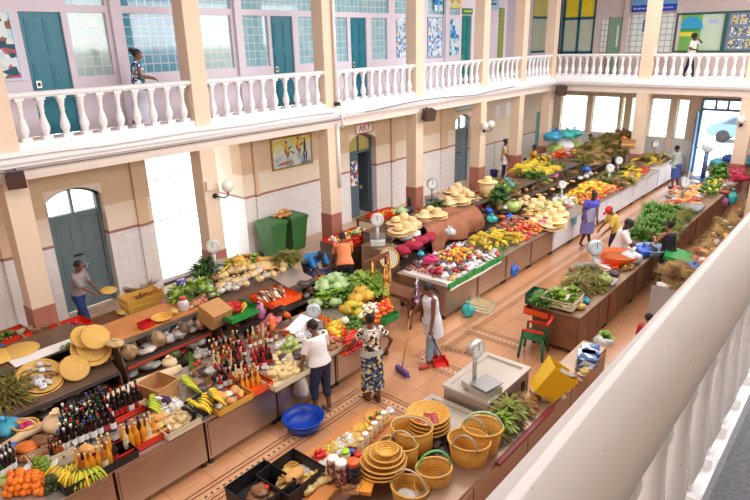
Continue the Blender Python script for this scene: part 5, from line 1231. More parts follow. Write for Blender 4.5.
K['pack_brown'] = lumpy(.11, bagmat('film_brown', (176, 140, 104), .22), 61, 'clear_bag', False, .13, (.8, 1, 1.1)); K['pack_grey'] = lumpy(.11, bagmat('film_grey', (190, 176, 160), .22), 62, 'clear_bag', False, .13, (.8, 1, 1.1)); K['pack_dark'] = lumpy(.11, bagmat('film_dark', (124, 92, 74), .22), 63, 'clear_bag', False, .13, (.8, 1, 1.1))
PK = [K['pack_brown'], K['pack_grey'], K['pack_dark'], K['pack_brown'], K['pack_grey'], K['packet_pale'], K['packet_grey'], K['packet_brown'], K['bag_grey'], K['bag_pale'], K['packet_red'], K['bag_green'], K['packet_dark']]
def row(kits, x0, x1, z, y0, y1, n, m, label, cat, group, s=1.0, layers=1, rise=.1, rot='flat'):
    heap(kits, [(x0, y0, z), (x0, y1, z), (x1, y1, z), (x1, y0, z)], z, n, m, layers, rise, label, cat, group, rot, s)
row(PK, -8.68, -9.2, .93, 3.78, 5.3, 9, 3, 'clear plastic packet on the middle tier of the packet shelving', 'packet', 'packets on the middle tier', 1.15)
row(PK, -8.68, -9.2, .58, 3.78, 5.3, 8, 2, 'clear plastic packet on the lowest tier of the packet shelving', 'packet', 'packets on the lowest tier', 1.3)
tag(MB().box((-.015, -.8, 0), (.015, .8, .045)).obj('red_strip', mat('brick_red', (176, 66, 48), .5), None, (-8.61, 4.5, .83)), 'red strip along the middle tier of the packet shelving', 'strip')
# vegetable shelving
row([K['pack_dark'], K['pack_grey'], K['pack_brown'], K['packet_red'], K['bag_brown']], -8.46, -8.95, .8, 5.5, 7.8, 10, 2, 'dark packet on the middle shelf behind the seller in pink', 'packet', 'packets behind the seller', .95)
row([K['pack_dark'], K['pack_grey'], K['packet_orange'], K['pack_brown']], -8.46, -9.1, .43, 5.5, 7.8, 8, 2, 'packet on the lowest shelf behind the seller in pink', 'packet', 'packets on the lowest shelf behind the seller', 1.0)
tl = -math.atan2(.12, .8)
crate(P(276, 300, 1.14), 0, .72, .68, .12, MATS['crate_orange'], 'orange tray of white roots behind the seller in pink', 'tray', 'plastic_tray', False)
heap([K['white_radish'], K['cassava']], [(258, 306), (286, 296), (284, 288), (260, 298)], 1.16, 5, 4, 2, .05, 'long white root in the orange tray', 'root', 'roots in the orange tray', 1.2, 1.15)
crate(P(237, 314, 1.13), 0, .62, .66, .1, MATS['crate_green'], 'green tray left of the pink bag', 'tray', 'plastic_tray', False)
basin(.2, .1, MATS['cap_red'], 'bowl').put(P(234, 311, 1.15), 0, 1, 'red bowl of chillies in the green tray', 'bowl')
heap([fruit('chilli', 'pepper_red', .02, (1.8, .7, .7))], [(226, 314), (242, 308), (241, 302), (227, 306)], 1.2, 6, 6, 2, .025, 'small red chilli in the red bowl', 'chilli', 'chillies in the red bowl')
heap([K['bananas']], [(246, 312), (252, 308), (250, 304), (246, 307)], 1.15, 1, 1, 1, .05, 'yellow-green fruit at the right side of the green tray', 'fruit', 'fruit in the green tray', 'flat', .8)
K['bag_pink'].put(P(261, 318, 1.0), .3, (1.1, .8, 2.0), 'pink plastic bag hanging beside the orange tray', 'bag')
tag(MB().box((-.2, -.22, 0), (.2, .22, .3)).obj('cardboard_box', MATS['cardboard'], None, P(214, 320, 1.1), (0, .35, .1)), 'tan cardboard box left of the green tray', 'box')
heap([K['bag_grey'], K['packet_orange'], K['bag_red']], [(306, 300), (322, 294), (316, 284), (300, 290)], .82, 3, 2, 1, .08, 'wrapped packet on the empty steel end of the shelving', 'packet', 'packets at the steel end', 'flat', .8)
tag(MB().box((-.32, -.34, 0), (.32, .34, .012)).obj('steel_tray', M_TOP, None, (-8.9, 7.5, 1.16), (0, -tl, 0)), 'bare steel tray right of the orange tray of roots', 'tray')
K['packet_dark'].put(P(303, 285, 1.2), .3, 1.3, 'brown wrapped packet at the edge of the bare steel tray', 'packet')
heap([K['bag_garlic']], [(219, 292), (256, 280), (252, 266), (216, 276)], 1.24, 6, 2, 1, .1, 'bag of garlic on the top shelf above the green tray', 'bag', 'garlic bags on the top shelf', 'flat', 1.05)
heap([K['bag_pale'], K['bag_garlic'], K['onion']], [(256, 284), (288, 274), (285, 264), (256, 272)], 1.24, 5, 2, 1, .1, 'pale bag of onions right of the garlic bags', 'bag', 'onion bags on the top shelf', 'flat', .9)
heap([K['dark_greens'], K['lime_greens']], [(176, 306), (210, 296), (206, 282), (176, 290)], 1.24, 4, 2, 1, .1, 'bushy green herbs at the left end of the vegetable shelf', 'herbs', 'herbs at the left end of the vegetable shelf', 'flat', 1.0)
heap([K['dark_greens']], [(198, 282), (216, 276), (214, 264), (197, 270)], 1.24, 2, 2, 2, .15, 'dark parsley mound below the dial scale', 'herbs', 'parsley below the dial scale', 'flat', 1.05)
K['lettuce'].put(P(213, 296, 1.24), 0, 1.1, 'bright green lettuce in the middle of the vegetable shelf', 'lettuce')
heap([K['lettuce'], K['bananas'], K['pumpkin']], [(226, 276), (252, 268), (250, 258), (226, 264)], 1.24, 3, 2, 1, .1, 'yellow and orange vegetable at the rear of the vegetable shelf', 'vegetable', 'yellow vegetables at the rear of the shelf', 'flat', .9)
heap([K['olive_herbs']], [(276, 272), (302, 266), (298, 256), (276, 260)], 1.24, 3, 2, 2, .12, 'olive-green beans heaped at the right end of the vegetable shelf', 'beans', 'green beans on the shelf', 'flat', .9)
K['winnow'].put(P(264, 266, 1.24), 0, 1.25, 'shallow basket of pale grain at the back of the shelf', 'basket')
tag(MB().lathe([(.001, .09), (.15, .06), (.3, .035)], 20, cap0=False).obj('pale_grain', mat('grain_pale', (226, 196, 140), .8, namt=.15, nscale=60), None, P(264, 266, 1.24)), 'mound of pale grain in the shallow basket', 'grain', kind='stuff')
heap([K['bag_brown'], K['potato']], [(212, 283), (222, 279), (221, 274), (212, 278)], 1.24, 2, 1, 1, .1, 'brown paper packet by the parsley', 'packet', 'brown packets by the parsley', 'flat', .9)
K['scale_white'].put(P(216, 272, 1.24), .85, 1.15, 'white dial scale standing before the column with the globe lamp', 'scale')
K['tomato'].put(P(180, 306, 1.24), 0, 1.3, 'red tomato at the left end of the vegetable shelf', 'tomato')
Kit('vase', MB().lathe([(.05, 0), (.09, .06), (.08, .14), (.1, .2)], 16).mesh('vase', vor_mat('blue_red_print', [(50, 80, 170), (40, 60, 150), (206, 70, 80), (220, 220, 230)], 20))).put(P(182, 290, 1.24), 0, 1.1, 'blue and red patterned pot at the end of the packet shelving', 'pot')
K['spring_onions'].put(P(176, 300, 1.24), 1.4, .9, 'loose spring onions beside the patterned pot', 'vegetable')
# wooden crate of brown roots on stilts at the wall side
def slat_crate(loc, rz, w, d, h, label):
    e = empty('wooden_crate', loc, rz, label, 'crate'); b = MATS['crate_yellow']
    MB().box((-w/2, -d/2, .0), (w/2, d/2, .015)).obj('base', b, e)
    for z in (.03, h*.55):
        for y in (-d/2, d/2-.012): MB().box((-w/2, y, z), (w/2, y+.012, z+h*.36)).obj('slat', b, e)
        for x in (-w/2, w/2-.012): MB().box((x, -d/2+.013, z), (x+.012, d/2-.013, z+h*.36)).obj('slat', b, e)
    for x in (-w/2+.013, w/2-.035):
        for y in (-d/2+.013, d/2-.035): MB().box((x, y, .015), (x+.022, y+.022, h*1.05)).obj('corner_post', b, e)
trestle(-10.5, -11.4, 5.2, 6.6, .62, MATS['wood_brown'], 'low table holding a wooden crate of roots near the bright passage')
slat_crate(P(143, 306, .62), PI/2-.1, .78, .5, .3, 'pale wooden slatted crate of brown roots by the doorway')
heap([K['cassava'], K['sweet_potato'], K['twig_bundle']], [(130, 302), (158, 294), (156, 288), (131, 296)], .7, 4, 3, 2, .09, 'brown root in the pale wooden crate', 'root', 'roots in the pale wooden crate', 'flat')
K['packet_yellow'].put(P(122, 314, .62), .3, 1.2, 'tan packet left of the pale wooden crate', 'packet'); K['bag_pink'].put(P(163, 304, .62), .3, .9, 'pink bundle right of the pale wooden crate', 'bag')
# red trays beside the left column
for i, (x, y, l) in enumerate(((10, 340, 'leftmost red tray of vegetables beside the left column'), (40, 334, 'cream tray of brown roots in front of the left column'), (72, 330, 'red tray of chillies right of the left column'), (46, 344, 'empty red tray in front of the cream tray'))):
    crate(P(x, y, .62), .05, .5, .62, .13, MATS['crate_cream'] if i == 1 else MATS['crate_red'], l, 'tray', 'plastic_tray', False)
heap([K['lime'], K['green_pepper'], K['tomato']], [(0, 344), (18, 339), (16, 333), (0, 338)], .64, 4, 3, 2, .06, 'green and red vegetable in the leftmost red tray', 'vegetable', 'vegetables in the leftmost red tray')
heap([K['cassava'], K['twig_bundle']], [(30, 337), (49, 331), (47, 326), (30, 332)], .64, 3, 3, 2, .06, 'brown root in the cream tray', 'root', 'roots in the cream tray by the column', 'flat', .8)
heap([K['red_pepper']], [(63, 333), (82, 328), (80, 324), (63, 329)], .64, 5, 3, 2, .05, 'red chilli in the red tray right of the left column', 'chilli', 'chillies right of the left column')
tag(MB().lathe([(.0, 0), (.28, 0), (.3, .03), (.28, .06), (.0, .07)], 22, cap0=False, cap1=False, sq=1.3).obj('grey_tray_lid', mat('slate_grey', (78, 80, 86), .5), None, P(68, 335, .8)), 'round slate grey lid right of the red trays', 'lid')
K['bag_royal'].put(P(1, 350, .62), 0, .9, 'blue plastic bag at the left edge by the red trays', 'bag')
# bins, tub, bags of bread on the bins
def bin_(loc, rz, label):
    e = empty('wheeled_bin', loc, rz, label, 'bin'); m = mat('bin_green', (58, 110, 58), .45)
    MB().rings([[Vector((sx*w, sy*d, z)) for sx, sy in ((-1, -1), (1, -1), (1, 1), (-1, 1))] for w, d, z in ((.22, .24, .06), (.29, .33, .98), (.31, .35, .98), (.31, .35, 1.02))], 0, False).obj('body', m, e)
    MB().rings([[Vector((sx*w, sy*d, z)) for sx, sy in ((-1, -1), (1, -1), (1, 1), (-1, 1))] for w, d, z in ((.32, .36, 1.02), (.32, .36, 1.06), (.26, .3, 1.1))], 0, False).obj('lid', m, e)
    for x in (-.2, .2): MB().lathe([(.02, -.03), (.1, -.03), (.1, .03), (.02, .03)], 16, M=RM(0, PI/2, 0)).obj('wheel', M_BLACK, e, (x, -.26, .1))
    MB().tube([(-.25, -.36, 1.0), (-.25, -.43, 1.02), (.25, -.43, 1.02), (.25, -.36, 1.0)], .018, 6).obj('handle', m, e)
bin_((-12.72, 10.15, 0), -PI/2+.05, 'green wheeled bin on the left of the pair under the painting'); bin_((-12.72, 10.95, 0), -PI/2-.05, 'green wheeled bin on the right of the pair under the painting')
heap([K['bread']], [(-12.6, 10.35, 1.1), (-12.6, 10.85, 1.1), (-12.85, 10.85, 1.1), (-12.85, 10.35, 1.1)], 1.1, 3, 2, 2, .1, 'yellow paper packet lying on the green bins', 'packet', 'paper packets on the bins', 'flat', .9)
basin(.36, .3, mat('navy_plastic', (30, 40, 84), .4), 'plastic_tub').put(P(323, 290, 0)+Vector((.62, -.6, .45)), 0, 1, 'navy blue tub of carrots beside the bent blue shirt', 'tub')
pt = P(323, 290, 0)+Vector((.62, -.6, .45))
tag(MB().box((-.3, -.3, 0), (.3, .3, .45)).box((-.31, -.31, .4), (.31, .31, .449)).obj('wooden_box', MATS['wood_brown'], None, (pt.x, pt.y, 0)), 'brown box under the navy tub of carrots', 'box')
heap([K['carrot']], [(pt.x+.2, pt.y-.22, 0), (pt.x+.2, pt.y+.22, 0), (pt.x-.22, pt.y+.22, 0), (pt.x-.22, pt.y-.22, 0)], pt.z+.14, 6, 5, 3, .035, 'carrot in the navy blue tub', 'carrot', 'carrots in the navy tub', .8, 1.0)
# ------------------------------------------------------------------ red vegetable table
for i, (y, l) in enumerate(((10.68, 'nearer'), (11.35, 'farther'))): crate((-10.4, y, .76), 0, 1.0, .64, .09, MATS['crate_red'], 'wide red tray on the dark counter, the %s of two' % l, 'tray', 'plastic_tray', False)
heap([K['tomato'], K['red_pepper']], [(-9.95, 10.4, 0), (-9.95, 11.65, 0), (-10.3, 11.65, 0), (-10.3, 10.4, 0)], .79, 10, 3, 2, .05, 'red vegetable in the wide red trays', 'vegetable', 'red vegetables in the wide trays')
heap([K['lemon'], K['white_onion'], K['lime']], [(-10.35, 10.4, 0), (-10.35, 11.65, 0), (-10.8, 11.65, 0), (-10.8, 10.4, 0)], .79, 9, 4, 2, .05, 'yellow and green fruit at the back of the wide red trays', 'fruit', 'yellow fruit in the wide trays')
K['cabbage'].put((-10.35, 11.1, .86), 0, .8, 'pale cabbage in the wide red trays', 'cabbage')
# ================================================================== goods of the far left stall
mat('cloth_crimson', (176, 30, 66), .8, namt=.3, nscale=5); mat('cloth_brown', (166, 104, 74), .8, namt=.2, nscale=4)
K['cloth_crimson'] = lumpy(.16, MATS['cloth_crimson'], 51, 'folded_cloth', False, .12, (1.3, 1, .6)); K['cloth_white'] = lumpy(.15, MATS['bag_white'], 52, 'folded_cloth', False, .1, (1.2, 1, .6))
MIX = [K['packet_red'], K['packet_yellow'], K['packet_brown'], K['packet_pale'], K['tomato'], K['onion'], K['bag_crimson'], K['packet_orange'], K['bag_white'], K['packet_dark'], K['bag_dark']]
sheet = MB().grid(lambda u, v: (-6.46-1.35*v, 9.85+2.2*u, ZT+.012+(.18*math.sin(PI*u)*math.sin(PI*v))-(.13 if v == 0 else 0)+.012*math.sin(9*u+7*v)), 18, 10, 0, True, .01)
tag(sheet.obj('white_sheet', mat('white_cotton', (232, 226, 224), .85)), 'white sheet under the colourful mound at the near end of the far left stall', 'sheet')
def mound(kits, x0, x1, y0, y1, n, m, z, h, label, cat, group, s=1.0, seed=1):
    r = random.Random(seed)
    for i in range(n):
        for j in range(m):
            u = (i+.5+r.uniform(-.3, .3))/n; v = (j+.5+r.uniform(-.3, .3))/m
            k = r.choice(kits)
            k.put((x0+(x1-x0)*v, y0+(y1-y0)*u, z+h*math.sin(PI*u)**.7*math.sin(PI*v)**.7), (r.uniform(-.3, .3), r.uniform(-.3, .3), r.uniform(0, 6.28)), s*r.uniform(.8, 1.2), label, cat, group)
mound(MIX, -6.55, -7.75, 9.95, 12.0, 17, 10, ZT+.02, .19, 'small colourful packet in the mound on the white sheet', 'packet', 'packets on the white sheet', .85, 3)
mound([K['yellow_mango'], K['mango']], -6.8, -7.35, 10.6, 11.5, 7, 5, ZT+.2, .06, 'yellow-orange fruit on top of the mound on the white sheet', 'fruit', 'yellow fruit on the white sheet', .95, 4)
mound([K['packet_pale'], K['bag_white'], K['onion']], -6.5, -6.75, 10.0, 12.1, 12, 2, ZT+.05, .03, 'pale pink packet along the front edge of the white sheet', 'packet', 'pale packets along the white sheet', .8, 5)
for k in range(7):
    tag(MB().box((-.02, -.15, -.06), (.02, .15, .06)).obj('green_edging', MATS['crate_green'], None, (-6.48, 9.95+k*.34, ZT-.01), (0, 0, .04*(-1)**k)), 'green strip edging the front of the far left counter near its end', 'strip', 'green edging strips')
K['bag_fuchsia'].put(P(432, 262, ZT+.3), .4, (1.7, 1.3, 1.1), 'bright pink bag hung at the near end of the far left stall', 'bag')
K['bag_blue'].put(P(421, 256, ZT+.1), .2, .9, 'small pale blue bag left of the bright pink bag', 'bag')
for i, (x, y) in enumerate(((402, 254), (412, 249), (420, 244), (430, 240))): K['cloth_crimson'].put(P(x, y, .95), i*.7, 1.15, 'folded crimson cloth on the shelf under the straw hats', 'cloth', 'crimson cloths under the hats')
K['bag_yellow'].put(P(413, 242, 1.05), 0, .6, 'small yellow item on the crimson cloths', 'packet'); K['bag_white'].put(P(450, 235, .98), 0, 1.5, 'white plastic bag below the brown cloth', 'bag')
FR = [K['papaya'], K['lime'], K['green_pepper'], K['lemon']]
mound(FR, -6.6, -7.7, 12.15, 13.5, 12, 9, ZT, .16, 'green fruit between the white sheet and the hanging blue bag', 'fruit', 'green fruit of the far left stall', 1.05, 6)
mound([K['bananas']], -6.6, -7.5, 12.3, 13.4, 3, 3, ZT+.12, .08, 'yellow-green bananas on the green fruit', 'bananas', 'bananas on the green fruit', .9, 7)
mound([K['carrot'], K['mango'], K['tomato'], K['sweet_potato']], -6.55, -7.3, 13.4, 15.0, 14, 8, ZT, .14, 'orange root or fruit behind the hanging blue bag', 'vegetable', 'orange vegetables of the far left stall', 1.05, 8)
mound([K['packet_brown'], K['packet_red'], K['onion'], K['packet_dark']], -7.2, -7.75, 13.5, 15.4, 10, 4, ZT+.02, .16, 'reddish brown packet at the back of the far left counter', 'packet', 'brown packets of the far left stall', 1.0, 9)
mound([K['packet_red'], K['white_onion'], K['bag_pink'], K['packet_pale'], K['tomato']], -6.55, -7.1, 14.9, 16.2, 11, 6, ZT, .1, 'pink and red packet in front of the straw hats', 'packet', 'pink packets in front of the hats', .9, 10)
K['bag_royal'].put(P(514, 276, .35), .2, (1.0, 1.2, 2.2), 'royal blue plastic bag hanging on the front of the far left counter', 'bag')
tag(MB().box((-.01, -.12, -.24), (.01, .12, .0)).obj('teal_cloth', MATS['bag_teal'], None, (-6.48, 16.35, ZT)), 'teal cloth hanging over the counter edge below the hats', 'cloth')
for i, (x, y, kk, l, s) in enumerate(((492, 222, 'teal', 'teal plastic bag behind the green fruit', 1.5), (502, 218, 'orange', 'orange plastic bag between the teal and blue bags', 1.1), (510, 220, 'royal', 'blue plastic bag right of the orange bag', 1.3), (489, 213, 'royal', 'deep blue plastic bag behind the teal bag', 1.2), (513, 211, 'lime', 'big yellow-green translucent bag by the straw hats', 2.4), (478, 210, 'crimson', 'dark crimson bag at the back of the far left counter', 1.5), (500, 210, 'yellow', 'cream bag at the back of the far left counter', 1.3))):
    (K['bag_'+kk] if kk != 'orange' else K['packet_orange']).put(P(x, y, ZT+.1), .4*i, s, l, 'bag')
# straw hats piled on the counter
hp_ = [(526, 204), (533, 207), (541, 205), (531, 213), (540, 212), (548, 215), (556, 214), (552, 222), (560, 220), (545, 222), (556, 228), (548, 230), (538, 224), (533, 228)]
for i, (x, y) in enumerate(hp_):
    for l in range(3 if i in (6, 7, 8, 10) else 2): HK[i % 3].put(P(x, y, ZT)+Vector((0, 0, .09*l+.02)), (.12*math.sin(i), .12*math.cos(i*2), i), 1.3, 'pale straw hat in the pile on the counter left of the purple apron', 'hat', 'straw hats piled on the counter')
K['scale_white'].put(P(561, 200, ZT), .8, 1.0, 'white dial scale left of the woman in the purple apron', 'scale')
for i, (x, y) in enumerate(((549, 205), (555, 208))): Kit('plate', bowl_me(.26, .04, M_STEEL, 22, 'plate')).put(P(x, y, ZT+.06*i), 0, 1, 'steel tray by the white dial scale, the %s one' % ('rear', 'front')[i], 'tray')
mound([K['white_onion'], K['lemon'], K['bag_pale']], -6.9, -7.7, 17.2, 18.2, 6, 4, ZT, .1, 'pale yellow vegetable behind the purple apron', 'vegetable', 'pale vegetables behind the purple apron', 1.1, 12)
mound([K['yellow_mango'], K['mango'], K['lemon']], -6.7, -7.7, 18.2, 20.3, 14, 8, ZT, .3, 'yellow mango in the heap right of the purple apron', 'mango', 'mangoes right of the purple apron', 1.3, 13)
mound([K['tomato'], K['onion'], K['mango'], K['potato']], -6.55, -7.1, 17.7, 20.6, 18, 5, ZT, .14, 'tomato at the front of the mango heap', 'tomato', 'tomatoes by the mango heap', 1.2, 14)
mound([K['dark_greens'], K['olive_herbs']], -7.2, -7.75, 20.3, 24.2, 9, 2, ZT, .04, 'dark green herbs at the far end of the far left counter', 'herbs', 'herbs at the far end', 1.1, 15)
mound([K['bananas'], K['straw_bundle'], K['lemon']], -6.7, -7.5, 21.6, 23.4, 7, 4, ZT, .08, 'yellow produce behind the red cap', 'fruit', 'yellow produce behind the red cap', 1.0, 16)
K['scale_steel'].put((-7.4, 22.3, ZT), .8, 1.2, 'steel dial scale among the dry plants', 'scale'); K['scale_white'].put((-7.2, 20.9, ZT), .8, 1.15, 'white scale beyond the mango heap', 'scale')
crate((-7.0, 23.6, ZT), 0, .5, .8, .14, MATS['crate_red'], 'red crate at the far end of the far left counter', 'crate', 'plastic_crate')
# more of the row beyond the first column of the far side
counter_unit(-6.55, -7.9, 24.5, 26.4, .8, M_PANEL_GLARE, 'last counter before the street door, its front whitened for glare', doors=2)
counter_unit(-6.55, -7.9, 26.45, 28.2, .8, M_PANEL_GLARE, 'counter against the far wall, its front whitened for glare', doors=2)
mound([K['olive_herbs'], K['twig_bundle'], K['bananas'], K['straw_bundle']], -6.7, -7.7, 24.6, 26.9, 8, 4, .8, .12, 'brownish produce in front of the woman in the blue skirt', 'produce', 'produce in front of the blue skirt', 1.1, 17)
K['scale_steel'].put((-7.4, 26.6, .8), .6, 1.25, 'dark scale before the far glass-block windows', 'scale')
# top of the far shelving
e = tag(MB().grid(lambda u, v: (-8.4+.08*math.sin(u*14)*v-.3*(1-v)**3, 11.9+2.5*u, 1.245-.8*v*(1-.35*u-.15*math.sin(u*6))), 20, 6, 0, True, .012).obj('brown_cloth', MATS['cloth_brown']), 'brown cloth draped over the shelf front below the straw hats', 'cloth')
tag(MB().box((-.4, -.88, 0), (.35, .88, .012)).obj('brown_cloth', MATS['cloth_brown'], None, (-9.1, 12.97, 1.225)), 'brown cloth spread on the shelf top under the hats', 'cloth')
hs = [(398, 234), (406, 231), (412, 226), (396, 226), (404, 222), (424, 219), (430, 215), (437, 217), (448, 205), (455, 200), (461, 203), (466, 197), (470, 200), (452, 194), (458, 191)]
for i, (x, y) in enumerate(hs):
    for l in range(2): HK[i % 3].put(P(x, y, 1.235)+Vector((0, 0, .08*l)), (.06*math.sin(i), .06*math.cos(i*2), i), 1.35, 'pale straw hat on the shelving top above the brown cloth', 'hat', 'straw hats on the shelving top')
for i, (x, y) in enumerate(((405, 240), (414, 237))): K['cloth_white'].put(P(x, y, 1.0), i, 1.1, 'white folded cloth below the straw hats, %s of two' % ('left', 'right')[i], 'cloth')
wl_ = K['winnow'].put((-8.32, 10.02, .98), (0, 1.25, -.5), .8, 'round woven tray with a teal lattice leaning on the grey steel box', 'tray')
MB().lathe([(.002, .03), (.26, .03)], 24, cap0=False, cap1=False).obj('lattice', brick_mat('teal_lattice', (40, 130, 130), (60, 110, 120), (232, 214, 180), .06, .06, .014, .6, 'xy', .5), wl_)
K['scale_white'].put((-8.85, 10.25, 1.14), .7, 1.25, 'white dial scale on the grey steel box', 'scale')
K['scale_steel'].put(P(432, 205, 1.24), .7, 1.25, 'steel dial scale with a shiny pan among the straw hats', 'scale')
crate(P(383, 216, .98), 0, .5, .9, .12, MATS['crate_red'], 'red tray behind the straw hats', 'tray', 'plastic_tray', False)
trestle(-10.2, -11.2, 12.0, 13.6, .97, MATS['wood_brown'], 'narrow table carrying the red tray behind the straw hats')
heap([K['red_pepper'], K['lemon'], K['tomato']], [(376, 220), (395, 215), (393, 210), (376, 214)], 1.02, 6, 4, 2, .05, 'red and yellow peppers in the tray behind the straw hats', 'pepper', 'peppers behind the straw hats', s=1.2)
K['cabbage'].put(P(401, 216, 1.23), 0, 1.3, 'pale green cabbage behind the straw hats', 'cabbage')
for i, (x, y) in enumerate(((440, 206), (432, 209))): K['dark_greens'].put(P(x, y, 1.23), i, 1.1, 'dark green plant among the straw hats, %s of two' % ('right', 'left')[i], 'plant')
heap([K['packet_brown'], K['packet_red'], K['bag_dark']], [(416, 216), (440, 206), (437, 203), (416, 210)], 1.23, 5, 2, 1, .1, 'small brown goods behind the straw hats', 'packet', 'brown goods behind the straw hats', 'flat', .9)
# folded chairs and a tall hat-basket
def folding_chair(loc, rz, label):
    e = empty('folding_chair', loc, rz, label, 'chair')
    for x in (-.2, .2): MB().tube([(x, -.12, 0), (x, .02, .5), (x, .06, 1.05)], .018, 6).obj('leg', MATS['wood_brown'], e); MB().tube([(x*.9, .2, 0), (x*.9, -.1, .62)], .018, 6).obj('leg', MATS['wood_brown'], e)
    MB().box((-.2, -.16, .46), (.2, .14, .49)).obj('seat', MATS['wood_brown'], e)
    for z in (.72, .88, 1.0): MB().box((-.2, .03, z), (.2, .055, z+.05)).obj('back_slat', MATS['wood_brown'], e)
folding_chair((-10.4, 17.1, 0), 2.4, 'brown wooden chair behind the straw hats, nearer one'); folding_chair((-10.5, 17.9, 0), 2.2, 'brown wooden chair behind the straw hats, farther one')
Kit('straw_basket', ring_lathe([(.004, 0), (.2, 0), (.22, .4), (.21, .4), (.19, .01), (.004, .01)], M_STRAWHAT)).put(P(487, 196, 1.23), 0, 1.1, 'tall straw basket topped by a hat on the shelving', 'basket'); HK[1].put(P(487, 196, 1.23)+Vector((0, 0, .44)), 0, 1.4, 'wide straw hat covering the tall straw basket', 'hat')
heap([K['olive_herbs'], K['dark_greens'], K['lime_greens']], [(494, 205), (512, 196), (508, 186), (494, 192)], 1.23, 3, 3, 2, .14, 'olive herbs between the straw basket and the teal bag', 'herbs', 'herbs by the teal bag', 'flat', 1.2)
K['bag_teal'].put(P(507, 190, 1.23), .2, 2.3, 'big turquoise plastic bag on the shelving top', 'bag'); K['bag_dark'].put(P(507, 184, 1.3), .2, 1.9, 'black bag behind the turquoise bag', 'bag')
heap([K['bag_royal'], K['packet_grey'], K['packet_pale']], [(474, 204), (486, 198), (484, 195), (474, 199)], 1.23, 3, 1, 1, .1, 'bluish packet left of the straw basket', 'packet', 'bluish packets by the straw basket', 'flat', .9)
heap([K['bananas'], K['lemon'], K['yellow_mango']], [(516, 176), (546, 166), (542, 159), (516, 168)], 1.23, 6, 3, 2, .1, 'yellow fruit heaped on the shelving near the seller in yellow', 'fruit', 'yellow fruit near the seller in yellow', 'flat', 1.3)
heap([K['kale'], K['lime_greens'], K['lemon']], [(528, 190), (548, 182), (546, 172), (528, 178)], .98, 3, 3, 2, .16, 'leafy plant with yellow fruit on the middle shelf', 'plant', 'leafy plants on the middle shelf', 'flat', 1.5)
for i, (x, y, m_, l) in enumerate(((556, 172, 'bag_brown', 'large reddish brown sack on the shelf beside the leafy plants'), (552, 178, 'bag_pink', 'pinkish wrapped bundle in front of the brown sack'), (586, 172, 'bag_royal', 'blue bag on the far middle shelf'))): K[m_].put(P(x, y, 1.0), i, (2.2, 1.6, 1.7), l, 'sack')
heap([K['tomato'], K['packet_orange'], K['red_apple']], [(552, 160), (566, 154), (564, 150), (552, 155)], 1.23, 4, 2, 2, .07, 'red and orange produce on the far shelving top', 'produce', 'red produce on the far shelving top', s=1.4)
heap([K['olive_herbs'], K['straw_bundle'], K['twig_bundle'], K['green_bundle']], [(580, 164), (636, 142), (632, 134), (578, 152)], 1.23, 11, 4, 4, .13, 'dry olive plants in the tall heap before the far column', 'plants', 'dry olive plants in the tall heap', 'flat', 1.35)
heap([K['twig_bundle'], K['straw_bundle'], K['olive_herbs']], [(584, 172), (630, 154), (628, 146), (582, 160)], .98, 9, 2, 2, .14, 'dark dry plants on the shelf below the tall heap', 'plants', 'dark dry plants on the shelf', 'flat', 1.3)
heap([K['packet_pale'], K['bag_yellow'], K['packet_red']], [(566, 160), (598, 148), (596, 144), (566, 153)], 1.23, 6, 2, 1, .1, 'pale packet on the far shelving top', 'packet', 'pale packets on the far shelving top', 'flat', 1.1)
K['box'].put(P(628, 148, 1.5), .3, (1.5, 1.3, 1.6), 'upright tan cardboard sheet-box on the tall heap', 'box'); K['bag_orange_top'] = K['packet_orange']; K['packet_orange'].put(P(624, 139, 1.75), .3, 1.3, 'orange bundle on top of the tall dry heap', 'bundle')
heap([K['bag_garlic'], K['packet_brown'], K['bag_pale'], K['packet_yellow']], [(500, 216), (600, 174), (598, 170), (500, 210)], .98, 14, 1, 1, .1, 'small bag on the middle shelf of the far stall', 'bag', 'bags on the middle far shelf', 'flat', 1.1)
# balloons and bright bags in the far left corner
cor = (-10.6, 25.0)
trestle(-10.0, -11.4, 23.9, 26.6, .95, M_WHITE, 'white table with bright bags in the far left corner')
for i, (dx, dy, dz, s, kk) in enumerate(((0, 0, .7, 3.2, 'blue'), (.5, .7, .7, 3.0, 'teal'), (-.3, .5, .65, 2.8, 'royal'), (.6, 1.2, .7, 2.6, 'teal'), (.1, .2, .25, 2.0, 'lime'), (.5, .6, .25, 2.2, 'white'), (.8, 1.2, .25, 2.0, 'lime'))):
    K['bag_'+kk].put((-10.9+dx*.5, 24.2+dy*1.3, .95+(.62 if dz > .5 else .02)), i, (s*1.25, s*1.25, s*1.0) if dz > .5 else (s*1.6, s*1.9, s*1.9), ['big pale blue bag at the top left of the corner pile', 'big teal bag at the top of the corner pile', 'deep blue bag at the rear of the corner pile', 'teal bag at the right of the corner pile', 'lime green bag in the left of the corner pile', 'white bag in the middle of the corner pile', 'yellow-green bag at the right of the corner pile'][i], 'bag')
crate((cor[0]+.3, cor[1]-.7, .95), 0, .5, 1.0, .3, MATS['crate_orange'], 'orange crate at the foot of the bright corner bags', 'crate')
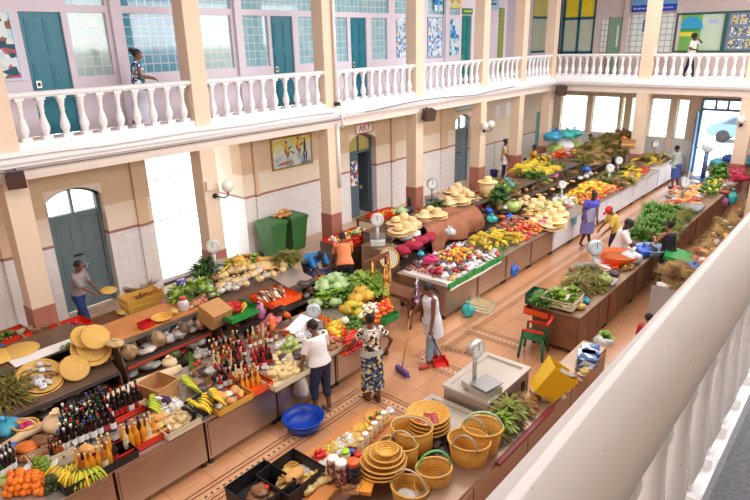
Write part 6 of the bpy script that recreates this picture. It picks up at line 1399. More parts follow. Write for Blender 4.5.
# ================================================================== right row of greens
ZQ = .84
crate((-4.55, 10.12, .62), 0, .5, .34, .14, MATS['crate_orange'], 'red-orange crate at the near corner of the right row', 'crate', 'plastic_crate', False)
trestle(-4.3, -4.8, 9.95-.04, 10.0+.3, .62, MATS['wood_brown'], 'small stand under the red-orange crate') if 0 else None
crate(P(541, 302, ZQ), .1, .5, .46, .2, mat('crate_dark_green', (28, 84, 72), .4), 'dark green crate of parsley at the end of the right row', 'crate', 'plastic_crate', False)
heap([K['herbs']], [(533, 304), (548, 308), (551, 298), (537, 295)], ZQ+.08, 3, 3, 1, .1, 'parsley bunch in the dark green crate', 'herbs', 'parsley in the dark green crate', 'flat', .75)
crate(P(562, 303, ZQ+.06), .05, .62, .6, .17, MATS['crate_cream'], 'cream crate of lettuce at the end of the right row', 'crate', 'plastic_crate')
heap([K['lettuce'], K['lettuce'], K['white_radish']], [(549, 305), (570, 311), (577, 298), (556, 292)], ZQ+.1, 4, 4, 2, .12, 'lettuce in the cream crate', 'lettuce', 'lettuces in the cream crate', 'flat', 1.05)
for i, (x, y) in enumerate(((580, 309), (566, 284), (586, 277))): K['bag_yellow'].put(P(x, y, ZQ), i, 1.0, 'yellow plastic bag on the right row, %s' % ('at the near corner below the lettuce', 'behind the lettuce crate', 'beside the pale scale')[i], 'bag')
K['bag_blue'].put(P(586, 303, ZQ), 0, .8, 'pale blue packet right of the lettuce crate', 'bag')
heap([K['olive_herbs'], K['twig_bundle'], K['olive_herbs'], K['green_bundle']], [(572, 299), (600, 291), (598, 272), (572, 276)], ZQ, 5, 5, 2, .1, 'brownish thyme bunch behind the lettuce crate', 'herbs', 'thyme bunches on the right row', 'flat', 1.0)
K['scale_blue'].put(P(592, 277, ZQ), .9, 1.35, 'pale blue dial scale on the right row beside the thyme', 'scale')
K['bag_lime'].put(P(605, 283, ZQ+.1), 0, 1.5, 'pale green bag on the platform right of the blue dial scale', 'bag')
tag(MB().box((-.22, -.22, .09), (.22, .22, .1)).tube([(0, 0, 0), (0, 0, .09)], .05, 8).obj('platform', M_STEEL, None, P(605, 284, ZQ)), 'small steel platform under the pale green bag', 'platform')
basin(.42, .2, mat('basin_orange', (240, 104, 36), .4)).put(P(617, 262, ZQ+.03), 0, 1, 'large orange basin of ground spice', 'basin')
bp_ = P(617, 262, ZQ+.03)
tag(MB().lathe([(.001, .17), (.2, .165), (.36, .13)], 20, cap0=False).obj('spice', mat('ground_spice', (178, 92, 44), .9, namt=.2, nscale=50), None, bp_), 'brown ground spice filling the orange basin', 'spice', kind='stuff')
for i, (x, y, m_) in enumerate(((602, 264, M_WHITE), (609, 268, MATS['crate_orange']), (601, 270, M_WHITE))):
    Kit('plate', bowl_me(.2, .06, m_, 22, 'plate')).put(P(x, y, ZQ+.02), 0, 1, ['white plate behind the pale green bag', 'orange dish in front of the orange basin', 'white plate beside the blue dial scale'][i], 'plate')
heap([K['lemon'], K['orange'], K['packet_yellow'], K['twig_bundle']], [(620, 274), (634, 270), (632, 262), (622, 266)], ZQ, 3, 3, 2, .06, 'yellow and brown goods beside the orange basin', 'packet', 'goods beside the orange basin', s=.9)
K['bag_dark'].put(P(613, 277, ZQ), 0, 1.3, 'black bag right of the pale green bag', 'bag'); K['bag_white'].put(P(631, 263, ZQ), .2, 2.3, 'large white sack right of the orange basin', 'sack')
basin(.36, .17, mat('basin_pale_blue', (150, 176, 206), .4)).put(P(651, 254, ZQ), 0, 1, 'pale blue basin in front of the woman in black', 'basin'); K['bag_royal'].put(P(643, 256, ZQ), .2, 2.0, 'blue cloth bundle left of the pale blue basin', 'bag'); K['bag_dark'].put(P(650, 253, ZQ+.05), .2, 1.5, 'dark fish-like goods in the pale blue basin', 'goods')
tag(MB().box((-.3, -.35, 0), (.3, .35, .05)).obj('steel_tray', M_STEEL, None, P(633, 238, ZQ)), 'steel tray behind the man in the black cap', 'tray')
heap([K['herbs'], K['herbs'], K['green_bundle']], [(630, 242), (662, 248), (694, 214), (648, 206)], ZQ, 8, 8, 2, .1, 'fresh green herb bunch in the heap around the woman in black', 'herbs', 'fresh herbs around the woman in black', 'flat', 1.15)
heap([K['packet_brown'], K['bread'], K['potato'], K['packet_red'], K['sweet_potato'], K['packet_pale']], [(660, 212), (698, 206), (704, 186), (672, 190)], ZQ, 10, 7, 2, .09, 'brown packet or root beyond the fresh herbs', 'packet', 'brown goods beyond the fresh herbs', 'any', 1.2)
K['scale_steel'].put(P(681, 204, ZQ), .9, 1.35, 'steel dial scale beyond the fresh herbs', 'scale')
for i, (x, y) in enumerate(((690, 208), (692, 196), (703, 176), (700, 182))): tag(MB().box((-.32, -.4, 0), (.32, .4, .05)).obj('steel_tray', M_STEEL, None, P(x, y, ZQ+.08)), 'steel tray beyond the fresh herbs, '+('nearest', 'second', 'farthest', 'third')[i], 'tray')
crate(P(709, 191, ZQ), 0, .6, 1.1, .16, MATS['crate_cream'], 'pale tray of yellow-green peppers on the right row', 'tray', 'plastic_tray', False)
heap([K['green_pepper'], K['lemon'], K['lime'], K['green_pepper']], [(698, 194), (716, 196), (722, 182), (706, 181)], ZQ+.1, 8, 6, 2, .08, 'yellow-green pepper in the pale tray', 'pepper', 'peppers in the pale tray', s=1.4)
heap([K['herbs'], K['kale']], [(708, 182), (724, 182), (728, 170), (714, 170)], ZQ, 4, 4, 2, .13, 'green herb bunch before the far column', 'herbs', 'herbs before the far column', 'flat', 1.2)
heap([K['carrot'], K['tomato'], K['bag_crimson']], [(722, 178), (740, 180), (742, 172), (726, 170)], ZQ, 5, 4, 2, .08, 'orange and red produce at the foot of the far column', 'produce', 'red produce at the far column', s=1.5)
Kit('pillar_scale', MB().tube([(0, 0, .1), (0, 0, .7)], .05, 8).mesh('pillar', mat('scale_navy', (70, 96, 140), .4, .3)), [('dial', MB().lathe([(.1, -.04), (.13, 0), (.1, .04)], 20, M=RM(PI/2, 0, .4, (0, 0, .82))).mesh('dial', MATS['dial_pale_blue']), -1), ('base', MB().box((-.2, -.2, 0), (.2, .2, .1)).mesh('base', MATS['scale_navy']), -1)]).put(P(702, 182, ZQ), -.4, 1.5, 'tall blue pillar scale by the street door', 'scale')
K['bag_teal'].put(P(731, 204, .4), 0, (1.6, 2.0, 3.2), 'teal cloth hanging right of the pale pepper tray', 'cloth'); K['cloth_crimson'].put(P(739, 181, .85), 0, 1.4, 'crimson sack at the foot of the far column', 'sack')
K['bag_pink'].put(P(720, 205, .4), 0, 2.4, 'mauve sack beside the right row of stalls', 'sack')
for i, (x, y, kk) in enumerate(((716, 166, 'blue'), (728, 162, 'royal'), (746, 165, 'blue'), (742, 158, 'white'))): K['bag_'+kk].put((P(x, y, .9).x, min(P(x, y, .9).y, 28), .9), i, 2.4, 'bluish sack beyond the far column, '+('leftmost', 'second', 'rightmost', 'uppermost')[i], 'sack')
trestle(-3.5, -5.2, 25.0, 28.3, .88, MATS['wood_brown'], 'far table of bluish sacks by the street door')
# dry goods below the foreground rail
DR = [K['straw_bundle'], K['twig_bundle'], K['green_bundle'], K['packet_brown'], K['bread'], K['sweet_potato'], K['cassava'], K['packet_red'], K['packet_pale']]
row(DR, -3.0, -2.4, .74, 12.2, 18.6, 26, 4, 'dry bundle or root in the bin counter below the foreground rail', 'dry goods', 'dry goods below the rail', 1.25, 2, .12, 'any')
row(DR, -3.0, -2.4, .74, 18.7, 24.8, 20, 3, 'dry bundle or root in the far bin counter at the right', 'dry goods', 'dry goods of the far bin', 1.3, 2, .12, 'any')
heap([K['straw_bundle'], K['twig_bundle']], [(668, 277), (682, 268), (690, 272), (678, 282)], .95, 5, 3, 2, .08, 'large straw bundle beside the foreground rail', 'plants', 'large straw bundles by the rail', 'flat', 1.2)
K['bag_royal'].put(P(693, 271, .9), 0, 1.4, 'blue bag against the foreground rail', 'bag'); tag(MB().box((-.3, -.4, 0), (.3, .4, .1)).obj('green_box', MATS['crate_green'], None, P(678, 258, .9), (0, .2, .2)), 'green carton among the dry goods', 'box')
# ================================================================== spice table and baskets in the foreground
ZE = .74
def at2(x, y, z=ZE): return P(x, y, z)
for i, (x, y) in enumerate(((292, 484), (262, 497))):
    crate(at2(x, y), .02, .56, .6, .2, MATS['crate_black'], 'black crate of dried goods at the bottom edge, the %s of two' % ('right', 'left')[i], 'crate', 'plastic_crate', i == 9)
heap([K['cassava'], K['bread'], K['packet_yellow']], [(280, 493), (304, 484), (300, 474), (280, 480)], ZE+.03, 3, 3, 2, .08, 'brown slab in the right black crate', 'dried goods', 'slabs in the right black crate', 'flat', 1.0)
heap([K['red_apple'], K['packet_brown']], [(252, 503), (274, 496), (272, 490), (252, 496)], ZE+.03, 3, 3, 2, .07, 'dark red item in the left black crate', 'dried goods', 'items in the left black crate', 'flat', 1.0)
wicker_bowl(.09, .05).put(at2(292, 470), 0, 1, 'tiny wicker bowl behind the right black crate', 'bowl')
heap([K['packet_brown'], K['packet_pale'], K['packet_red']], [(300, 482), (342, 455), (336, 445), (298, 470)], ZE, 7, 3, 1, .06, 'pinkish brown packet between the black crate and the jars', 'packet', 'brown packets by the jars', 'flat', .72)
heap([K['bag_yellow'], K['bag_garlic']], [(304, 497), (338, 480), (334, 466), (304, 482)], ZE, 5, 2, 1, .06, 'bag of yellow corn right of the black crate', 'bag', 'bags of yellow corn', 'flat', .85)
heap([K['tomato'], K['red_pepper']], [(314, 466), (328, 460), (326, 453), (313, 458)], ZE, 4, 3, 2, .05, 'red pepper in the small heap behind the jars', 'pepper', 'red peppers behind the jars', s=.9)
heap([K['lemon'], K['packet_yellow']], [(326, 458), (340, 452), (338, 446), (325, 450)], ZE, 4, 3, 2, .045, 'small yellow fruit behind the red peppers', 'fruit', 'yellow fruit behind the peppers', s=.75)
heap([K['bag_white'], K['bag_garlic']], [(338, 452), (354, 446), (350, 438), (338, 444)], ZE, 3, 2, 1, .06, 'white garlic bag behind the lime-lidded jar', 'bag', 'white bags behind the jars', 'flat', .7)
for i, (x, y, m_, c_, l, s) in enumerate(((334, 478, 0, 'cap_white', 'tall jar of beans with a white lid, left one', 1.5), (342, 484, 0, 'cap_white', 'tall jar of beans with a white lid, right one', 1.6), (354, 483, 1, 'cap_orange', 'jar of dark spice with an orange lid', 1.6), (346, 466, 2, 'cap_lime', 'jar with a lime green lid', 1.15), (358, 467, 0, 'cap_red', 'small jar with a red lid beside the round baskets', 1.0), (352, 462, 1, 'cap_blue', 'small jar with a blue lid behind the red one', .9))):
    jar_kit(M_SPICE[m_], MATS[c_]).put(at2(x, y), 0, s, l, 'jar')
for i in range(6):
    jar_kit(M_SPICE[2], MATS['cap_white' if i % 2 else 'cap_cream'], .18, .045).put(at2(361+i*4.6, 452-i*5.4), 0, 1.15, 'pale spice jar in the line behind the round baskets', 'jar', 'pale jars behind the round baskets')
for i, (x, y, kk, l) in enumerate(((378, 421, 'tomato', 'wicker bowl of red and green peppers at the far end of the spice table'), (366, 432, 'lemon', 'wicker bowl of yellow berries second from the far end'), (356, 442, 'packet_yellow', 'wicker bowl of dried slices third from the far end'))):
    p = at2(x, y); wicker_bowl(.17, .06).put(p, 0, 1, l, 'bowl')
    mound([K[kk]] if kk != 'tomato' else [K['tomato'], K['green_pepper']], p.x-.1, p.x+.1, p.y-.1, p.y+.1, 4, 4, p.z+.02, .02, ['pepper in the far wicker bowl', 'yellow berry in the second wicker bowl', 'dried slice in the third wicker bowl'][i], 'fruit', ['peppers in the far bowl', 'berries in the second bowl', 'slices in the third bowl'][i], .55, i)
K['bag_white'].put(at2(390, 414), 0, .7, 'small white bag at the far end of the spice table', 'bag')
# stacked round baskets
pb = at2(381, 470)
for i, (r_, h_, z_) in enumerate(((.3, .07, 0), (.3, .07, .05), (.29, .07, .1), (.25, .07, .15), (.2, .07, .19), (.14, .08, .23))):
    wicker_bowl(r_, h_).put(pb+Vector((0.01*i, .012*i, z_)), i*.5, 1, 'round wicker basket in the nested stack on the spice table, '+('lowest', 'second from the bottom', 'third from the bottom', 'fourth from the bottom', 'second from the top', 'smallest on top')[i], 'basket')
tag(MB().box((-.09, -.14, 0), (.09, .14, .05)).obj('orange_box', mat('golden_box', (226, 150, 44), .5), None, at2(366, 487), (0, 0, .5)), 'golden box in front of the nested wicker stack', 'box')
tag(MB().box((-.1, -.16, 0), (.1, .16, .04)).obj('orange_tray', MATS['wood_orange'], None, at2(322, 497), (0, 0, .2)), 'flat orange-brown tray at the bottom edge of the photo', 'tray')
# woven totes
ZL = .56
T1 = tote(.26, .3, M_HW, 1.0, .16); T2 = tote(.19, .3, M_HW, .95, .2); T3 = tote(.24, .42, M_HD, .74, .2, 2); T4 = tote(.21, .4, M_HG, .7, .2, 1); T5 = tote(.19, .25, M_HGR, .86, .24)
T1.put(P(412, 446, ZE+.0), .5, 1.05, 'wide woven basket with a corded handle behind the nested wicker stack', 'basket')
T2.put(P(404, 462, ZL+.1), .2, 1.0, 'cylindrical woven basket with a pale corded handle', 'basket')
tote(.16, .14, M_HW, .8, .14).put(at2(392, 452), .4, 1, 'small woven basket behind the cylindrical one', 'basket')
T3.put(P(468, 470, ZL), .3, 1.12, 'large woven basket with two dark and white handles', 'basket'); T4.put(P(481, 458, ZL+.02), .6, 1.25, 'woven basket with a green and white handle by the weighing counter', 'basket')
pr = P(436, 494, ZL); K['winnow'].put(pr, 0, (.95, .95, 1.3), 'round wicker tray under the basket with the bright green handle', 'basket')
K['winnow'].put(pr+Vector((0, 0, .05)), .4, (.88, .88, 1.6), 'inner round wicker tray under the basket with the bright green handle', 'basket')
T5.put(pr+Vector((-.05, .02, .07)), .9, 1.15, 'woven basket with a bright green handle', 'basket')
for i in range(4): wicker_bowl(.3-.005*i, .1).put(P(428, 430, ZE)+Vector((.0, 0, .06*i)), 0, 1, 'large round wicker basket in the stack beside the lower steel counter, '+('lowest', 'second', 'third', 'top')[i], 'basket')
heap([K['packet_red'], K['onion'], K['packet_pale']], [(418, 424), (436, 426), (438, 416), (422, 414)], ZE+.24, 3, 3, 1, .06, 'pinkish packet in the top wicker basket', 'packet', 'packets in the top wicker basket', 'flat', .7)
tote(.21, .2, M_HW, .9, .24).put(P(410, 501, ZL), .2, 1.1, 'woven basket holding a pinkish bundle at the bottom edge', 'basket'); K['packet_pale'].put(P(408, 498, ZL+.08), .3, 1.3, 'pinkish bundle in the basket at the bottom edge', 'bundle')
K['bag_dark'].put(P(441, 462, ZL), 0, 1.3, 'dark grey bag between the woven baskets', 'bag'); K['bag_grey'].put(P(437, 448, ZL), 0, .9, 'silvery bag between the woven baskets', 'bag')
K['dark_greens'].put(P(452, 432, ZL), 0, 1.0, 'dark green plant between the baskets and the lower steel counter', 'plant')
K['scale_big'] = scale_kit(MATS['dial_white'], mat('scale_chrome', (200, 196, 190), .3, .6), .66)
K['scale_big'].put(P(480, 388, 1.0)+Vector((-.1, 0, 0)), -1.75, 1.15, 'large steel dial scale on the tall weighing counter', 'scale')
heap([K['olive_herbs'], K['lime_greens'], K['green_bundle']], [(492, 440), (520, 418), (512, 406), (488, 428)], .76, 5, 3, 2, .09, 'wilting yellow-green herb bunch beside the weighing counter', 'herbs', 'wilting herbs beside the weighing counter', 'flat', 1.0)
heap([K['straw_bundle'], K['stick_bundle']], [(524, 415), (560, 384), (554, 376), (520, 405)], .76, 5, 2, 1, .08, 'straw-coloured stick bundle along the foreground rail', 'sticks', 'stick bundles along the rail', 1.0, .9)
heap([K['sweet_potato'], K['potato']], [(556, 396), (572, 384), (568, 378), (553, 389)], .76, 3, 2, 1, .06, 'pinkish root near the foreground rail', 'root', 'pinkish roots near the rail', 'flat', 1.8)
tag(MB().box((-.03, -.8, 0), (.03, .8, .05)).obj('red_rail', mat('dull_red', (130, 44, 54), .4), None, (-2.91, 6.4, .69)), 'red strip along the lipped counter by the foreground rail', 'strip')
yc = tag(MB().rings([[Vector((sx*w, sy*d, z)) for sx, sy in ((-1, -1), (1, -1), (1, 1), (-1, 1))] for w, d, z in ((.13, .17, 0), (.18, .22, .5), (.165, .205, .5), (.12, .16, .02))], 0, False).obj('yellow_tub', mat('tub_yellow', (240, 190, 20), .4), None, P(541, 393, .8), Vector((.45, .38, .8)).to_track_quat('Z', 'Y').to_euler()), 'bright yellow plastic tub tipped on the lipped counter', 'tub')
tag(MB().box((-.11, -.14, 0), (.11, .14, .04)).obj('magazine', vor_mat('grey_print', [(120, 120, 126), (206, 206, 210), (60, 60, 66)], 10), None, P(567, 374, 1.12), (-.5, .3, .2)), 'grey printed packet lying in the bright yellow tub', 'packet')
for i, (x, y) in enumerate(((586, 362), (590, 356))): tag(MB().box((-.14, -.18, 0), (.14, .18, .14)).obj('blue_carton', vor_mat('blue_print', [(110, 150, 200), (206, 220, 232), (60, 90, 140), (200, 206, 214)], 9), None, P(x, y, .78+.0*i), (0, 0, .4)), 'blue printed carton near the foreground rail, %s one' % ('nearer', 'farther')[i], 'box')
K['bag_yellow'].put(P(584, 374, .78), 0, .7, 'small yellow bag near the blue cartons', 'bag')
# aisle things
basin(.33, .22, mat('basin_blue', (20, 70, 180), .35)).put(P(304, 428, 0), 0, 1, 'large blue plastic basin on the floor before the near counter', 'basin')
for i, (x, y) in enumerate(((475, 308),)): crate(P(481, 310, 0), .1, .5, .42, .2, MATS['crate_cream'], 'cream plastic crate on the floor under the far left stall', 'crate')
K['bag_teal'].put(P(468, 316, 0), 0, (1.5, 1.3, 2.2), 'teal plastic canister bag beside the cream crate', 'bag')
def plastic_chair(loc, rz, label):
    e = empty('plastic_chair', loc, rz, label, 'chair'); g = mat('chair_green', (20, 104, 60), .35); r_ = mat('chair_red', (214, 44, 40), .35)
    MB().box((-.22, -.21, .4), (.22, .21, .43)).obj('seat', g, e)
    for x in (-.2, .2):
        for y in (-.2, .2): MB().tube([(x*.95, y*.95, .41), (x*1.2, y*1.15, 0)], [.032, .024], 8).obj('leg', g, e)
    MB().box((-.22, -.19, .56), (-.18, .2, .6)).box((.18, -.19, .56), (.22, .2, .6)).obj('armrest', r_, e)
    for x in (-.2, .2): MB().box((x-.02, -.2, .43), (x+.02, -.16, .58)).obj('arm_post', g, e)
    MB().grid(lambda u, v: (-.21+.42*u, .19+.06*v-.03*math.sin(PI*u)*-1, .45+.33*v), 8, 4, 0, True, (0, .02, 0)).obj('backrest', g, e)
    MB().tube([(-.22, .25, .76), (-.1, .28, .79), (.1, .28, .79), (.22, .25, .76)], .03, 8).obj('top_rail', r_, e)
plastic_chair(P(533, 354, 0), -1.35, 'green plastic chair with red armrests beside the right row')
# clothes rack with hanging dresses at the near end of the far stall
e = empty('clothes_rack', (-7.35, 9.2, 0), 0, 'brown wooden rack hung with gold and red clothes at the aisle', 'rack')
for x, y in ((-.55, -.22), (.45, -.22), (-.55, .24), (.45, .24)): MB().box((-.035, -.035, 0), (.035, .035, 1.35 if x < 0 else .7)).obj('post', MATS['wood_brown'], e, (x, y, 0))
MB().box((-.6, -.25, 1.3), (-.5, .27, 1.36)).box((-.58, -.24, .3), (-.52, .26, .35)).obj('top_rail', MATS['wood_brown'], e); MB().box((-.55, -.03, .62), (.45, .03, .68)).obj('cross_rail', MATS['wood_brown'], e, (0, -.2, 0)); MB().box((-.55, -.22, .66), (.48, .26, .7)).obj('seat_board', MATS['wood_brown'], e)
CL = [vor_mat('dress_gold', [(206, 140, 40), (160, 96, 30), (226, 170, 70), (110, 66, 30)], 14), vor_mat('dress_red', [(196, 36, 40), (150, 24, 34), (220, 70, 50)], 12), vor_mat('dress_rust', [(200, 110, 50), (140, 70, 40), (226, 180, 110)], 14), vor_mat('dress_floral', [(176, 40, 90), (230, 220, 226), (60, 90, 150), (40, 40, 60)], 18)]
for i, (x, y, z, h, w, m_, l) in enumerate(((-7.9, 8.95, 1.34, .85, .3, 0, 'gold patterned dress hanging on the wooden rack'), (-7.85, 9.4, 1.34, .8, .3, 2, 'rust patterned dress hanging on the wooden rack'), (-8.15, 8.75, 1.1, .75, .2, 1, 'red garment hanging at the left of the wooden rack'), (-6.9, 9.2, 1.05, .6, .34, 3, 'pink and blue floral garment hanging behind the woman with the broom'), (-7.55, 8.97, 1.28, .7, .26, 0, 'gold patterned garment nearest the woman with the broom'))):
    g = MB().grid(lambda u, v: (.05*math.sin(u*9+i)*(.3+v), (u-.5)*2*w*(.55+.45*v), -h*v), 14, 6, 0, True, (.025, 0, 0))
    tag(g.obj('hanging_dress', CL[m_], None, (x, y, z), (0, 0, .6)), l, 'dress')
tag(MB().box((-.02, -.4, 0), (.02, .4, .03)).obj('hanging_bar', MATS['wood_brown'], None, (-7.9, 9.1, 1.36)), 'thin wooden bar carrying the hanging dresses', 'bar')
# plant bucket by the grey box
Kit('bucket', MB().lathe([(.16, 0), (.22, .34), (.2, .34), (.15, .02)], 18, cap1=False).mesh('bucket', M_BLACK)).put((-8.35, 9.55, 0), 0, 1.2, 'dark bucket of yellow-green cut plants before the grey steel box', 'bucket')
heap([K['olive_herbs'], K['lime_greens'], K['straw_bundle']], [(-8.15, 9.3, 0), (-8.15, 9.8, 0), (-8.55, 9.8, 0), (-8.55, 9.3, 0)], .36, 3, 3, 3, .13, 'yellow-green cut plant in the dark bucket', 'plant', 'cut plants in the dark bucket', 'flat', 1.0)
# broom, dustpan and things by the white wall
Kit('bucket', MB().lathe([(.15, 0), (.19, .3), (.18, .3), (.14, .02)], 18, cap1=False).mesh('bucket', mat('bucket_navy', (24, 36, 120), .4)), [('mop_handle', MB().tube([(0, 0, .05), (-.1, .1, 1.6)], .014, 6).mesh('mop_handle', M_STEEL), -1)]).put((-12.9, 22.9, 0), 0, 1, 'navy mop bucket against the white wall', 'bucket')

# ------------------------------------------------------------------ the clutter between
heap([K['packet_dark'], K['packet_brown'], K['bag_dark'], K['packet_grey'], K['bag_brown']], [(196, 396), (214, 388), (208, 366), (190, 374)], ZT, 4, 4, 1, .1, 'dark packet beside the small black crate of bananas', 'packet', 'dark packets beside the banana crate', 'flat', .85)
stand([BK[0], BK[3], BK[7], BK[2], BK[1]], [BNAME[0], BNAME[3], BNAME[7], BNAME[2], BNAME[1]], [(214, 372), (248, 358), (240, 342), (208, 354)], ZT, 7, 3, 'behind the orange crate of bottles', 'bottle', 'bottles behind the orange crate', 1.0)
heap([K['bag_garlic'], K['packet_pale'], K['bread'], K['bag_white']], [(152, 424), (178, 414), (176, 402), (170, 404)], ZT, 5, 3, 1, .08, 'cream bag between the cardboard box and the cream crate', 'bag', 'cream bags by the cardboard box', 'flat', .9)
heap([K['bag_dark'], K['packet_brown'], K['packet_pale'], K['bag_brown']], [(60, 424), (100, 406), (104, 398), (62, 414)], ZT, 7, 2, 1, .1, 'bag wedged behind the dark bottle crowd', 'bag', 'bags behind the dark bottles', 'flat', .9)
stand([BK[3], BK[2], BK[0]], [BNAME[3], BNAME[2], BNAME[0]], [(52, 464), (66, 458), (62, 446), (50, 452)], ZT, 4, 3, 'just right of the stick bundles', 'bottle', 'bottles right of the stick bundles', .8)
heap([K['packet_pale'], K['cheese'], K['packet_dark'], K['white_onion']], [(262, 372), (306, 356), (302, 346), (258, 360)], ZT, 7, 3, 1, .07, 'pale wrapped food behind the cream cheese tray', 'packet', 'pale food behind the cheese tray', 'flat', .8)
heap([K['bag_garlic'], K['packet_pale'], K['bag_pale']], [(208, 300), (250, 287), (248, 278), (206, 290)], 1.24, 7, 2, 1, .1, 'pale garlic bag at the front of the vegetable shelf', 'bag', 'front garlic bags of the vegetable shelf', 'flat', .8)
heap([K['lime_greens'], K['lemon'], K['lettuce'], K['olive_herbs']], [(184, 300), (206, 292), (204, 284), (184, 291)], 1.24, 4, 2, 1, .1, 'yellow-green salad left of the bright lettuce', 'salad', 'salads on the vegetable shelf', 'flat', .9)
heap([K['onion'], K['potato'], K['packet_brown']], [(186, 312), (208, 304), (206, 297), (186, 305)], 1.24, 6, 3, 1, .06, 'onion or potato at the left front of the vegetable shelf', 'onion', 'onions on the vegetable shelf', s=1.1)
row([K['packet_dark'], K['packet_brown'], K['bag_dark']], -8.7, -9.3, .53, 1.4, 3.5, 7, 2, 'dim parcel in the bottom of the near stepped shelving', 'parcel', 'parcels in the bottom of the near shelving', 1.0)
row([K['packet_red'], K['straw_bundle'], K['packet_yellow'], K['olive_herbs'], K['bag_brown'], K['packet_pale'], K['twig_bundle']], -8.8, -9.6, 1.235, 14.9, 17.4, 8, 3, 'mixed produce on the shelving top by the turquoise bag', 'produce', 'mixed produce by the turquoise bag', 1.15)
row([K['olive_herbs'], K['bananas'], K['twig_bundle'], K['packet_brown'], K['kale']], -8.8, -9.6, 1.235, 18.5, 21.0, 7, 3, 'herb or fruit on the shelving top before the yellow dress', 'produce', 'produce before the yellow dress', 1.2)
row([K['bag_brown'], K['packet_dark'], K['olive_herbs'], K['bag_grey'], K['packet_yellow'], K['twig_bundle']], -8.55, -8.95, .98, 14.6, 24.2, 26, 1, 'bundle on the middle shelf of the long far stall', 'bundle', 'bundles on the middle shelf of the far stall', 1.15)
row([K['bag_dark'], K['packet_dark'], K['bag_brown'], K['packet_grey']], -8.55, -9.1, .53, 11.0, 24.2, 24, 1, 'dim sack on the bottom shelf of the long far stall', 'sack', 'sacks on the bottom shelf of the far stall', 1.4)
mound([K['packet_dark'], K['bag_yellow'], K['packet_red'], K['bag_lime'], K['packet_brown']], -7.0, -7.75, 15.4, 17.2, 8, 4, ZT, .1, 'wrapped goods behind the straw hats on the counter', 'parcel', 'parcels behind the counter hats', 1.1, 21)
mound([K['olive_herbs'], K['packet_yellow'], K['straw_bundle'], K['packet_red'], K['twig_bundle']], -6.6, -7.6, 20.4, 21.6, 5, 4, ZT, .06, 'dry goods beyond the mango heap', 'dry goods', 'dry goods beyond the mangoes', 1.1, 22)
heap([K['packet_brown'], K['twig_bundle'], K['packet_yellow'], K['packet_red']], [(566, 292), (580, 296), (598, 272), (584, 268)], ZQ+.02, 3, 5, 1, .06, 'yellow or brown packet along the aisle side of the thyme', 'packet', 'packets along the thyme', 'flat', .8)
heap([K['packet_pale'], K['packet_red'], K['packet_brown'], K['bag_grey'], K['twig_bundle'], K['bag_crimson']], [(694, 192), (726, 196), (738, 172), (716, 168)], ZQ, 7, 7, 1, .08, 'mixed goods at the far end of the right row', 'goods', 'mixed goods at the far end of the right row', 'flat', 1.2)
heap([K['packet_red'], K['packet_pale'], K['packet_brown']], [(-2.98, 12.2, 0), (-2.5, 12.2, 0), (-2.5, 14.6, 0), (-2.98, 14.6, 0)], .86, 4, 8, 1, .06, 'pinkish wrapped slab at the near end of the dry goods counter', 'packet', 'pinkish slabs of the dry goods counter', 'flat', 1.3)
heap([K['packet_pale'], K['packet_brown'], K['bag_grey'], K['packet_dark'], K['twig_bundle']], [(560, 402), (596, 366), (590, 358), (552, 392)], .76, 7, 2, 1, .06, 'wrapped goods along the lipped counter near the yellow tub', 'packet', 'goods near the yellow tub', 'flat', .75)
heap([K['packet_dark'], K['packet_grey'], K['bag_dark']], [(424, 470), (462, 440), (456, 432), (420, 458)], ZL, 5, 2, 1, .06, 'dark packet in the gap behind the big woven baskets', 'packet', 'dark packets behind the woven baskets', 'flat', .75)
heap([K['packet_brown'], K['packet_pale'], K['packet_yellow'], K['stick_bundle']], [(346, 500), (366, 496), (362, 476), (350, 478)], ZE, 3, 3, 1, .05, 'brown packet in front of the tall jars', 'packet', 'brown packets in front of the jars', 'flat', .7)

stand([BK[7], BK[3], BK[1], BK[6]], [BNAME[7], BNAME[3], BNAME[1], BNAME[6]], [(248, 352), (280, 342), (276, 332), (246, 342)], ZT, 6, 2, 'at the back before the seller in pink', 'bottle', 'bottles at the back before the seller', .95)
heap([K['bag_white'], K['packet_pale'], K['lemon'], K['bag_lime']], [(276, 352), (306, 342), (300, 334), (274, 344)], ZT, 5, 2, 1, .08, 'pale bag between the seller and the white T-shirt', 'bag', 'pale bags before the seller', 'flat', .8)
heap([K['red_pepper'], K['lime_greens'], K['lettuce'], K['bananas']], [(222, 272), (262, 262), (258, 256), (222, 264)], 1.25, 6, 2, 1, .1, 'bright vegetable along the back of the vegetable shelf', 'vegetable', 'bright vegetables at the back of the shelf', 'flat', .8)
# ================================================================== people
SKIN = mat('skin_brown', (122, 76, 54), .5, namt=.08, nscale=6); SKIND = mat('skin_dark', (84, 52, 40), .5, namt=.08, nscale=6); SKINL = mat('skin_tan', (166, 108, 78), .5, namt=.06, nscale=6)
HAIR = mat('black_hair', (24, 20, 22), .6, bump=.5, bscale=60); EYEM = mat('eye_dark', (20, 16, 16), .2); EYEW = mat('eye_white', (226, 220, 214), .3); LIP = mat('lip', (130, 66, 58), .45)
def capsule(mb, a, b, ra, rb, n=10):
    a, b = Vector(a), Vector(b); d = b-a; L = d.length
    if L < 1e-5: mb.ell(a, ra, None, 0, n, 7); return
    d /= L; x = d.orthogonal().normalized(); y = d.cross(x); rs = []
    for t in (-.95, -.6, -.2): rs.append((a+d*(ra*t), ra*math.sqrt(1-t*t)))
    rs.append((a.lerp(b, .5), (ra+rb)/2))
    for t in (.2, .6, .95): rs.append((b+d*(rb*t), rb*math.sqrt(1-t*t)))
    mb.rings([[c+x*(r*math.cos(2*PI*k/n))+y*(r*math.sin(2*PI*k/n)) for k in range(n)] for c, r in rs])
